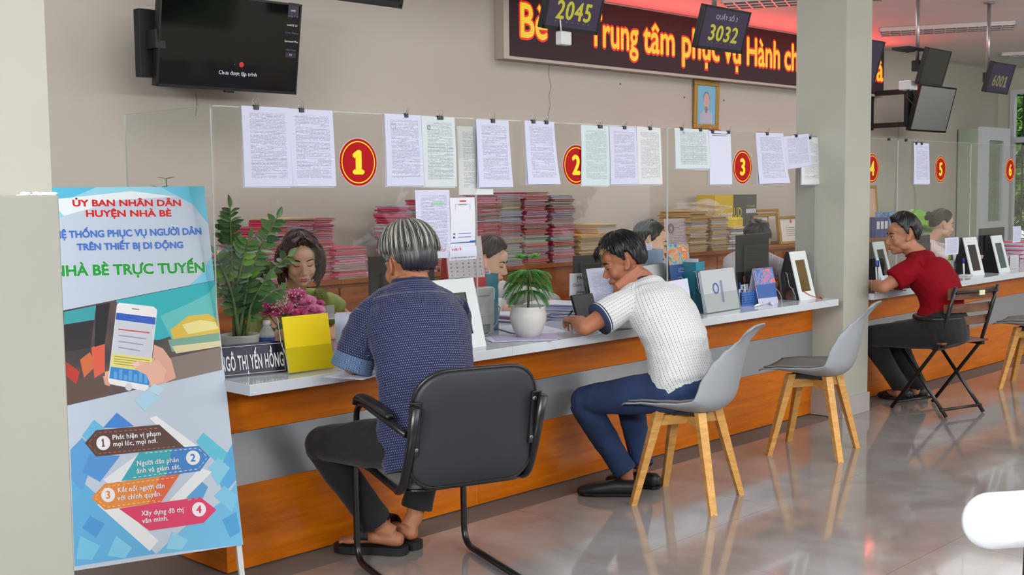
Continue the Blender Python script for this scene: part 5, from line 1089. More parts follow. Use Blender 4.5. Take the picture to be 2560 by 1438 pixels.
# ================================================================ papers clipped to the screens
def papermat(name,base=(208,212,236),ink=(112,112,136),pitch=.0052,dens=.46,table=False):
    m=bpy.data.materials.new(name); m.use_nodes=True; nt=m.node_tree; n=nt.nodes; b=n['Principled BSDF']; b.inputs['Roughness'].default_value=.75
    uv=n.new('ShaderNodeUVMap'); sp=n.new('ShaderNodeSeparateXYZ'); nt.links.new(uv.outputs[0],sp.inputs[0]); u,v=sp.outputs['X'],sp.outputs['Y']
    oi=n.new('ShaderNodeObjectInfo'); row=mathn(nt,'FLOOR',mathn(nt,'MULTIPLY',v,.297/pitch)); fr=mathn(nt,'FRACT',mathn(nt,'MULTIPLY',v,.297/pitch))
    cb=n.new('ShaderNodeCombineXYZ'); nt.links.new(mathn(nt,'MULTIPLY',u,38),cb.inputs[0]); nt.links.new(mathn(nt,'MULTIPLY_ADD',row,3.7,mathn(nt,'MULTIPLY',oi.outputs['Random'],50)),cb.inputs[1])
    nz=n.new('ShaderNodeTexNoise'); nz.inputs['Scale'].default_value=1; nz.inputs['Detail'].default_value=1; nt.links.new(cb.outputs[0],nz.inputs[0])
    cb2=n.new('ShaderNodeCombineXYZ'); nt.links.new(mathn(nt,'MULTIPLY_ADD',row,.43,mathn(nt,'MULTIPLY',oi.outputs['Random'],90)),cb2.inputs[1]); nt.links.new(mathn(nt,'MULTIPLY',u,.7),cb2.inputs[0])
    n2=n.new('ShaderNodeTexNoise'); n2.inputs['Scale'].default_value=1.3; nt.links.new(cb2.outputs[0],n2.inputs[0])
    word=mathn(nt,'GREATER_THAN',nz.outputs[0],dens-.04); line=mathn(nt,'LESS_THAN',mathn(nt,'ABSOLUTE',mathn(nt,'SUBTRACT',fr,.5)),.24); skip=mathn(nt,'GREATER_THAN',n2.outputs[0],.40)
    mg=mathn(nt,'MULTIPLY',mathn(nt,'LESS_THAN',mathn(nt,'ABSOLUTE',mathn(nt,'SUBTRACT',u,.53)),.38),mathn(nt,'LESS_THAN',mathn(nt,'ABSOLUTE',mathn(nt,'SUBTRACT',v,.51)),.41))
    k=mathn(nt,'MULTIPLY',mathn(nt,'MULTIPLY',word,line),mathn(nt,'MULTIPLY',skip,mg))
    if table:
        g=mathn(nt,'MULTIPLY',mathn(nt,'LESS_THAN',mathn(nt,'FRACT',mathn(nt,'MULTIPLY',v,18)),.12),mg); h=mathn(nt,'MULTIPLY',mathn(nt,'LESS_THAN',mathn(nt,'FRACT',mathn(nt,'MULTIPLY',u,4)),.03),mg)
        k=mathn(nt,'MAXIMUM',k,mathn(nt,'MULTIPLY',mathn(nt,'MAXIMUM',g,h),mathn(nt,'LESS_THAN',v,.6)))
    mx=n.new('ShaderNodeMixRGB'); nt.links.new(mathn(nt,'MULTIPLY',k,.55),mx.inputs[0]); mx.inputs[1].default_value=lin(base); mx.inputs[2].default_value=lin(ink); nt.links.new(mx.outputs[0],b.inputs['Base Color']); return m
m_doc=papermat('typed_page'); m_doc2=papermat('typed_green_page',(206,222,226)); m_tab=papermat('tabular_page',(208,220,224),table=True); m_blank=pm('blank_paper',(216,220,240),.8); m_docy=papermat('pale_typed_page',(220,224,226))
m_clip=pm('binder_clip_black',(14,14,16),.35); m_wire=pm('clip_wire',(170,170,172),.25,.9)
def sheetmesh(F,w,h,bow=.004,curl=.0,nx=6,ny=8,th=.0004):
    """sheet hanging in F (x right, y up, z towards the viewer), top at y=0"""
    mb=MB(); top=[];
    def P(i,j,dz): x=-w/2+w*i/nx; y=-h*j/ny; f=j/ny; return F@V(x,y,bow*math.sin(f*PI)*(1)+curl*f*f*(1+.6*(i/nx-.5))+dz)
    v=[P(i,j,th) for j in range(ny+1) for i in range(nx+1)]+[P(i,j,0) for j in range(ny+1) for i in range(nx+1)]; q=(nx+1)*(ny+1); f=[]
    for j in range(ny):
        for i in range(nx):
            a=j*(nx+1)+i; f.append((a,a+nx+1,a+nx+2,a+1)); f.append((q+a,q+a+1,q+a+nx+2,q+a+nx+1))
    mb.add(v,f,0,True); return mb,nx,ny
def addsheet(name,F,w,h,mat,t,**k):
    mb,nx,ny=sheetmesh(F,w,h,**k); o=part(name,mb,mat,t); me=o.data; uvl=me.uv_layers.new(name='UVMap'); q=(nx+1)*(ny+1)
    for l in me.loops: a=l.vertex_index%q; uvl.data[l.index].uv=((a%(nx+1))/nx,1-(a//(nx+1))/ny)
    return o
def clip(t,F,x,w=.02,inv=False):
    c=MB(); c.join(MB().box(-w/2,w/2,-.012,.004,-.006,.007,0,F@Matrix.Translation((x,0,0)))); o=part('binder_clip',c,m_clip,t)
    mb=MB()
    for z in (.009,-.008):
        s_=1 if z>0 and not inv else 1; mb.tube([F@V(x-w*.25,.003,z*.6),F@V(x-w*.3,.018,z*1.4),F@V(x-w*.15,.028,z*1.6),F@V(x+w*.15,.028,z*1.6),F@V(x+w*.3,.018,z*1.4),F@V(x+w*.25,.003,z*.6)],.0009,6)
    part('clip_wire',mb,m_wire,o)
def paper(label,x0,x1,yt,yb,mat=None,sheets=2,clips=(0.3,),Y=YG-.008,rot=0,curl=.01,extra=None,cw=.02,name='document',yb_off=0):
    a=at(x0,yt,Y=Y); b=at(x1,yt,Y=Y); c=at((x0+x1)/2,yb,Y=Y); w=b.x-a.x; z=at((x0+x1)/2,yt,Y=Y).z; h=z-c.z
    t=thing(name,label,'paper',((a.x+b.x)/2,Y,z),group='papers clipped to the acrylic screens'); F=Matrix(((1,0,0,(a.x+b.x)/2),(0,0,-1,Y),(0,1,0,z),(0,0,0,1)))@Matrix.Rotation(rot,4,'Z')
    for i in range(sheets-1,0,-1): addsheet('sheet',F@Matrix.Translation((.003*i*(1 if i%2 else -1)-.003,-.004*i,-.0012*i))@Matrix.Rotation(-.012*i,4,'Z'),w,h,m_blank,t,curl=curl*.5)
    addsheet('sheet',F,w,h,mat or m_doc,t,curl=curl)
    if extra: extra(t,F,w,h)
    for f in clips: clip(t,F,-w/2+w*f,cw)
    return t,F,w,h
m_ink=pm('print_ink_grey',(74,74,92),.7); m_rink=pm('red_stamp_ink',(206,84,92),.7); m_gink=pm('green_highlighter',(120,224,120),.7); m_bink=pm('blue_print',(28,84,176),.6)
def stampx(c,w_,h_,mat=m_rink):
    def f(t,F,w,h):
        G=F@Matrix.Translation((c[0]*w-w/2,-c[1]*h,.003)); mb=MB()
        for (a,b_,c_,d) in ((-w_/2,w_/2,h_/2-.001,h_/2),(-w_/2,w_/2,-h_/2,-h_/2+.001),(-w_/2,-w_/2+.001,-h_/2,h_/2),(w_/2-.001,w_/2,-h_/2,h_/2)): mb.box(a,b_,c_,d,0,.0004,0,G)
        part('stamp',mb,mat,t)
    return f
def seal(c,r,mat=m_ink):
    def f(t,F,w,h):
        mb=MB(); G=F@Matrix.Translation((c[0]*w-w/2,-c[1]*h,.004)); mb.join(disc(r,.0,24,rin=r*.86),G); mb.join(disc(r*.6,.0,20,rin=r*.5),G); part('seal',mb,mat,t)
    return f
paper('white typed page clipped left of the red number 1, left one of the pair',603,721,267,467,extra=stampx((.33,.28),.02,.008))
paper('white typed page clipped left of the red number 1, right one of the pair',718,831,274,466,clips=(.3,))
paper('typed page hanging right of the red number 1, with a small red stamp',961,1052,286,465,extra=stampx((.22,.17),.025,.018),clips=(.58,),cw=.016)
paper('tinted page with a table under a large black clip beside the first seam',1053,1136,292,467,m_tab,clips=(.55,),cw=.03,extra=seal((.2,.16),.009),curl=.006)
paper('faint page hanging low behind the first seam of the screens',1142,1226,317,487,m_docy,Y=YG+.008,clips=(),sheets=1)
paper('typed page with red stamp just right of the first seam',1190,1271,300,468,extra=stampx((.18,.24),.03,.02),clips=(.5,),curl=.02)
paper('lone typed page between the first seam and the red number 2',1311,1385,303,461,clips=(.28,.72),curl=.03)
paper('greenish page with two stamps under a big clip, touching the red number 2',1452,1521,314,464,m_doc2,clips=(.68,),cw=.028,extra=seal((.78,.74),.012),curl=.004)
paper('typed page in the middle of the trio right of the red number 2',1523,1590,317,461,clips=(.55,))
paper('pale typed page ending the trio right of the red number 2',1591,1651,319,461,m_docy,clips=(.55,),extra=stampx((.68,.9),.02,.012))
paper('wide page with a table left of the red number 3',1686,1771,322,422,m_tab,clips=(.2,.75),extra=seal((.25,.1),.007))
def qrless(t,F,w,h):
    for i,y in enumerate((.05,.085,.12)):
        mb=MB(); mb.box(-w*.36,w*.36,-y*h-.0015,-y*h+.0015,.0012,.0016,0,F); part('text_line',mb,m_ink,t)
paper('nearly empty white page left of the red number 3',1772,1826,328,461,m_blank,clips=(.15,.9),extra=qrless)
paper('typed page right of the red number 3 with bent lower edge',1889,1958,333,459,clips=(.4,),curl=.035,rot=.02)
paper('slanting typed page with a table near the pillar',1956,2022,338,419,m_doc,clips=(.5,),rot=.09)
paper('faint typed page at the screen end against the pillar',2002,2050,343,461,m_docy,clips=(.45,),extra=stampx((.2,.15),.02,.015))
def hl(t,F,w,h):
    for (x,y,l) in ((.45,.20,.22),(.70,.2,.12),(.3,.53,.22),(.3,.60,.16)):
        mb=MB(); mb.box(x*w-w/2,(x+l)*w-w/2,-y*h-.0022,-y*h+.0022,.0052,.0056,0,F); part('highlighter_mark',mb,m_gink,t)
    seal((.78,.85),.016,m_rink)(t,F,w,h)
paper('long typed notice with green highlights and red seal taped under the first seam',1037,1123,475,647,clips=(),sheets=1,extra=hl,curl=.002)
def pay(t,F,w,h):
    def tx(s,y,cap,mt,bo=.05,x=0): part('lettering',MB().join(text(s,height=cap,bold=bo),F@Matrix.Translation((x,-y*h,.003))),mt,t)
    mb=MB()
    for (a,b_,c_,d) in ((-.3,.3,.86,.862),(-.3,.3,.52,.522),(-.3,-.296,.52,.862),(.296,.3,.52,.862)): mb.box(a*w,b_*w,(c_-1)*h,(d-1)*h,.003,.0034,0,F)
    part('code_frame',mb,m_ink,t); tx('SCAN TO PAY',.155,.005,m_ink); mb=MB(); mb.prism([(-w/2,-.93*h),(w/2,-.93*h),(w/2,-.89*h),(w*.3,-.89*h),(w*.24,-.91*h),(-w/2,-.915*h)],.003,.0034,0,F); part('blue_band',mb,m_bink,t)
    for i in range(3): mb=MB(); y=-(.66+i*.075)*h; mb.box(-w*.2,w*.32,y-.0012,y+.0012,.003,.0034,0,F); mb.box(-w*.4,-w*.32,y-.004,y+.004,.003,.0034,0,F); part('text_line',mb,m_bink,t)
    mb=MB(); mb.box(-w*.36,-w*.02,-.535*h,-.515*h,.003,.0034,0,F); mb.box(w*.05,w*.3,-.535*h,-.515*h,.003,.0034,0,F); part('text_line',mb,m_bink,t); mb=MB(); mb.box(-w*.12,w*.14,-.085*h,-.06*h,.003,.0034,0,F); part('red_heading',mb,pm('red_print',(206,30,36),.6),t)
m_wp=pm('white_card',(222,226,236),.5)
paper('white payment card with blue lower band hanging beside the first seam',1124,1186,494,616,m_wp,clips=(),sheets=1,extra=pay,name='payment_card',curl=0,Y=YG-.012)
def luu(t,F,w,h):
    part('lettering',MB().join(text('LƯU Ý:',height=.012,bold=.08),F@Matrix.Translation((-w*.22,-.34*h,.003))),pm('red_print',(206,30,36),.6),t)
    part('lettering',MB().join(text('NỘI DUNG CHUYỂN KHOẢN:',width=w*.78,height=.0055,bold=.02),F@Matrix.Translation((-.004,-.62*h,.003))),m_ink,t)
    part('lettering',MB().join(text('HỌ TÊN CHỦ SỬ DỤNG - SỐ HỒ SƠ',width=w*.88,height=.0055,bold=.02),F@Matrix.Translation((0,-.86*h,.003))),m_ink,t)
paper('small notice with red heading taped under the payment card',1122,1190,616,650,m_blank,clips=(),sheets=1,extra=luu,curl=0,name='notice',Y=YG-.010)
paper('typed page clipped left of the red number 5',2284,2322,358,460,clips=(.15,.5),sheets=2)
for i,x in enumerate((2222,2265)):
    a=at(x,352,Y=YG); t=thing('binder_clip','small black binder clip on the bare screen rim, %s'%(('nearer the pillar','nearer the clipped page')[i]),'clip',tuple(a)); F=Matrix(((1,0,0,a.x),(0,0,-1,YG),(0,1,0,ZT+.002),(0,0,0,1))); mb=MB(); mb.box(-.011,.011,-.014,.004,-.006,.006,0,F); part('clip_body',mb,m_clip,t); mb=MB(); mb.tube([F@V(-.005,.003,.004),F@V(-.006,.018,.01),F@V(.006,.018,.01),F@V(.005,.003,.004)],.0009,6); part('clip_wire',mb,m_wire,t)
paper('white notice sheet on the screen beyond the man in red, above the green basket',2362,2396,594,637,m_doc,clips=(),sheets=1,curl=0)
paper('white notice sheet on the screen beside the far right kiosk',2532,2552,566,606,m_doc,clips=(),sheets=1,curl=0)

# ================================================================ things on the counter
def S(px,py,z=SZ): return at(px,py,Z=z)
# leaning tablet kiosks: front lower corners in px, height
m_kw=pm('white_kiosk_frame',(220,228,230),.3); m_kb=pm('black_kiosk_body',(18,18,20),.4); m_ks=pm('kiosk_dark_glass',(22,14,20),.08,spec=.7)
def kiosk(label,bl,br,h=.285,depth=.15,wd=None,scr=None,slot=(.18,.80,.12,.80)):
    a=S(*bl); b=S(*br); r=(b-a); w=wd or r.length; r.normalize(); bk=V(-r.y,r.x,0); t=thing('tablet_kiosk',label,'kiosk',tuple((a+b)/2),group='white framed tablet kiosks')
    lean=.26; up=(V(0,0,1)+bk*lean).normalized(); F=frame(a,r,up); hl=h/up.z
    mb=MB(); x0,x1,y0,y1=slot[0]*w,slot[1]*w,slot[2]*hl,slot[3]*hl
    for q in ((0,w,0,y0),(0,w,y1,hl),(0,x0,y0,y1),(x1,w,y0,y1)): mb.box(q[0],q[1],q[2],q[3],-.008,0,0,F)
    part('front_frame',mb,m_kw,t,'white front frame')
    mb=MB(); mb.box(x0-.004,x1+.004,y0-.004,y1+.004,-.0075,-.004,0,F); part('screen_glass',mb,scr or m_ks,t)
    mb=MB(); topb=a+up*hl; pts=[a+bk*.008+V(0,0,.001),a+bk*depth+V(0,0,.001),topb+bk*.03,topb+bk*.007]
    n=len(pts); q1=[p+r*.003 for p in pts]; q2=[p+r*(w-.003) for p in pts]; mb.ring([q1,q2],True,0,False); part('body',mb,m_kb,t,'black wedge-shaped body')
    return t,F,w,hl
kiosk('white framed tablet kiosk partly hidden by the navy-shirted man',(1098,882),(1216,865),.292,.17,slot=(.16,.78,.20,.80))
kiosk('white framed tablet kiosk behind the shoulder of the man in the white shirt',(1600,800),(1690,778),.262,.15,slot=(.2,.74,.2,.78))
kd,F,w,hl=kiosk('white framed tablet kiosk with brown reflection painted on its screen at the pillar',(2002,752),(2040,746),.285,.17,scr=pm('kiosk_painted_brown_reflection',(104,82,44),.15),slot=(.20,.82,.17,.82))  # flat brown on the glass paints a reflection
mb=MB(); p=S(2020,752); mb.tube([F@V(w*.3,hl*.17,.002),F@V(w*.6,hl*.08,.006),S(2046,747)+V(0,0,.004),S(2056,748)+V(0,0,.003),S(2050,744)+V(0,0,.003)],.0022,6); t=single('red_cord',mb,pm('red_cable',(196,30,34),.5),'thin red cord trailing from the kiosk at the pillar','cord')
kiosk('white framed tablet kiosk hidden behind the face of the man in red',(2205,702),(2232,697),.27,.13)
kiosk('white framed tablet kiosk just right of the man in red',(2430,690),(2462,686),.28,.15)
kiosk('white framed tablet kiosk nearest the far window',(2500,683),(2526,679),.28,.15,scr=pm('kiosk_painted_green_reflection',(60,84,80),.12))  # green reflection is put into the screen's base colour
# plates, papers, holders
a=S(566,945); b=S(719,930); r=(b-a).normalized(); w=(b-S(549,947)).length; a=b-r*w; bk=V(-r.y,r.x,0); t=thing('name_plate','navy name plate with white letters at the near end of the counter','sign',tuple((a+b)/2)); hh=.118
up=(V(0,0,1)+bk*.25).normalized(); F=frame(a,r,up)
mb=MB(); q=[a,a+bk*.085,a+up*hh+bk*.006]; mb.ring([[p+V(0,0,.001) for p in q],[p+r*w+V(0,0,.001) for p in q]],True,0,False); part('body',mb,pm('navy_plastic',(16,22,52),.25),t)
mb=MB(); i_=.007
for q in ((i_,w-i_,i_,i_+.0016),(i_,w-i_,hh-i_-.0016,hh-i_),(i_,i_+.0016,i_,hh-i_),(w-i_-.0016,w-i_,i_,hh-i_)): mb.box(q[0],q[1],q[2],q[3],.0006,.0014,0,F)
part('border_line',mb,pm('white_paint',(226,228,232),.5),t)
q=text('NGÔ THỊ YẾN HỒNG',width=w*.93,height=.052,bold=.06); part('lettering',MB().join(q,F@Matrix.Translation((w/2,.024,.0006))),pm('white_paint',(226,228,232),.5),t)
m_acr=m_glass
def holder(label,bl,br,h,d=.05,fill=None,fillh=None,fl='inserted_sheet',cat='holder'):
    a=S(*bl); b=S(*br); r=(b-a); w=r.length; r.normalize(); bk=V(-r.y,r.x,0); t=thing('leaflet_holder',label,cat,tuple((a+b)/2)); up=(V(0,0,1)+bk*.18).normalized(); F=frame(a,r,up)
    mb=MB(); mb.box(0,w,.002,h,-d-.002,-d,0,F); mb.box(0,w,.001,.004,-d,0,0,F); mb.box(0,w,.002,h*.45,-.002,0,0,F); part('acrylic_tray',mb,m_acr,t)
    for x in (0.0012,w-.0012):
        pts=[F@V(x,.002,.001),F@V(x,h*.18,.001),F@V(x,h*.42,-.012),F@V(x,h*.52,-.028),F@V(x,h*.95,-.03),F@V(x,h,-.036),F@V(x,h,-d)]; mb=MB(); mb.tube([p+V(0,0,.002) for p in arc(pts,.02,4)],.0016,6); part('acrylic_side',mb,m_edge,t)
    if fill:
        for i in range(len(fill)): mb=MB(); H_=fillh or h*1.06; mb.box(.004+.002*i,w-.004+.002*i,.005,H_-.004*i,-.008-.008*i,-.003-.008*i,0,F); part(fl,mb,fill[i],t)
    return t,F,w
yel=pm('yellow_card',(240,214,10),.5)
a1=S(719,937); holder('clear leaflet holder with a bright yellow card near the name plate',(722,937),(840,921),.215,.045,[yel],.213,'yellow_card')
mb=MB(); F=frame(S(846,925)+V(0,.03,.002),(.8,.3,0),(0,0,1)); 
# open page and folder beside the yellow card
t=thing('paper_folder','pale blue paper folder standing behind the yellow card','folder',tuple(S(880,905))); a=at(842,903,Z=SZ); b=at(912,900,Z=SZ); r=(b-a).normalized(); F=frame(a,r,V(0,0,1)+V(-r.y,r.x,0)*.3); mb=MB(); mb.box(0,.17,.002,.19,-.004,0,0,F); part('cover',mb,pm('pale_blue_paper',(196,206,232),.6),t); mb=MB(); mb.box(.005,.165,.004,.197,-.012,-.005,0,F); part('pages',mb,pm('pink_paper',(228,190,204),.7),t)
t=thing('document','white sheet lying under the rolled cuff of the navy shirt','paper',tuple(S(885,950))); F=Matrix.Translation(S(925,938)+V(-.02,.02,.002))@Matrix.Rotation(.3,4,'Z'); mb=MB(); mb.box(-.1,.1,-.07,.10,0,.0006,0,F); part('sheet',mb,m_blank,t)
# bottle
c=S(669,902)+V(0,.0,0); t=thing('water_bottle','small clear water bottle with blue label beside the white plant pot','bottle',tuple(c)); k_=.95
mb=MB(); mb.lathe([(.02,.001),(.029,.003),(.031,.02),(.030,.035),(.031,.05),(.031,.10),(.028,.118),(.016,.135),(.0125,.142),(.0125,.15)],24,0,None,c)
mp=bpy.data.materials.new('clear_bottle_plastic'); mp.use_nodes=True; _n=mp.node_tree.nodes; _b=_n['Principled BSDF']; _b.inputs['Base Color'].default_value=(.9,.95,.97,1); _b.inputs['Roughness'].default_value=.08; _b.inputs['Alpha'].default_value=.38; part('bottle_body',mb,mp,t)
mb=MB(); mb.lathe([(.0318,.052),(.0322,.054),(.0322,.094),(.0318,.096)],24,0,None,c); part('bottle_label',mb,pm('blue_label',(30,74,150),.35),t); mb=MB(); mb.lathe([(.0145,.144),(.0148,.146),(.0148,.158),(.013,.161)],20,0,None,c); part('cap',mb,pm('white_cap',(214,222,228),.4),t)
F=frame(c+V(-.0228,-.0228,0),(.707,-.707,0),(0,0,1)); part('lettering',MB().join(text('AQUA',height=.009,bold=.06),F@Matrix.Translation((.004,.062,.0012))),pm('white_paint',(226,228,232),.5),t)
# leafy pot plant
m_pot=pm('white_ceramic',(206,206,202),.35); m_soil=pm('potting_soil',(70,54,44),.95,noise=.4,nscale=60,bump=.6,bscale=90)
m_leaf=pm('glossy_leaf',(92,134,74),.28,noise=.25,nscale=6,spec=.55); m_leaf2=pm('glossy_leaf_dark',(66,104,64),.3,noise=.25,nscale=6,spec=.5); m_leaf3=pm('young_leaf',(112,168,52),.35,noise=.1,nscale=8); m_stem=pm('plant_stem',(96,120,60),.5,noise=.2,nscale=30)
pc_=S(603,906); pc_=V(pc_.x,pc_.y,SZ)
t=thing('potted_plant','tall glossy-leaved plant in a white pot behind the name plate','plant',tuple(pc_))
mb=MB(); mb.lathe([(.052,.001),(.058,.003),(.068,.05),(.074,.10),(.076,.112),(.071,.112),(.069,.10),(.03,.096)],32,0,None,pc_); part('pot',mb,m_pot,t); mb=MB(); mb.lathe([(.069,.096),(.05,.102),(.002,.104)],24,0,None,pc_); part('soil',mb,m_soil,t)
def leafmesh(l,w,mat,nm):
    mb=MB(); v=[];f=[]; n=6
    for i in range(n+1):
        s_=i/n; ww=w*math.sin(PI*min(1,s_**.8*.97+.015))**.8; y=l*s_; z=-.12*l*s_*s_; v+=[(-ww,y,z+.16*ww),(0,y,z-.06*ww),(ww,y,z+.16*ww)]
    for i in range(n): a=i*3; f+=[(a,a+1,a+4,a+3),(a+1,a+2,a+5,a+4)]
    mb.add(v,f,0,True); me=mesh('leaf',mb,mat); return me
LF=[leafmesh(.066,.019,m_leaf,'a'),leafmesh(.060,.019,m_leaf2,'b'),leafmesh(.07,.018,m_leaf,'c'),leafmesh(.056,.021,m_leaf3,'d')]
rr=random.Random(21); baseM=wm(t).inverted()
def putleaf(p,d,upv,me,par,s_=1):
    y=Vector(d).normalized(); x=y.cross(upv); x=x.normalized() if x.length>.01 else y.orthogonal().normalized(); z=x.cross(y)
    L=bpy.data.objects.new('leaf',me); COL.objects.link(L); L.parent=par
    L.matrix_basis=wm(par).inverted()@(Matrix(((x.x,y.x,z.x,p[0]),(x.y,y.y,z.y,p[1]),(x.z,y.z,z.z,p[2]),(0,0,0,1)))@Matrix.Scale(s_,4))
stems=[]
for (tx,ty,dY) in ((575,520,0),(692,545,0),(560,560,.07),(622,600,-.05),(648,640,.06),(540,640,.03),(600,660,.10),(720,640,.02),(665,700,-.04),(610,740,.04),(548,720,.05),(700,720,.06)):
    tip=at(tx,ty,Y=pc_.y+dY); b0=pc_+V(rr.uniform(-.03,.03),rr.uniform(-.03,.03),.10); mid=b0.lerp(tip,.5)+V((b0.x-tip.x)*.2,(b0.y-tip.y)*.2,.02); L=(tip-b0).length
    pts=[b0,b0.lerp(mid,.5)+V(0,0,.01),mid,mid.lerp(tip,.55)+V(0,0,.008),tip]; P,_=interp(pts,[(1,1)]*5,4); mb=MB(); mb.tube(P,[.0085-.0065*i/len(P) for i in range(len(P))],8); part('stem',mb,m_stem,t)
    n=int(L/.024); 
    for k_ in range(3,n):
        f=k_/n; i=min(int(f*(len(P)-1)),len(P)-2); p=P[i].lerp(P[i+1],f*(len(P)-1)-i); ax=(P[i+1]-P[i]).normalized(); side=ax.orthogonal().normalized()
        ref=V(.699,-.715,0); side=(ref-ax*ref.dot(ax)).normalized(); side=Matrix.Rotation(rr.uniform(-.5,.5),3,ax)@side
        if f<.22: continue
        for sg in (-1,1):
            d=side*sg*.9+ax*.55+V(0,0,-.1*rr.random()); putleaf(p,d,V(-.45,-.5,.7)+V(rr.uniform(-.5,.5),rr.uniform(-.5,.5),rr.uniform(-.3,.3)),LF[3] if rr.random()<.06 else LF[rr.choice((0,1,1,2))],t,rr.uniform(.7,1.02)*(1.0-.25*abs(f-.6)))
    putleaf(P[-1],(P[-1]-P[-2]),V(.3,-.8,.3),LF[rr.choice((0,2))],t,.8)
# tall plant whose tips show above the poster
pq=at(395,640,Y=.38); t=thing('potted_plant','dark-leaved plant tip rising behind the poster stand','plant',(pq.x,pq.y,SZ)); c=V(pq.x+.03,pq.y,SZ)
c=V(.08,.42,SZ); t.location=c
mb=MB(); mb.lathe([(.045,.001),(.05,.004),(.062,.09),(.058,.09),(.03,.085)],24,0,None,c); part('pot',mb,m_pot,t)
for k_,(tx,ty) in enumerate(((415,448),(400,470),(440,560))):
    tip=at(tx,ty,Y=.42); P,_=interp([c+V(0,0,.08),c.lerp(tip,.5)+V(.01,0,.03),tip],[(1,1)]*3,6); mb=MB(); mb.tube(P,[.005-.0035*i/len(P) for i in range(len(P))],6); part('stem',mb,m_stem,t)
    for i in range(5,len(P)):
        for sg in (-1,1): putleaf(P[i],V(.7*sg,-.7*sg,.35),V(0,0,1),LF[1],t,.62)
# bouquet of roses
t=thing('rose_bouquet','bouquet of pink roses with white filler flowers behind the yellow card','flowers',tuple(S(745,880))); bc=S(745,880)
m_rose=pm('pink_rose_petal',(240,112,178),.6,noise=.15,nscale=40); m_rose2=pm('pale_pink_petal',(248,158,204),.6,noise=.12,nscale=40)
mb=MB(); mb.lathe([(.035,.001),(.04,.004),(.05,.10),(.058,.13),(.05,.13),(.02,.12)],20,0,None,bc); part('vase',mb,pm('dark_green_wrap',(40,62,44),.5),t)
def rose(c,r,up,mat):
    F=frame(c,Vector(up).orthogonal(),up); F=Matrix.Translation(c)@Vector(up).to_track_quat('Z','Y').to_matrix().to_4x4(); mb=MB(); n=16
    for ring_ in range(6):
        rad=r*(.16+.16*ring_); hgt=r*(.95-.06*ring_); opn=.05+.09*ring_; off=ring_*1.3
        np_=3 if ring_<3 else 5
        for p in range(np_):
            a0=off+2*PI*p/np_; span=2*PI/np_*1.25; v=[];f=[]; m_=6; h_=5
            for j in range(h_+1):
                for i in range(m_+1):
                    a=a0+span*(i/m_-.5); tt=j/h_; e=1-(2*i/m_-1)**2; rr_=rad*(.45+.75*tt**.7)+opn*r*tt*tt+(.12*r*tt**4 if ring_>2 else 0); z=-r*.5+(hgt+r*.4)*tt*(.82+.18*e)-(.10*r*ring_/5 if tt>.8 else 0)
                    v.append((rr_*math.cos(a),rr_*math.sin(a),z))
            for j in range(h_):
                for i in range(m_): q=j*(m_+1)+i; f.append((q,q+1,q+m_+2,q+m_+1))
            mb.add(v,f,0,True,F)
    return part('rose',mb,mat,t)
for (x,y,r,Y_,m_) in ((735,742,.030,.10,m_rose),(757,758,.033,.06,m_rose2),(706,778,.030,.06,m_rose),(745,785,.024,.03,m_rose),(784,762,.028,.10,m_rose),(786,778,.026,.02,m_rose2),(668,776,.030,.10,m_rose)):
    p=at(x,y,Y=bc.y+Y_-.04); rose(p,r,(p-bc-V(0,0,-.02)).normalized()*.6+V(-.35,-.35,.35),m_); P,_=interp([bc+V(0,0,.09),bc.lerp(p,.6),p-V(0,0,r*.4)],[(1,1)]*3,4); mb=MB(); mb.tube(P,.0028,6); part('flower_stem',mb,m_stem,t)
mb=MB(); rr=random.Random(3)
for i in range(230):
    p=at(rr.gauss(708,22),rr.gauss(757,15),Y=bc.y+rr.uniform(-.01,.10)); mb.ell(p,(.0042,.0042,.0036),None,6,4)
    if i%6==0: mb.tube([bc+V(0,0,.1),p],.0007,4)
part('filler_flowers',mb,pm('cream_filler_flower',(222,214,186),.8),t,'tiny cream filler flowers',kind='stuff')
for i in range(14): p=at(rr.uniform(640,735),rr.uniform(790,835),Y=bc.y+rr.uniform(-.05,.03)); putleaf(p,V(rr.uniform(-.8,.6),rr.uniform(-.6,.1),.4),V(0,0,1),LF[1],t,.7)
# calendar on printer
m_prn=pm('office_white_plastic',(206,210,208),.4); m_prn2=pm('office_grey_plastic',(160,164,164),.45)
def wbox(mb,c,r,w,d,h,z0=0,bev=.004):
    r=Vector(r).normalized(); b=V(-r.y,r.x,0); F=Matrix(((r.x,b.x,0,c[0]),(r.y,b.y,0,c[1]),(0,0,1,c[2]))+((0,0,0,1),)); mb.rbox(-w/2,w/2,0,d,z0,z0+h,bev,0,F); return F
pa=S(1197,845); pb_=S(1272,832); r=V(1,.0,0); c=V((pa.x+pb_.x)/2+.0,pa.y+.02,SZ); wp=.27
c=S(1236,842); c=V(c.x-.05,c.y+.08,SZ)
t=thing('printer','white desktop printer under the red calendar','printer',tuple(c)); mb=MB(); F=wbox(mb,c+V(0,0,0),(1,0,0),.27,.26,.175,.045,.008); part('body',mb,m_prn,t)
for x in (-.12,.12): mb=MB(); mb.rbox(x-.012,x+.012,.005,.03,0,.048,.003,0,F); part('foot',mb,m_prn,t)
mb=MB(); mb.rbox(-.11,.11,.01,.24,.004,.043,.003,0,F); part('paper_tray',mb,m_prn2,t)
mb=MB(); mb.box(-.10,-.085,-.002,.0,.17,.20,0,F); mb.box(.03,.1,-.002,0,.178,.184,0,F); mb.box(-.13,.13,-.0015,0,.085,.087,0,F); part('panel_seam',mb,m_prn2,t,kind='stuff')
mb=MB(); mb.tube([F@V(.145,.02,.15),F@V(.16,-.01,.12),F@V(.10,-.05,.06),F@V(.02,-.07,.012),F@V(-.09,-.05,.006)],.0035,8); single('cable',mb,m_prn2,'pale cable curling down beside the white printer','cable')
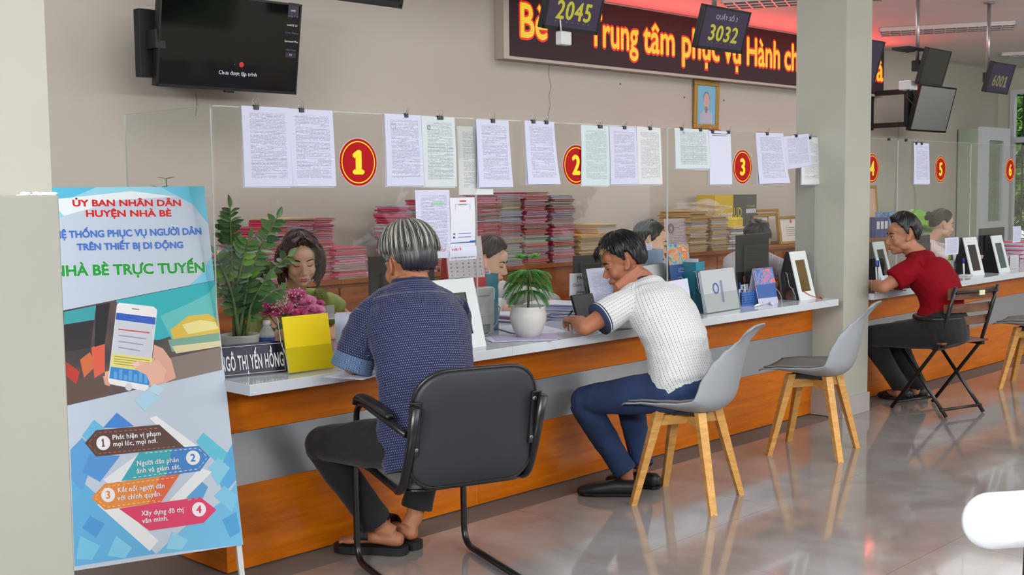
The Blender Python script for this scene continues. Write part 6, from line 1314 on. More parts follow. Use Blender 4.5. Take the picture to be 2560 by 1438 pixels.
def tent(label,c,r,w,h,d,face,base,lean=.2,name='desk_calendar',wires=True,deco=None):
    r=Vector(r).normalized(); bk=V(-r.y,r.x,0); t=thing(name,label,'calendar',tuple(c)); a=Vector(c)-r*w/2; up=V(0,0,h)+bk*d/2; F=frame(a,r,up); hl=up.length
    mb=MB(); mb.box(0,w,0,hl,-.002,0,0,F); a2=a+bk*d; up2=V(0,0,h)-bk*d/2; F2=frame(a2+r*w,-r,up2); mb.box(0,w,0,hl,-.002,0,0,F2); part('stand_board',mb,base,t)
    mb=MB(); mb.box(.004,w-.004,hl*.18,hl*.99,.0005,.003,0,F); part('page',mb,face,t)
    if wires:
        for i in range(int(w/.011)): mb=MB(); x=.01+i*.011; mb.tube([F@V(x,hl-.006,.004),F@V(x,hl+.004,.003),F@V(x,hl+.004,-.006),F@V(x,hl-.005,-.008)],.0008,5); part('binding_ring',mb,m_wire,t)
    if deco: deco(t,F,w,hl)
    return t
def caldeco(t,F,w,hl):
    k_=1
    for row in range(6):
        for col in range(6):
            s_='%d'%(((row*7+col+1)%31)+1); q=text(s_,height=.0062,bold=.06); part('date_number',MB().join(q,F@Matrix.Translation((w*(.11+col*.155),hl*(.60-.075*row),.0032))),m_ink if col<5 else pm('red_print',(206,30,36),.6),t)
    mb=MB(); mb.join(disc(.006,.0035,16,w*.75,hl*.82),F); part('emblem',mb,m_rink,t)
cc=V(c.x+.03,c.y+.07,SZ+.221)
tent('red and white desk calendar with date numbers on the printer',cc,(.97,-.25,0),.20,.235,.09,pm('calendar_page',(214,204,212),.6),pm('calendar_red',(196,30,40),.5),deco=caldeco)
# teal magazine file behind the printer
def magfile(label,c,r,w,d,h,col,name='magazine_file',sheets=3):
    r=Vector(r).normalized(); bk=V(-r.y,r.x,0); t=thing(name,label,'file box',tuple(c)); F=Matrix(((r.x,bk.x,0,c[0]),(r.y,bk.y,0,c[1]),(0,0,1,c[2]),(0,0,0,1)))
    m=pm('file_plastic_%d_%d_%d'%col,col,.4,alpha=.92)
    mb=MB(); mb.box(-w/2,w/2,0,.003,0,h,0,F); mb.box(-w/2,w/2,0,d,0,.003,0,F); mb.box(-w/2,w/2,d-.003,d,0,h*.45,0,F); part('file_wall',mb,m,t)
    for sx in (-w/2,w/2-.003):
        G=F@Matrix(((0,0,1,sx),(1,0,0,0),(0,1,0,0),(0,0,0,1))); mb=MB(); mb.prism([(0,0),(d,0),(d,h*.45),(d*.35,h),(0,h)],0,.003,0,G); sd=part('file_side',mb,m,t)
    for k_ in range(9):
        mb=MB(); y=.02+k_*.018; mb.box(-w/2-.001,-w/2+.0005,y,y+.009,.03,h*.42,0,F); part('slot',mb,pm('file_slot_painted_shade',tuple(int(v*.7) for v in col),.5),t)  # slot shade painted as darker strips on the side
    for i in range(sheets): mb=MB(); mb.box(-w/2+.008+i*.012,-w/2+.016+i*.012,.006,d*.9,.005,h*(.96+.05*i),0,F); part('stored_sheet',mb,[m_blank,m_wp,m_doc][i%3],t)
    mb=MB(); mb.box(-.018,.018,-.001,0,h*.55,h*.75,0,F); part('paper_tag',mb,m_wp,t); return t
cp=V(c.x+.215,c.y+.10,SZ); magfile('teal file box right of the white printer',cp,(1,0,0),.085,.22,.27,(60,134,156))
# small conifer pot
c=S(1320,856)+V(0,.02,0); c=S(1322,822); c=V(c.x-.09,c.y-.09+.10,SZ)
c=at(1322,850,Z=SZ); c=c+V(.0,.0,0)+Vector((_d[0],_d[1],0))*.10
t=thing('potted_conifer','small feathery conifer in a round white pot on the counter','plant',tuple(c))
pr_=.0785*1.05; mb=MB(); mb.lathe([(.045,.001),(.052,.004),(.066,.03),(.082,.075),(.084,.105),(.076,.132),(.080,.142),(.072,.142),(.068,.13),(.02,.125)],32,0,None,c); part('pot',mb,m_pot,t); mb=MB(); mb.lathe([(.068,.126),(.04,.130),(.002,.131)],20,0,None,c); part('soil',mb,m_soil,t)
mb=MB(); mb.tube([c+V(0,0,.13),c+V(.003,0,.20),c+V(0,.003,.37)],[.006,.005,.002],8); part('trunk',mb,pm('brown_bark',(96,74,48),.8),t)
rr=random.Random(17)
def frond(name,p0,az,L,drop,mat,par,n=42,w=.028,rise=.3):
    mb=MB(); d=V(math.cos(az),math.sin(az),0); pts=[p0+d*L*f+V(0,0,rise*L*f-drop*f*f) for f in [i/8 for i in range(9)]]; mb.tube(pts,[.0016]*8+[.0004],4); sd=V(-d.y,d.x,0)
    for i in range(n):
        f=.12+.88*i/n; j=min(int(f*8),7); p=pts[j].lerp(pts[j+1],f*8-j); ww=w*(math.sin(PI*min(1,f*.85+.12)))
        for sg in (-1,1):
            for q in range(2):
                e=p+sd*sg*ww*(.55+.35*q)+d*ww*(1.0+.3*q)+V(0,0,-.5*ww+rr.uniform(-.007,.006)); mb.add([p,p+d*.0014,e+d*.0012,e],[(0,1,2,3)])
    return part(name,mb,mat,par)
m_con=pm('conifer_green',(80,142,70),.6,noise=.25,nscale=25); m_con2=pm('conifer_tip_green',(104,164,84),.6,noise=.2,nscale=25)
for tier,(z,nn,L,dr) in enumerate(((.21,13,.10,.11),(.25,15,.115,.12),(.28,15,.115,.105),(.30,13,.10,.075),(.365,11,.06,.012))):
    for i in range(nn): frond('frond',c+V(0,0,z),2*PI*i/nn+tier*.4+rr.uniform(-.15,.15),L*rr.uniform(.85,1.1),dr,m_con2 if tier==4 or i%3==0 else m_con,t,w=.026 if tier<4 else .016,rise=.4)
# clear acrylic pieces in front of the pot
holder('empty clear leaflet holder in front of the conifer pot',(1302,845),(1345,838),.17,.04)
# papers and piles round the writing man
def sheets(label,c,rz,n,th=.0022,w=.21,h=.297,mats=None,jit=.01,cat='papers',name='paper_pile',part_name='sheet',seed=0):
    t=thing(name,label,cat,tuple(c)); rq=random.Random(seed or int(c[0]*1000)); z=c[2]+.0008
    for i in range(n):
        F=Matrix.Translation((c[0]+rq.uniform(-jit,jit),c[1]+rq.uniform(-jit,jit),z))@Matrix.Rotation(rz+rq.uniform(-jit,jit)*6,4,'Z'); mb=MB(); mb.box(-w/2,w/2,-h/2,h/2,0,th*.82,0,F); part(part_name,mb,(mats or [m_blank,m_wp])[i%len(mats or [1,2])],t); z+=th
    return t
m_pinkf=pm('pink_file_cover',(226,84,124),.6,noise=.08,nscale=12); m_pinkf2=pm('deep_pink_file_cover',(190,48,84),.6,noise=.08,nscale=12); m_greyf=pm('grey_lilac_file_cover',(176,166,184),.7,noise=.08,nscale=12); m_greenf=pm('pale_green_file_cover',(150,186,156),.6); m_manila=pm('manila_envelope',(216,172,84),.7,noise=.06,nscale=10); m_tan=pm('pale_manila_paper',(212,188,150),.8)
sheets('thick pile of white forms behind the writing man',V(2.22,.36,SZ),.35,14,.006,mats=[m_blank,m_wp,pm('bluish_paper',(176,184,220),.7)])
sheets('low pile of pink and white files right of the conifer',V(2.02,.47,SZ),.1,5,.008,.24,.33,mats=[m_greyf,m_blank,m_pinkf])
t=sheets('loose forms spread under the arms of the writing man',V(1.80,.12,SZ),-.3,3,.0012,mats=[m_blank,m_wp],jit=.05,name='loose_forms')
t=sheets('coloured forms near the counter edge left of the elbow',V(1.50,-.10,SZ),.8,3,.0012,mats=[m_greyf,m_blank,pm('lilac_paper',(190,180,214),.7)],jit=.04,name='loose_forms')
t=sheets('white forms under the arms of the man in red',V(4.80,-.12,SZ),.4,3,.0012,jit=.03,name='loose_forms')
t=sheets('slim bundle of papers by the elbow of the man in red',V(4.62,.25,SZ),.1,6,.01,name='paper_pile')
# desk monitors seen from the staff side
def monitor(label,tl,tr,Y,h,yaw=0,zb=None,back=True,sign=None,name='computer_monitor'):
    a=at(*tl,Y=Y); b=at(*tr,Y=Y); w=(b-a).length; c=(a+b)/2; t=thing(name,label,'monitor',(c.x,c.y,SZ)); F=Matrix.Translation((c.x,c.y,a.z-h/2))@Matrix.Rotation(yaw,4,'Z')@Matrix(((1,0,0,0),(0,0,-1,0),(0,1,0,0),(0,0,0,1)))
    mb=MB(); mb.rbox(-w/2,w/2,-h/2,h/2,-.02,0,.004,0,F); part('casing',mb,m_blk2,t); mb=MB(); mb.rbox(-w*.36,w*.36,-h*.36,h*.30,0,.022,.01,0,F); hump=part('rear_hump',mb,m_blk2,t)
    for k_ in range(4): mb=MB(); mb.box(-w*.3,w*.3,h*(.24-.035*k_),h*(.255-.035*k_),.0215,.0235,0,F); part('vent',mb,m_blk,hump)
    mb=MB(); mb.box(-w/2+.012,w/2-.012,-h/2+.014,h/2-.012,-.022,-.0205,0,F); part('screen_glass',mb,m_scr,t)
    zb=c.z-0; mb=MB(); p=F@V(0,-h/2+.03,.015); mb.rbox(p.x-.03,p.x+.03,p.y-.01,p.y+.03,SZ+.008,p.z+.03,.003); part('stand_neck',mb,m_blk2,t); mb=MB(); mb.lathe([(.11,0.0005),(.11,.006),(.04,.012)],24,0,None,(p.x,p.y,SZ)); part('stand_base',mb,m_blk2,t)
    if sign:
        x0,y0,sw,sh,lines=sign; mb=MB(); mb.box(x0,x0+sw,y0,y0+sh,.024,.0246,0,F); sg=part('taped_sign',mb,m_wp,t)
        for (s_,yy,cap,bo) in lines: part('lettering',MB().join(text(s_,width=sw*(.32 if cap>.016 else .72 if len(s_)>6 else .5),height=cap,bold=bo),F@Matrix.Translation((x0+sw/2,y0+yy,.0248))),pm('sign_ink',(30,30,54),.6),sg)
    return t
monitor('black monitor behind the head of the navy-shirted man',(926,641),(1086,634),.30,.36,0)
monitor('black monitor turned away near the pillar with a white paper sign',(1836,588),(1932,583),.30,.34,.12,sign=(-.24,-.235,.115,.105,[('MÁY',.078,.017,.05),('Lãnh đạo Ủy ban',.045,.013,0),('Nhà Bè',.014,.013,0)]))
monitor('dark monitor left of the writing man with a paper sign below',(1442,640),(1500,636),.42,.20,-.15)
t=thing('paper_sign','white sign about the office machine taped left of the writing man','sign',tuple(S(1455,775))); a=at(1423,697,Y=.22); b=at(1476,694,Y=.22); F=frame(at(1424,741,Y=.22),(b-a),(0,0,1)); w=(b-a).length; hs=.115
mb=MB(); mb.box(0,w,-.004,hs,-.001,0,0,F); part('sheet',mb,m_wp,t)
for s_,yy,cap,bo,ww in (('MÁY',.083,.018,.07,.34),('Chánh Văn',.047,.016,0,.72),('phòng',.012,.015,0,.40)): part('lettering',MB().join(text(s_,width=w*ww,height=cap,bold=bo),F@Matrix.Translation((w/2,yy,.0004))),pm('sign_ink',(30,30,54),.6),t)
mb=MB(); mb.box(w*.3,w*.34,-.15,.02,-.006,-.002,0,F); part('support_stick',mb,m_prn2,t)
a=at(1477,672,Y=.12); b=at(1530,664,Y=.12); t=thing('notice_stand','typed notice leaning on a black board beside the face of the writing man','notice',tuple(V(a.x,.12,SZ))); F=frame(V(a.x,.12,SZ),(1,0,0),(0,.2,1)); hh=a.z-SZ
mb=MB(); mb.box(0,.26,0,hh,-.008,0,0,F); part('board',mb,m_blk2,t); addsheet('sheet',F@Matrix.Translation((.13,hh,.002)),.22,hh*.98,m_doc,t)
a=S(1452,790); t=thing('card_reader','small black terminal standing in front of the paper sign','device',tuple(a)); F=frame(at(1438,775,Y=.02),(1,0,0),(0,.35,1)); mb=MB(); mb.rbox(0,.16,-.05,.075,-.012,0,.004,0,F); part('body',mb,m_blk,t)
# brochures, files and small things between the writing man and the pillar
def artmat(name,cols,sc=14):
    m=bpy.data.materials.new(name); m.use_nodes=True; nt=m.node_tree; n=nt.nodes; b=n['Principled BSDF']; b.inputs['Roughness'].default_value=.35
    tc=n.new('ShaderNodeTexCoord'); vo=n.new('ShaderNodeTexNoise'); vo.inputs['Scale'].default_value=sc; vo.inputs['Distortion'].default_value=1.5; nt.links.new(tc.outputs['Object'],vo.inputs[0]); rp=n.new('ShaderNodeValToRGB'); nt.links.new(vo.outputs[0],rp.inputs[0]); e=rp.color_ramp.elements
    e[0].position=.34; e[0].color=lin(cols[0]); e[1].position=.66; e[1].color=lin(cols[-1])
    for i,cc_ in enumerate(cols[1:-1]): q=e.new(.38+.28*(i+.5)/(len(cols)-2)); q.color=lin(cc_)
    nt.links.new(rp.outputs[0],b.inputs['Base Color']); return m
art=artmat('printed_festival_art',[(40,120,190),(90,190,220),(240,170,90),(226,90,60),(240,210,160)],16); blue_p=pm('brochure_blue',(32,84,158),.4); cream_p=pm('cream_card',(226,196,160),.5)
def brochure(label,px0,px1,pyt,pyb,Y,name='wall_calendar'):
    a=at(px0,pyb,Y=Y); b=at(px1,pyb,Y=Y); zt_=at(px0,pyt,Y=Y).z; t=thing(name,label,'calendar',(a.x,Y,SZ)); w=b.x-a.x; h=zt_-a.z; F=frame(a,(1,0,0),(0,.12,1))
    mb=MB(); mb.box(0,w,-(a.z-SZ)+.002,h,-.012,-.004,0,F); part('backing_board',mb,m_blk2,t); mb=MB(); mb.box(0,w,h*.42,h,-.003,.001,0,F); part('picture',mb,art,t); mb=MB(); mb.box(0,w,0,h*.42,-.003,.001,0,F); part('blue_panel',mb,blue_p,t)
    for i in range(3): mb=MB(); mb.box(w*.4,w*.9,h*(.30-.05*i),h*(.312-.05*i),.001,.0016,0,F); part('text_line',mb,m_wp,t)
    return t
brochure('blue and orange printed calendar standing beside the teal file boxes',1677,1728,612,700,.04)
a=S(1690,812); b=S(1738,806); holder('leaflet holder stuffed with plain white sheets right of the writing man',(1690,812),(1738,800),.225,.05,[m_blank,m_wp],.215,'white_sheets')
magfile('teal slotted file box behind the plastic-wrapped booklets',V(S(1745,780).x+.02,S(1745,780).y,SZ),(1,.1,0),.10,.24,.27,(44,140,160))
magfile('pale blue file box with clear folders behind the teal one',V(S(1745,780).x-.02,S(1745,780).y+.27,SZ),(1,.1,0),.16,.20,.33,(150,176,206),sheets=4)
t,F,w=holder('leaflet holder with plastic-wrapped blue and white booklets',(1768,786),(1852,772),.235,.05,[m_wp,m_blank,m_wp],.232,'wrapped_booklet')
mb=MB(); mb.join(disc(.03,.0008,28,w*.36,.13,rin=.022),F); part('printed_ring',mb,pm('ring_blue',(56,104,190),.5),t)
mb=MB()
for i in range(3): mb.box(w*.5+.008*i,w*.5+.003+.008*i,.05,.17,.0008,.0012,0,F)
part('printed_lines',mb,pm('lilac_print',(120,110,180),.5),t,kind='stuff')
mb=MB(); mb.box(-.004,w+.004,.0,.25,.002,.003,0,F); part('plastic_wrap',mb,m_glass,t)
# blue basket
def basket(label,c,w,d,h,col,items=()):
    t=thing('pen_basket',label,'basket',tuple(c)); m=pm('basket_%d_%d_%d'%col,col,.45); mb=MB(); mb.box(c[0]-w/2,c[0]+w/2,c[1]-d/2,c[1]+d/2,c[2]+.001,c[2]+.004); part('basket_floor',mb,m,t)
    for (x0,x1,y0,y1,ax) in ((c[0]-w/2,c[0]+w/2,c[1]-d/2,c[1]-d/2,0),(c[0]-w/2,c[0]+w/2,c[1]+d/2,c[1]+d/2,0),(c[0]-w/2,c[0]-w/2,c[1]-d/2,c[1]+d/2,1),(c[0]+w/2,c[0]+w/2,c[1]-d/2,c[1]+d/2,1)):
        mb=MB(); L=(x1-x0) or (y1-y0); n=int(L/.014)
        for i in range(n+1):
            f=i/n; x=x0+(x1-x0)*f; y=y0+(y1-y0)*f; mb.box(x-.002,x+.002,y-.002,y+.002,c[2]+.004,c[2]+h)
        for k_ in range(int(h/.014)+1): z=c[2]+.004+k_*.014; mb.box(x0-.0015,x1+.0015,y0-.0015,y1+.0015,z,z+.004)
        part('lattice_side',mb,m,t,kind='stuff')
    return t
b1=S(1876,765); b1=V(b1.x+.02,b1.y+.07,SZ); basket('blue lattice basket under the black monitor',b1,.17,.10,.075,(70,120,196))
cols=[('blue',(26,50,150)),('white',(226,228,232)),('dark red',(110,24,40))]
def pen(label,p,q,col,r=.0042): 
    t=thing('pen',label,'pen',tuple(p)); p=Vector(p);q=Vector(q); mb=MB(); mb.tube([p,p.lerp(q,.7)],r,8); part('barrel',mb,pm('pen_white',(222,224,228),.35),t); mb=MB(); mb.tube([p.lerp(q,.7),q],r*1.15,8); part('pen_cap',mb,pm('pen_%d_%d_%d'%col,col,.35),t)
pen('dark red pen standing in the blue basket',b1+V(.04,0,.01),b1+V(.05,.02,.16),(110,24,40)); pen('blue pen standing in the blue basket',b1+V(-.03,0,.01),b1+V(-.035,-.01,.13),(26,50,150))
p1_=S(1880,766); p2_=S(1935,762); 
for i,(l,x0,y0,x1,y1) in enumerate((('white pen with blue cap lying in front of the blue basket',1888,768,1922,757),('thick white marker with blue cap lying beside the pen near the small calendar',1932,764,1915,752))):
    a=S(x0,y0)+V(0,0,.007); b=S(x1,y1)+V(0,0,.007); pen(l,a,b,(30,40,150),.0065)
tent('small tent calendar with blue and red print near the pillar kiosk',S(1945,762)+V(.0,.06,0),(1,-.05,0),.19,.205,.09,blue_p,pm('calendar_lilac',(190,190,214),.5),wires=False,deco=lambda t,F,w,hl:(part('picture',MB().box(.004,w-.004,hl*.55,hl*.97,.0032,.0045,0,F),artmat('printed_koi_art',[(36,90,170),(70,130,200),(220,90,80),(240,150,130)],22),t)))
holder('empty clear leaflet holder in front of the small tent calendar',(1955,758),(1990,752),.17,.04)
c=S(1905,730); t=thing('desk_phone','small black desk device with coiled lead under the paper sign','device',(c.x,c.y,SZ)); mb=MB(); mb.rbox(c.x-.06,c.x+.06,c.y-.03,c.y+.06,SZ+.001,SZ+.05,.008); part('body',mb,m_blk2,t); mb=MB(); mb.rbox(c.x-.02,c.x+.05,c.y-.02,c.y+.05,SZ+.05,SZ+.11,.006); part('grey_box',mb,pm('pale_grey_plastic',(150,150,152),.5),t)
# far desk things
bf=S(2392,688); bf=V(bf.x+.05,bf.y+.06,SZ); basket('pale green lattice basket of pens beyond the man in red',bf,.12,.09,.10,(190,206,196))
for i,(l,col) in enumerate((('yellow-green marker standing in the pale green basket',(150,180,40)),('blue marker standing in the pale green basket',(40,60,190)),('grey marker standing in the pale green basket',(120,124,140)))): pen(l,bf+V(-.04+.04*i,0,.01),bf+V(-.045+.04*i,.01*i,.15),col,.008)
a=S(2410,690); pen('blue pen with white lead standing before the kiosk right of the man in red',a+V(0,0,.002),a+V(.005,.01,.13),(26,40,150),.007)
mb=MB(); mb.rbox(a.x-.05,a.x+.05,a.y-.05,a.y+.02,SZ,SZ+.012,.004); single('pen_stand',mb,m_prn,'flat white pen stand on the far counter','stand')
for i,(x,l) in enumerate(((2192,'left'),(2198,'right'))): p=S(x,705); pen('white pen with blue cap beside the pillar, %s of the two'%l,p+V(0,0,.002),p+V(.0,.01,.15),(30,44,150),.006)
basket('white wire tray at the far end of the counter',S(2548,672)+V(0,.1,0),.2,.12,.10,(206,210,214))
sheets('pink and white files piled by the far kiosk',V(S(2545,650).x,.45,SZ),.1,14,.012,.24,.32,mats=[m_wp,m_pinkf,m_blank])
monitor('black monitor behind the far kiosks',(2452,572),(2512,566),.45,.33,0)
monitor('dark laptop-like monitor behind the head of the man in red',(2290,590),(2330,586),.55,.30,.1)
# ================================================================ file stacks and boxes on the cabinets
CT=.866; rr=random.Random(12)
fm=[]
for mt in (m_pinkf,m_pinkf2,m_greyf,m_greenf,m_manila,m_tan):
    for v_ in range(2):
        mb=MB(); w,d,h=.245,.34,.0125; n=5; top=[];bot=[]
        mb.box(-w/2,w/2,-d/2,d/2,0,.0012,0); mb.box(-w/2,w/2,-d/2,d/2,h-.0022,h-.001,0); mb.box(-w/2,-w/2+.0012,-d/2,d/2,0,h-.001,0); mb.box(-w/2+.004,w/2-.006,-d/2+.004+.003*v_,d/2-.004,.0013,h*.45,1); mb.box(-w/2-.002+.005*v_,w/2+.004,-d/2-.003+.004*v_,d/2-.004,h*.46,h*.56,0); mb.box(-w/2+.002,w/2-.008,-d/2+.006,d/2-.004,h*.57,h-.0024,1)
        fm.append(mesh('file_folder',mb,[mt,m_wp if v_ else m_tan]))
names={0:'pink',1:'deep pink',2:'grey lilac',3:'pale green',4:'manila',5:'tan'}
def stack(where,x,y,n,weights,group,name='file_folder',th=.0122,rz=0,jit=.012,cat='folder',kind='folder',z0=CT):
    z=z0+.0005; rq=random.Random(int(x*977)+n)
    for i in range(n):
        k_=rq.choices(range(6),weights)[0]; o=bpy.data.objects.new(name,fm[k_*2+rq.randint(0,1)]); COL.objects.link(o); o.location=(x+rq.uniform(-jit,jit),y+rq.uniform(-jit,jit),z); s_=rq.uniform(.75,1.35); o.scale=(rq.uniform(.94,1.05),rq.uniform(.95,1.04),s_); o.rotation_euler.z=rz+rq.uniform(-.05,.05); z+=th*s_+.0004
        pos='lowest' if i==0 else 'topmost' if i==n-1 else ''
        tagp(o,names[k_]+' '+kind+', '+(pos if pos else ('%d%s from bottom'%(i+1,'th' if 10<i+1<14 else {1:'st',2:'nd',3:'rd'}.get((i+1)%10,'th'))))+' in '+where,cat,group)
    return z
X_=lambda px,py=600:at(px,py,Y=2.28).x
pk=(6,5,2,.7,0,.4); gr=(1.2,1.2,5,1.5,0,1.5)
stack('the stack nearest the poster',X_(560,690),2.30,16,(3,1,3,1,0,1),'files behind the plant')
stack('the stack behind the pot plant',X_(640,690),2.30,26,pk,'files behind the plant')
stack('the stack left of the green-bloused woman',X_(715,680),2.30,30,pk,'files behind the woman in green')
zl=stack('the stack behind the green-bloused woman',X_(765,680),2.32,29,pk,'files behind the woman in green')
stack('the low stack right of the green-bloused woman',X_(838,680),2.28,15,(4,4,3,1,0,1),'files behind the woman in green')
sheets('spread of loose white papers on the cabinet right of the low pink stack',V(X_(900,690),2.3,CT),.2,4,.004,.24,.33,jit=.03)
cw_=[1018,1090,1138,1186,1238,1302,1372]
wn_=['the leftmost column of the big file wall','the second column of the big file wall','the file column behind the payment card','the file column just past the first seam','the greyish column of the big file wall','the pinkest column of the big file wall','the last column of the big file wall']
ht=[34,37,38,38,38,38,37]
for i,(x,wn__,n_) in enumerate(zip(cw_,wn_,ht)): stack(wn__,X_(x,640),2.29,n_,(2,3,2,.5,0,.5) if i==0 else gr if i in (4,) else (3,3,3,1,0,1) if i==6 else pk,'big wall of files on the cabinets')
stack('the stack just right of the file wall',X_(1440,650),2.30,14,(0,0,0,0,5,2),'manila envelopes on the cabinets','envelope',cat='envelope',kind='envelope')
stack('the stack behind the writing man',X_(1490,650),2.32,20,(0,0,0,0,5,2),'manila envelopes on the cabinets','envelope',cat='envelope',kind='envelope')
stack('the stack right of the writing man',X_(1572,640),2.32,15,(0,0,0,0,5,2),'manila envelopes on the cabinets','envelope',cat='envelope',kind='envelope')
for x,n_,l in ((1700,26,'the stack right of the second seam'),(1752,22,'the stack behind the stamped certificate sheet')): stack(l,X_(x,620),2.25,n_,(0,0,1,0,3,4),'paper stacks near the boxed scanner','envelope',cat='envelope',kind='envelope')
sheets('white papers lying on the manila stacks by the boxed scanner',V(X_(1800,620),2.26,CT),.1,9,.022,.26,.34,mats=[m_wp,m_greyf,m_tan],jit=.02)
# official sheets standing
a=at(1675,650,Y=1.7); t=thing('certificate_sheet','upright greyish certificate sheet with stamped text right of the second seam','paper',(at(1675,650,Y=2.11).x,2.11,CT)); F=frame(V(at(1665,650,Y=2.11).x,2.11,CT),(1,0,0),(0,.1,1)); addsheet('sheet',F@Matrix.Translation((.17,.29,.0)),.33,.28,papermat('stamped_page',(196,178,178),(110,100,130),.014),t)
mb=MB(); F2=F@Matrix.Translation((.09,.21,.006)); mb.join(disc(.04,.0,28,rin=.034),F2); mb.join(disc(.024,.0,20,rin=.02),F2); part('seal',mb,m_ink,t)
# boxed scanner carton
x0=at(1787,560,Y=2.3).x; x1=at(1891,560,Y=2.3).x; zt_=at(1787,488,Y=2.3).z; t=thing('carton','yellow and grey carton lettered cleverUD standing on the cabinet','box',((x0+x1)/2,2.4,CT))
mb=MB(); mb.box(x0,x0+(x1-x0)*.43,2.30,2.5,CT,zt_); part('yellow_side',mb,pm('carton_yellow',(206,176,38),.5),t); mb=MB(); mb.box(x0+(x1-x0)*.43,x1,2.30,2.5,CT,zt_); part('grey_side',mb,pm('carton_grey',(84,86,84),.5),t)
F=frame(V(x0,2.299,zt_-.20),(1,0,0),(0,0,1)); W_x=x1-x0; part('lettering',MB().join(text('clever',width=W_x*.34,height=.06,bold=.02),F@Matrix.Translation((W_x*.25,0,.001))),pm('white_paint',(226,228,232),.5),t); part('lettering',MB().join(text('UD',width=W_x*.2,height=.085,bold=.04),F@Matrix.Translation((W_x*.535,0,.001))),pm('logo_yellow',(206,180,60),.5),t)
for i in range(5): mb=MB(); mb.box(W_x*(.74+.05*i),W_x*(.775+.05*i),.03,.07,.001,.002,0,F); part('printed_icon',mb,m_wp,t)
part('lettering',MB().join(text('A3 SCANNER',width=W_x*.2,height=.018,bold=.03),F@Matrix.Translation((W_x*.85,.085,.001))),pm('logo_yellow',(206,180,60),.5),t)
single('paper_bag',MB().rbox(x0-.15,x0+.25,2.16,2.28,CT,at(1790,545,Y=2.2).z,.02),pm('yellow_plastic_bag',(214,190,60),.4,noise=.15,nscale=12,bump=.6,bscale=14),'crumpled yellow bag in front of the cleverUD carton','bag')
# clear crumpled plastic bag
def blob(label,c,r,mat,name,cat,seed=1,amp=.25):
    rq=random.Random(seed); bm=bmesh.new(); bmesh.ops.create_icosphere(bm,subdivisions=4,radius=1); ph=[rq.uniform(0,6) for _ in range(9)]
    mb=MB(); vs_=[]
    for v in bm.verts:
        p=v.co; k_=1+amp*(math.sin(p.x*4+ph[0])*math.sin(p.y*5+ph[1])+.5*math.sin(p.z*8+ph[2]+3*p.x)+.3*abs(math.sin(p.x*11+p.y*7+ph[3]))); vs_.append((c[0]+p.x*r[0]*k_,c[1]+p.y*r[1]*k_,max(c[2],c[2]+r[2]+p.z*r[2]*k_)))
    bm.verts.index_update(); mb.add(vs_,[[v.index for v in f.verts] for f in bm.faces],0,False); bm.free(); return single(name,mb,mat,label,cat,(c[0],c[1],c[2]))
m_film=pm('clear_film',(220,222,220),.12,alpha=.28,spec=.8)
blob('crumpled clear plastic bag lying on the manila stacks',(X_(1745,560),2.24,1.17),(.28,.12,.06),m_film,'plastic_bag','bag',5,.3)
blob('green plastic bag on the cabinet beyond the man in red',(at(2318,560,Y=2.1).x,2.2,CT),(.26,.12,.13),pm('green_plastic_bag',(128,192,70),.3,alpha=.9),'plastic_bag','bag',7,.25)
blob('white bundle on the cabinet just behind the head of the man in red',(at(2300,600,Y=2.4).x,2.48,CT),(.22,.08,.12),pm('white_film',(206,208,212),.4),'plastic_bag','bag',9,.2)
# framed certificates
m_gold=pm('gilded_frame',(176,136,62),.35,.4,bump=.5,bscale=90)
def framed(label,c,w,h,lean,yaw,face,name='framed_certificate',cat='frame',fr=.028,wall=False,deco=None):
    t=thing(name,label,cat,tuple(c)); F=Matrix.Translation(Vector(c))@Matrix.Rotation(yaw,4,'Z')@Matrix.Rotation(-lean,4,'X')@Matrix(((1,0,0,0),(0,0,-1,0),(0,1,0,0),(0,0,0,1)))
    for (x0,x1,y0,y1) in ((-w/2,w/2,0,fr),(-w/2,w/2,h-fr,h),(-w/2,-w/2+fr,fr,h-fr),(w/2-fr,w/2,fr,h-fr)): mb=MB(); mb.rbox(x0,x1,y0,y1,-.012,.012,.004,0,F); part('frame_bar',mb,m_gold,t)
    mb=MB(); mb.box(-w/2+fr,w/2-fr,fr,h-fr,-.006,.001,0,F); part('picture',mb,face,t)
    if deco: deco(t,F,w,h)
    return t
cert=pm('certificate_paper',(220,214,206),.4)
def cd(t,F,w,h):
    mb=MB(); 
    for i in range(5): mb.box(-w*.22,w*.22,h*(.3+.07*i),h*(.3+.07*i)+.003,.0012,.0016,0,F)
    part('text_line',mb,m_ink,t,kind='stuff'); mb=MB(); mb.join(disc(.025,.002,24,w*.18,h*.3,rin=.02),F); part('seal',mb,m_ink,t); mb=MB(); mb.join(disc(.018,.002,16,0,h*.8),F); part('emblem',mb,m_rink,t)
xf=at(1960,595,Y=2.2).x
framed('gold framed certificate leaning at the front of the row by the pillar',(xf+.15,2.19,CT),.46,.27,.15,0,cert,deco=cd); framed('gold frame standing edge-on behind the leaning certificate',(xf-.05,2.32,CT),.44,.30,.12,.15,cert); framed('rearmost gold frame of the row by the pillar',(xf+.05,2.42,CT),.50,.335,.1,0,cert)
framed('white framed sheet left of the gold frames',(at(1915,600,Y=2.25).x-.05,2.26,CT),.26,.28,.08,0,pm('plain_sheet',(206,204,200),.6),fr=.012)
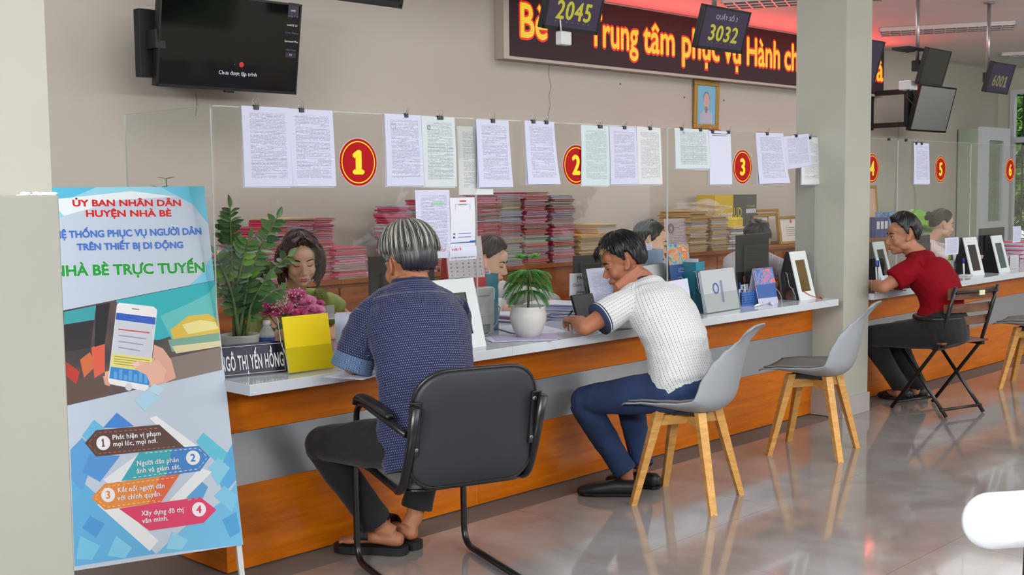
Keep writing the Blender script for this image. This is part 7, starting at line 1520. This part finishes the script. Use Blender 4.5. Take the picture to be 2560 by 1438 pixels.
# portrait on the wall
a=at(1735,199,Y=2.58); b=at(1796,206,Y=2.58); zb=at(1740,321,Y=2.58).z; w=b.x-a.x; h=a.z-zb
m_pbg=pm('portrait_blue',(120,184,214),.35); m_pink=pm('portrait_skin',(196,168,158),.5); m_suit=pm('portrait_suit',(176,178,196),.6); m_ph=pm('portrait_grey_hair',(128,128,132),.6)
def por(t,F,w,h):
    def e(nm,c,r,m,z): mb=MB(); mb.join(MB().add([(c[0]+r[0]*math.cos(a_),c[1]+r[1]*math.sin(a_),z) for a_ in [2*PI*i/28 for i in range(28)]],[tuple(range(28))]),F); part(nm,mb,m,t)
    mb=MB(); mb.join(MB().add([(-w*.25,h*.12,.0012),(w*.25,h*.12,.0012),(w*.25,h*.30,.0012),(w*.09,h*.40,.0012),(-w*.09,h*.40,.0012),(-w*.25,h*.30,.0012)],[(0,1,2,3,4,5)]),F); part('painted_suit',mb,m_suit,t)
    e('painted_hair',(0,h*.63),(w*.135,h*.145),m_ph,.0016); e('painted_face',(0,h*.57),(w*.12,h*.17),m_pink,.002); e('painted_beard',(0,h*.40),(w*.05,h*.07),m_ph,.0024)
    mb=MB(); mb.box(-w*.2,w*.2,h*.085,h*.10,.001,.002,0,F); part('caption_line',mb,m_rink,t)
framed('gilt framed portrait of an elderly person in pale suit under the message board','x' and ((a.x+b.x)/2,2.585,zb),w,h,-.02,0,m_pbg,'portrait','picture',.045,deco=por)
mb=MB(); mb.box((a.x+b.x)/2-w*.5,(a.x+b.x)/2+w*.5,2.55,2.598,zb-.02,zb-.003); single('picture_ledge',mb,m_cab,'narrow wooden ledge under the portrait','ledge')
# wall cracks and screw holes
mb=MB(); pts=[at(x,y,Y=2.597) for x,y in ((1374,152),(1372,190),(1378,215),(1372,240),(1376,262),(1370,290))]; mb.tube(pts,.0012,4); part('crack',mb,pm('crack_dark',(120,108,96),.9),bpy.data.objects['wall_back'],kind='stuff')
mb=MB(); pts=[at(x,y,Y=2.597) for x,y in ((490,232),(493,262),(489,290))]; mb.tube(pts,.0012,4); part('crack',mb,MATS['crack_dark'],bpy.data.objects['wall_back'],kind='stuff')
mb=MB()
for x,y in ((1711,193),(1711,243),(1809,201),(1810,251),(1551,210),(1526,171)): mb.ell(at(x,y,Y=2.597),(.006,.004,.008),None,6,4)
part('screw_holes',mb,m_dark,bpy.data.objects['wall_back'],kind='stuff')
# wires down the wall behind screen 5
for l,P in (('thin wire hanging below the grey wall television',[(2284,352),(2284,390),(2286,420),(2283,455),(2289,480),(2290,510),(2287,540)]),('thin wire on the wall near the pillar',[(2247,300),(2245,400),(2241,460),(2238,530)])):
    mb=MB(); q,_=interp([at(x,y,Y=2.585) for x,y in P],[(1,1)]*len(P),4); mb.tube(q,.004,5); single('wall_wire',mb,m_prn2,l,'wire')
# binders beyond the pillar
for i,(x,c_) in enumerate(((2186,(60,70,130)),(2196,(64,80,150)),(2206,(60,70,130)))):
    xx=at(x,600,Y=2.2).x; t=thing('ring_binder','dark blue ring binder with white spine label, %s of three by the pillar'%('left','middle','right')[i],'binder',(xx,2.25,CT),group='ring binders by the pillar'); mb=MB(); mb.rbox(xx-.05,xx+.05,2.16,2.44,CT,CT+.21,.003); part('cover',mb,pm('binder_%d'%c_[0],c_,.5),t); mb=MB(); mb.box(xx-.03,xx+.03,2.158,2.16,CT+.09,CT+.17); part('spine_label',mb,m_wp,t)
xx=at(2218,560,Y=2.3).x; single('patterned_box',MB().rbox(xx-.05,xx+.26,2.25,2.5,CT,at(2218,530,Y=2.3).z,.004),artmat('blue_pattern',[(70,120,180),(110,160,210),(170,200,226)],40),'tall blue patterned box standing on the cabinet beyond the pillar','box')
framed('pale framed picture on the cabinet at the pillar edge',(at(2188,590,Y=2.35).x,2.40,CT),.36,.55,.08,0,pm('pale_picture',(210,176,150),.5),fr=.03)
# white glazed door panel and curtain before the far window
xd0=at(2452,330,Y=2.3).x; xd1=at(2522,330,Y=2.3).x
zt_=at(2455,317,Y=2.3).z
t=thing('glazed_cabinet','tall white glazed cabinet door with pale curtain near the far window','cabinet',((xd0+xd1)/2,2.3,0)); m_wf=MATS['white_window_frame']
for (a_,b_,c_,d_) in ((xd0,xd0+.22,0,zt_),(xd1-.2,xd1,0,zt_),(xd0+.22,xd1-.2,zt_-.16,zt_),(xd0+.22,xd1-.2,0,.95)): mb=MB(); mb.box(a_,b_,2.28,2.33,c_,d_); part('frame_bar',mb,m_wf,t)
mb=MB(); mb.box(xd0,xd1,2.33,2.58,0,zt_-.02); part('body',mb,pm('pale_green_curtain',(170,186,164),.8,noise=.12,nscale=3,stretch=(8,1,.3)),t,'pale green curtained interior'); mb=MB(); mb.box(xd0+.22,xd1-.2,2.30,2.306,.95,zt_-.16); part('pane',mb,m_glass,t)
# ================================================================ garden beyond the windows
m_gl=[pm('garden_leaf_a',(86,136,48),.6,noise=.3,nscale=4),pm('garden_leaf_b',(48,92,34),.6,noise=.3,nscale=4),pm('garden_leaf_c',(140,182,80),.6,noise=.3,nscale=4)]
def bush(label,c,r,n,seed,ls=.16,group='garden bushes outside the windows'):
    rq=np.random.RandomState(seed); t=thing('garden_bush',label,'bush',(c[0],c[1],-.05),group=group)
    mb=MB(); mb.tube([V(c[0],c[1],-.05),V(c[0]+.1,c[1],r[2]*.6),V(c[0],c[1]+.05,r[2]*1.1)],[.09,.07,.03],8); part('trunk',mb,pm('brown_bark',(96,74,48),.8),t)
    for kk in range(3):
        u=rq.normal(size=(n,3)); u/=np.linalg.norm(u,axis=1)[:,None]; rad=rq.uniform(.45,1.0,(n,1))**.6; P=u*rad*np.array(r)+np.array([c[0],c[1],r[2]+.2]); a=rq.normal(size=(n,3))*ls; b=rq.normal(size=(n,3))*ls*.4
        v=np.concatenate([P-a,P-b,P+a,P+b],1).reshape(-1,3); mb=MB(); mb.v=[tuple(x) for x in v]; mb.f=[(4*i,4*i+1,4*i+2,4*i+3) for i in range(n)]; mb.m=[0]*n; mb.sm=[False]*n; part('foliage',mb,m_gl[kk],t,kind='stuff')
    return t
mb=MB(); mb.box(-18,30,-22,12,-.30,-.065); g_=struct('ground',mb,pm('garden_lawn',(84,110,52),.95,noise=.3,nscale=2))
for i,x in enumerate((-6,-2.4,1.2,4.8,8.4,12)): bush('leafy garden bush outside the front windows, %s'%('first from the left wall','second from the left wall','third from the left wall','third from the right end','second from the right end','last at the right end')[i] if True else '',(x,-11.5+(i%2),0),(2.1,1.3,1.9),900,50+i)
for i,(y,x) in enumerate(((-2.2,17.6),(.2,16.8),(2.6,16.4),(4.9,17.4),(7.2,18.8))): bush('dense green bush outside the barred window, %s'%('farthest from the counter side','second from the hall side','in the middle of the row','second from the back wall','behind the line of the back wall')[i],(x,y,0),(1.0,1.2,1.7),2600,80+i,.065)
